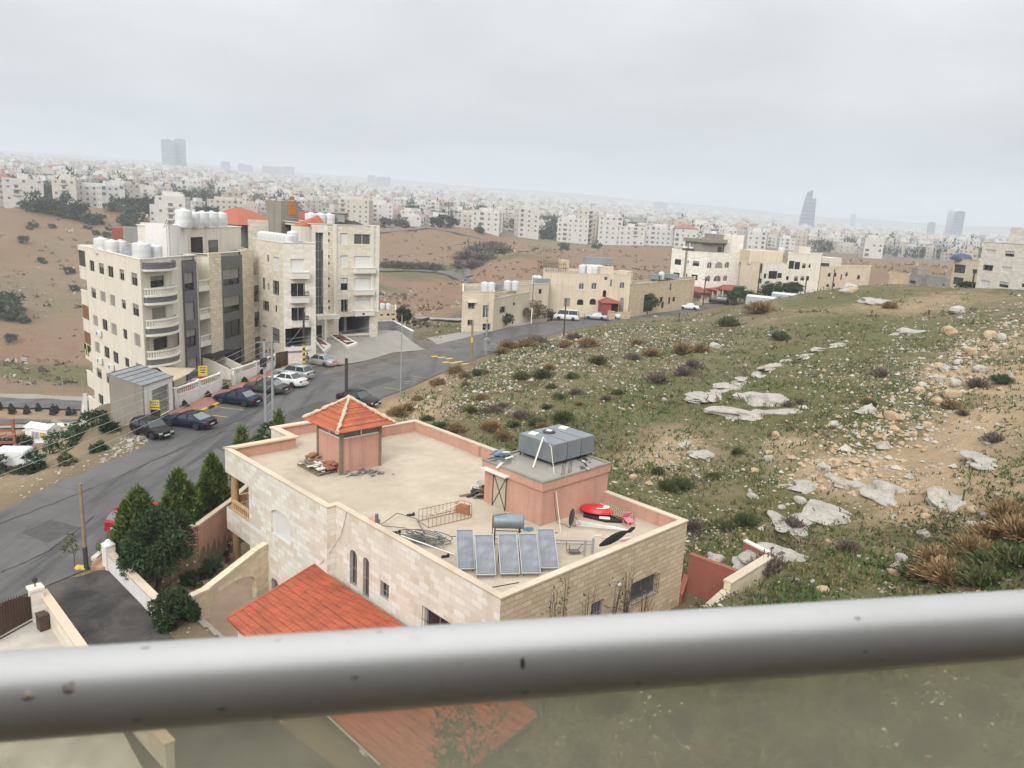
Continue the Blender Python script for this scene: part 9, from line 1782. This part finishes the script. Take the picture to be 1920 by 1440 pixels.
def ftree(px,r,w,lab,py=430,tall=1.):
 x,y,_=atr(px,py,r); o=bpy.data.objects.new('tree',TP[int(px)%3].data); COL.objects.link(o); o.location=(x,y,G(x,y)-.3); w*=.78; o.scale=(w,w,w*tall); o.rotation_euler=(0,0,px); o['category']='tree'; o['label']=lab; o['group']='trees across the valley'
for i,(px,w) in enumerate([(66,7),(78,8),(92,7),(106,8),(120,8),(135,9),(148,8)]): ftree(px,478-i,w,'dark tree in the belt below the cream blocks, %s from the left'%ORD[i])
for i,(px,r,w) in enumerate([(172,470,6),(184,472,7),(216,500,8),(230,505,9),(244,490,9),(256,510,9),(246,460,7),(250,440,6),(262,480,7),(236,470,7)]): ftree(px,r,w*.8,'dark tree of the grove beside the hill track, %s from the left'%ORD[sorted([172,184,216,230,244,256,246,250,262,236]).index(px)])
for i,(px,w) in enumerate([(276,5),(284,6),(291,5),(300,6),(385,8),(398,8),(372,5)]): ftree(px,505,w,['narrow dark tree right of the hill track, nearest it','narrow dark tree right of the hill track, second','narrow dark tree right of the hill track, third','narrow dark tree beside the stepped white block','round dark tree behind the penthouse tanks, wider one','round dark tree behind the penthouse tanks, nearest the red roof','slim dark tree behind the penthouse tanks'][i],tall=1.5 if i<4 else 1.)
for i,(px,r,w) in enumerate([(722,500,6),(818,500,6),(832,500,8),(750,520,6),(848,510,6),(760,500,4),(900,505,5),(1025,560,6),(1060,480,5),(1122,520,4)]): ftree(px,r,w,'dark tree along the top edge of the brown valley side, %s from the left'%ORD[sorted([722,818,832,750,848,760,900,1025,1060,1122]).index(px)])
for i,(px,py,w) in enumerate([(62,425,2.2),(98,428,2.),(43,455,2.6),(55,430,1.6),(130,513,2.4),(76,490,1.6),(82,494,1.4),(140,545,2.),(3,590,6.5),(12,600,5),(46,606,2.),(20,640,2),(165,430,2),(180,440,2),(200,445,2.4),(205,432,2)]):
 p=hit(px,py,r0=210); o=bpy.data.objects.new('shrub',TP[i%3].data); COL.objects.link(o); o.location=(p[0],p[1],p[2]-.2); o.scale=(w,w,w*.9); o['category']='shrub'; o['group']='shrubs on the bare brown slope'; o['label']=['shrub high on the bare brown slope, nearest the tree belt','second shrub high on the bare brown slope','round shrub on the upper brown slope','small shrub just above the round one','green shrub beside the upper rear balcony','small shrub in the middle of the brown slope','smaller shrub touching the middle one','shrub beside the third rear balcony','large dark tree crown at the picture edge on the brown slope','lower half of the dark clump at the picture edge','small shrub right of the dark clump','shrub on the red soil below the dark clump','shrub left of the grey shed','shrub below the grove, nearest the balcony','shrub below the grove, middle','shrub below the grove, nearest the track'][i]
VV=[];FF=[];o_=0; rng=np.random.default_rng(9); nT=0
while nT<1500:
 px=R.uniform(-100,2050); r=math.exp(R.uniform(math.log(560),math.log(3600))); x,y,_=atr(px,430,r)
 if r<rmin(px): continue
 w=R.uniform(3,6.5); me=TP[nT%3].data;
 if nT<3: pass
 V=TREEV[nT%3] if nT>=3 else None
 if V is None:
  V=np.empty(len(me.vertices)*3,np.float32); me.vertices.foreach_get('co',V); V=V.reshape(-1,3)[:4*180]*1.25
  if nT==0: TREEV=[]
  TREEV.append(V)
 for j in range(R.choice((1,1,2,3))):
  VV.append(V*np.array([w,w,w*R.uniform(.8,1.6)])+np.array([x+R.gauss(0,w*.9)*(j>0),y+R.gauss(0,w)*(j>0),float(rbf(x,y)[0])-.3])); FF.append(np.arange(len(V)).reshape(-1,4)+o_); o_+=len(V)
 nT+=1
tag(np_obj('distant_trees',np_mesh('distant_trees',np.concatenate(VV),np.concatenate(FF),[LM['far']])),kind='stuff')
def track(pts,w,mat,name='path'):
 P=[hit(*p,r0=135) for p in pts]; V=[]
 for i,p in enumerate(P):
  a=P[max(0,i-1)]; b=P[min(len(P)-1,i+1)]; L=math.hypot(b[0]-a[0],b[1]-a[1]) or 1; nx,ny=-(b[1]-a[1])/L*w/2,(b[0]-a[0])/L*w/2; V+=[(p[0]-nx,p[1]-ny,G(p[0]-nx,p[1]-ny)+.5),(p[0]+nx,p[1]+ny,G(p[0]+nx,p[1]+ny)+.5)]
 mb=MB(); mb.idx(V,[(2*i,2*i+1,2*i+3,2*i+2) for i in range(len(P)-1)]); tag(mb.build(name,mat),kind='structure')
track([(262,440),(263,425),(268,408),(275,396)],4,M['tan_plain']); track([(708,508),(760,508),(820,510),(845,515),(865,523),(880,533)],3.5,M['asphalt_old'],'road'); track([(845,515),(855,503),(872,500),(880,520)],3,M['asphalt_old'],'road'); track([(700,438),(770,432),(800,428),(850,436),(900,448)],3.5,M['asphalt_old'],'road'); track([(755,598),(790,599),(830,601),(868,603)],3,M['conc_floor'],'path')
for i,(px,py,w) in enumerate([(880,486,9),(895,478,10),(912,472,10),(928,468,9),(905,490,9),(870,500,7),(890,500,7),(940,474,8),(730,500,6),(750,500,6),(772,502,6),(795,502,6),(815,504,6)]):
 p=hit(px,py,r0=200); me=BP['grey thorny bush'][i%3]
 o=bpy.data.objects.new('bare_thicket',me); COL.objects.link(o); o.location=(p[0],p[1],p[2]-.5); o.scale=(w*.9,w*.9,w*.6); tag(o,('bare grey thicket in the gully, %s from its track end'%ORD[i]) if i<8 else 'bare grey thicket lining the level valley road, %s from the white block'%ORD[i-8],'thicket','bare thickets in the valley')
# ================================================================ BALCONY RAIL AND GLASS IN FRONT OF THE CAMERA
RZ=CZ-.345
a=Vector(atz(-900,1355,RZ)); b=Vector(atz(2900,1110,RZ)); m0=Vector(atz(0,1305,RZ)); m1=Vector(atz(1920,1169,RZ)); d=(m1-m0).normalized(); mid=(m0+m1)/2; L=3.2
rail=empty('balcony_rail',mid,math.atan2(d.y,d.x),'speckled grey metal handrail tube crossing the foreground','handrail')
t=NT('dusty grey rail paint'); n=t.noise(3,4); v=t.node('ShaderNodeTexVoronoi'); v.inputs['Scale'].default_value=100; t.l.new(t.mapv((.55,1,1)),v.inputs['Vector']); sel=t.node('ShaderNodeSeparateColor'); t.l.new(v.outputs['Color'],sel.inputs[0])
spot=t.math('MULTIPLY',t.rng(v.outputs['Distance'],.08,.24,1,0),t.math('GREATER_THAN',sel.outputs[0],.92)); n2=t.noise(40,4,.7)
col=t.mix(t.rng(n,.35,.65),(.64,.64,.635),(.56,.56,.55)); col=t.mix(t.math('MULTIPLY',spot,.75),col,(.16,.15,.14)); col=t.mix(t.rng(n2,.6,.8,0,.25),col,(.25,.24,.22)); M['rail']=t.out(col,.44,.55)
mb=MB(); mb.tube([(-L,0,0),(L,0,0)],.03,48); mb.build('tube',M['rail'],rail)
def on_rail(px,py):
 p=Vector(ray(px,py)); o=Vector((0,0,CZ)); ax=d; w0=o-mid; pp=p-ax*p.dot(ax); ww=w0-ax*w0.dot(ax); A=pp.dot(pp); B=pp.dot(ww); Cc=ww.dot(ww)-.03**2; disc=B*B-A*Cc
 return o+p*((-B-math.sqrt(max(disc,0)))/A)
def dab(name,px,py,rx,ry,mat,lab,cat,seed,h=.0015):
 c=on_rail(px,py); mb=MB(); R=random.Random(seed); nrm=(c-mid)-d*((c-mid).dot(d)); nrm.normalize(); up=d.cross(nrm).normalized(); n=12; P=[]
 k=[1+R.uniform(-.25,.25) for _ in range(n)]
 for s_,hh in ((1,-.0008),(.8,h*.6),(.4,h)): P+=[tuple(d*(rx*s_*k[i]*cos(2*pi*i/n))+up*(ry*s_*k[i]*sin(2*pi*i/n))+nrm*hh) for i in range(n)]
 P.append(tuple(nrm*h*1.05)); F=[(r*n+i,r*n+(i+1)%n,(r+1)*n+(i+1)%n,(r+1)*n+i) for r in range(2) for i in range(n)]+[(2*n+i,2*n+(i+1)%n,3*n) for i in range(n)]
 mb.idx(P,F,0,True); o=mb.build(name,mat,loc=c); return tag(o,lab,cat)
dab('paint_drip',128,1288,.0042,.0046,plain('dried drip',(.34,.30,.27),.6,0,.1,60),'round dried drip on the left end of the handrail','drip',1)
dab('dirt_fleck',52,1304,.0036,.0032,plain('pale dirt',(.42,.35,.29),.9,0,.2,80),'pale crusty fleck of dirt at the far left of the handrail','dirt fleck',2)
dab('dirt_fleck',980,1243,.0018,.0042,M['black_rubber'],'small black fleck stuck on the middle of the handrail','dirt fleck',3)
mat=bpy.data.materials.new('dusty bronze glass'); mat.use_nodes=True; T=mat.node_tree; T.nodes.clear(); o_=T.nodes.new('ShaderNodeOutputMaterial'); tr=T.nodes.new('ShaderNodeBsdfTransparent'); tr.inputs[0].default_value=(.93,.915,.84,1); df=T.nodes.new('ShaderNodeBsdfTranslucent'); df.inputs[0].default_value=(.72,.72,.62,1); d2=T.nodes.new('ShaderNodeBsdfDiffuse'); d2.inputs[0].default_value=(.45,.42,.32,1)
m1_=T.nodes.new('ShaderNodeMixShader'); m1_.inputs[0].default_value=.35; T.links.new(df.outputs[0],m1_.inputs[1]); T.links.new(d2.outputs[0],m1_.inputs[2])
ns=T.nodes.new('ShaderNodeTexNoise'); ns.inputs['Scale'].default_value=4; ns.inputs['Detail'].default_value=6; tcn=T.nodes.new('ShaderNodeTexCoord'); T.links.new(tcn.outputs['Object'],ns.inputs['Vector']); mp=T.nodes.new('ShaderNodeMapRange'); T.links.new(ns.outputs['Fac'],mp.inputs['Value']); mp.inputs['From Min'].default_value=.3; mp.inputs['From Max'].default_value=.7; mp.inputs['To Min'].default_value=.3; mp.inputs['To Max'].default_value=.44
m2_=T.nodes.new('ShaderNodeMixShader'); T.links.new(mp.outputs['Result'],m2_.inputs[0]); T.links.new(tr.outputs[0],m2_.inputs[1]); T.links.new(m1_.outputs[0],m2_.inputs[2]); T.links.new(m2_.outputs[0],o_.inputs['Surface'])
mb=MB(); mb.b2(-L,L,-.005,.005,-1.05,-.026); gl=mb.build('glass_panel',mat,loc=mid,rz=math.atan2(d.y,d.x)); tag(gl,'dusty bronze tinted glass panel filling the balustrade under the handrail','glass panel')
M['balc']=plain('balcony render',(.12,.095,.07),.9,0,.1,1.)
for nm,b in (('floor',(-4,4,-1.9,.62,-1.6,-1.42)),('wall',(-4,4,-2.1,-1.9,-1.6,1.5)),('ceiling',(-4,4,-2.1,-.7,1.5,1.7))):
 tag(MB().b2(*b).build(nm,M['balc'],loc=(0,0,CZ),rz=math.atan2(d.y,d.x)),kind='structure')
# ================================================================ SKY, SUN, HAZE, CAMERA
w=bpy.data.worlds.new('World'); scene.world=w; w.use_nodes=True; nt=w.node_tree; N=nt.nodes; Lk=nt.links
bg=N['Background']; bg.inputs['Strength'].default_value=.1
sky=N.new('ShaderNodeTexSky'); sky.sky_type='NISHITA'; sky.sun_disc=False; sky.sun_elevation=rad(34); sky.sun_rotation=rad(194); sky.dust_density=4; sky.air_density=1.4
tc=N.new('ShaderNodeTexCoord'); sep=N.new('ShaderNodeSeparateXYZ'); Lk.new(tc.outputs['Generated'],sep.inputs[0])
ramp=N.new('ShaderNodeValToRGB'); Lk.new(sep.outputs[2],ramp.inputs[0]); cr=ramp.color_ramp
SKY=[(0.,(7.6,7.8,7.95)),(.035,(6.7,6.98,7.25)),(.09,(6.1,6.5,6.85)),(.2,(7.4,7.65,7.75)),(.36,(9.7,9.8,9.7)),(.6,(14,14.1,14.1)),(1.,(21,21,20.6))]
while len(cr.elements)<len(SKY): cr.elements.new(.5)
for e,(p,c) in zip(cr.elements,SKY): e.position=p; e.color=(*[k/22 for k in c],1)
mul=N.new('ShaderNodeVectorMath'); mul.operation='SCALE'; Lk.new(ramp.outputs[0],mul.inputs[0]); mul.inputs['Scale'].default_value=22
zc=N.new('ShaderNodeMath'); zc.operation='ADD'; Lk.new(sep.outputs[2],zc.inputs[0]); zc.inputs[1].default_value=.16
dv=N.new('ShaderNodeVectorMath'); dv.operation='DIVIDE'; Lk.new(tc.outputs['Generated'],dv.inputs[0]); cb=N.new('ShaderNodeCombineXYZ'); Lk.new(zc.outputs[0],cb.inputs[0]); Lk.new(zc.outputs[0],cb.inputs[1]); cb.inputs[2].default_value=1; Lk.new(cb.outputs[0],dv.inputs[1])
cn=N.new('ShaderNodeTexNoise'); cn.inputs['Scale'].default_value=1.1; cn.inputs['Detail'].default_value=6; cn.inputs['Roughness'].default_value=.5; Lk.new(dv.outputs[0],cn.inputs['Vector'])
mr=N.new('ShaderNodeMapRange'); Lk.new(cn.outputs['Fac'],mr.inputs['Value']); mr.inputs['From Min'].default_value=.3; mr.inputs['From Max'].default_value=.7; mr.inputs['To Min'].default_value=.86; mr.inputs['To Max'].default_value=1.12
cl=N.new('ShaderNodeVectorMath'); cl.operation='SCALE'; Lk.new(mul.outputs[0],cl.inputs[0]); Lk.new(mr.outputs['Result'],cl.inputs['Scale'])
mx=N.new('ShaderNodeMix'); mx.data_type='RGBA'; mx.inputs['Factor'].default_value=.96; Lk.new(sky.outputs[0],mx.inputs[6]); Lk.new(cl.outputs[0],mx.inputs[7]); Lk.new(mx.outputs[2],bg.inputs[0])
sun=bpy.data.lights.new('sun','SUN'); sun.energy=2.6; sun.angle=rad(25); sun.color=(1,.98,.95); so=bpy.data.objects.new('sun',sun); COL.objects.link(so)
so.rotation_euler=(rad(56),0,rad(-14)); so.location=(0,0,200)
mb=MB(); mb.b2(-6600,6600,-6600,6600,-140,275); hz=mb.build('haze',[]); hz.data.materials.clear()
hm=bpy.data.materials.new('haze'); hm.use_nodes=True; hm.node_tree.nodes.clear(); ho=hm.node_tree.nodes.new('ShaderNodeOutputMaterial'); hv=hm.node_tree.nodes.new('ShaderNodeVolumePrincipled')
hv.inputs['Color'].default_value=(.84,.91,.985,1); hv.inputs['Density'].default_value=HAZE; hv.inputs['Anisotropy'].default_value=.1; hm.node_tree.links.new(hv.outputs[0],ho.inputs['Volume']); hz.data.materials.append(hm)
tag(hz,kind='stuff')
cam=bpy.data.cameras.new('camera'); co=bpy.data.objects.new('camera',cam); COL.objects.link(co); scene.camera=co
cam.sensor_width=36; cam.lens=27; cam.clip_start=.05; cam.clip_end=20000
Mx=Matrix((RT,UP,tuple(-k for k in FW))).transposed().to_4x4(); Mx.translation=Vector((0,0,CZ)); co.matrix_world=Mx
cam.dof.use_dof=True; cam.dof.focus_distance=55; cam.dof.aperture_fstop=9
scene.view_settings.view_transform='Standard'; scene.view_settings.look='None'; scene.view_settings.exposure=EXPO; scene.view_settings.gamma=1
scene.cycles.use_denoising=True; scene.cycles.max_bounces=6; scene.cycles.diffuse_bounces=3; scene.cycles.glossy_bounces=2; scene.cycles.transmission_bounces=4; scene.cycles.transparent_max_bounces=8; scene.cycles.volume_bounces=1
scene.cycles.caustics_reflective=False; scene.cycles.caustics_refractive=False
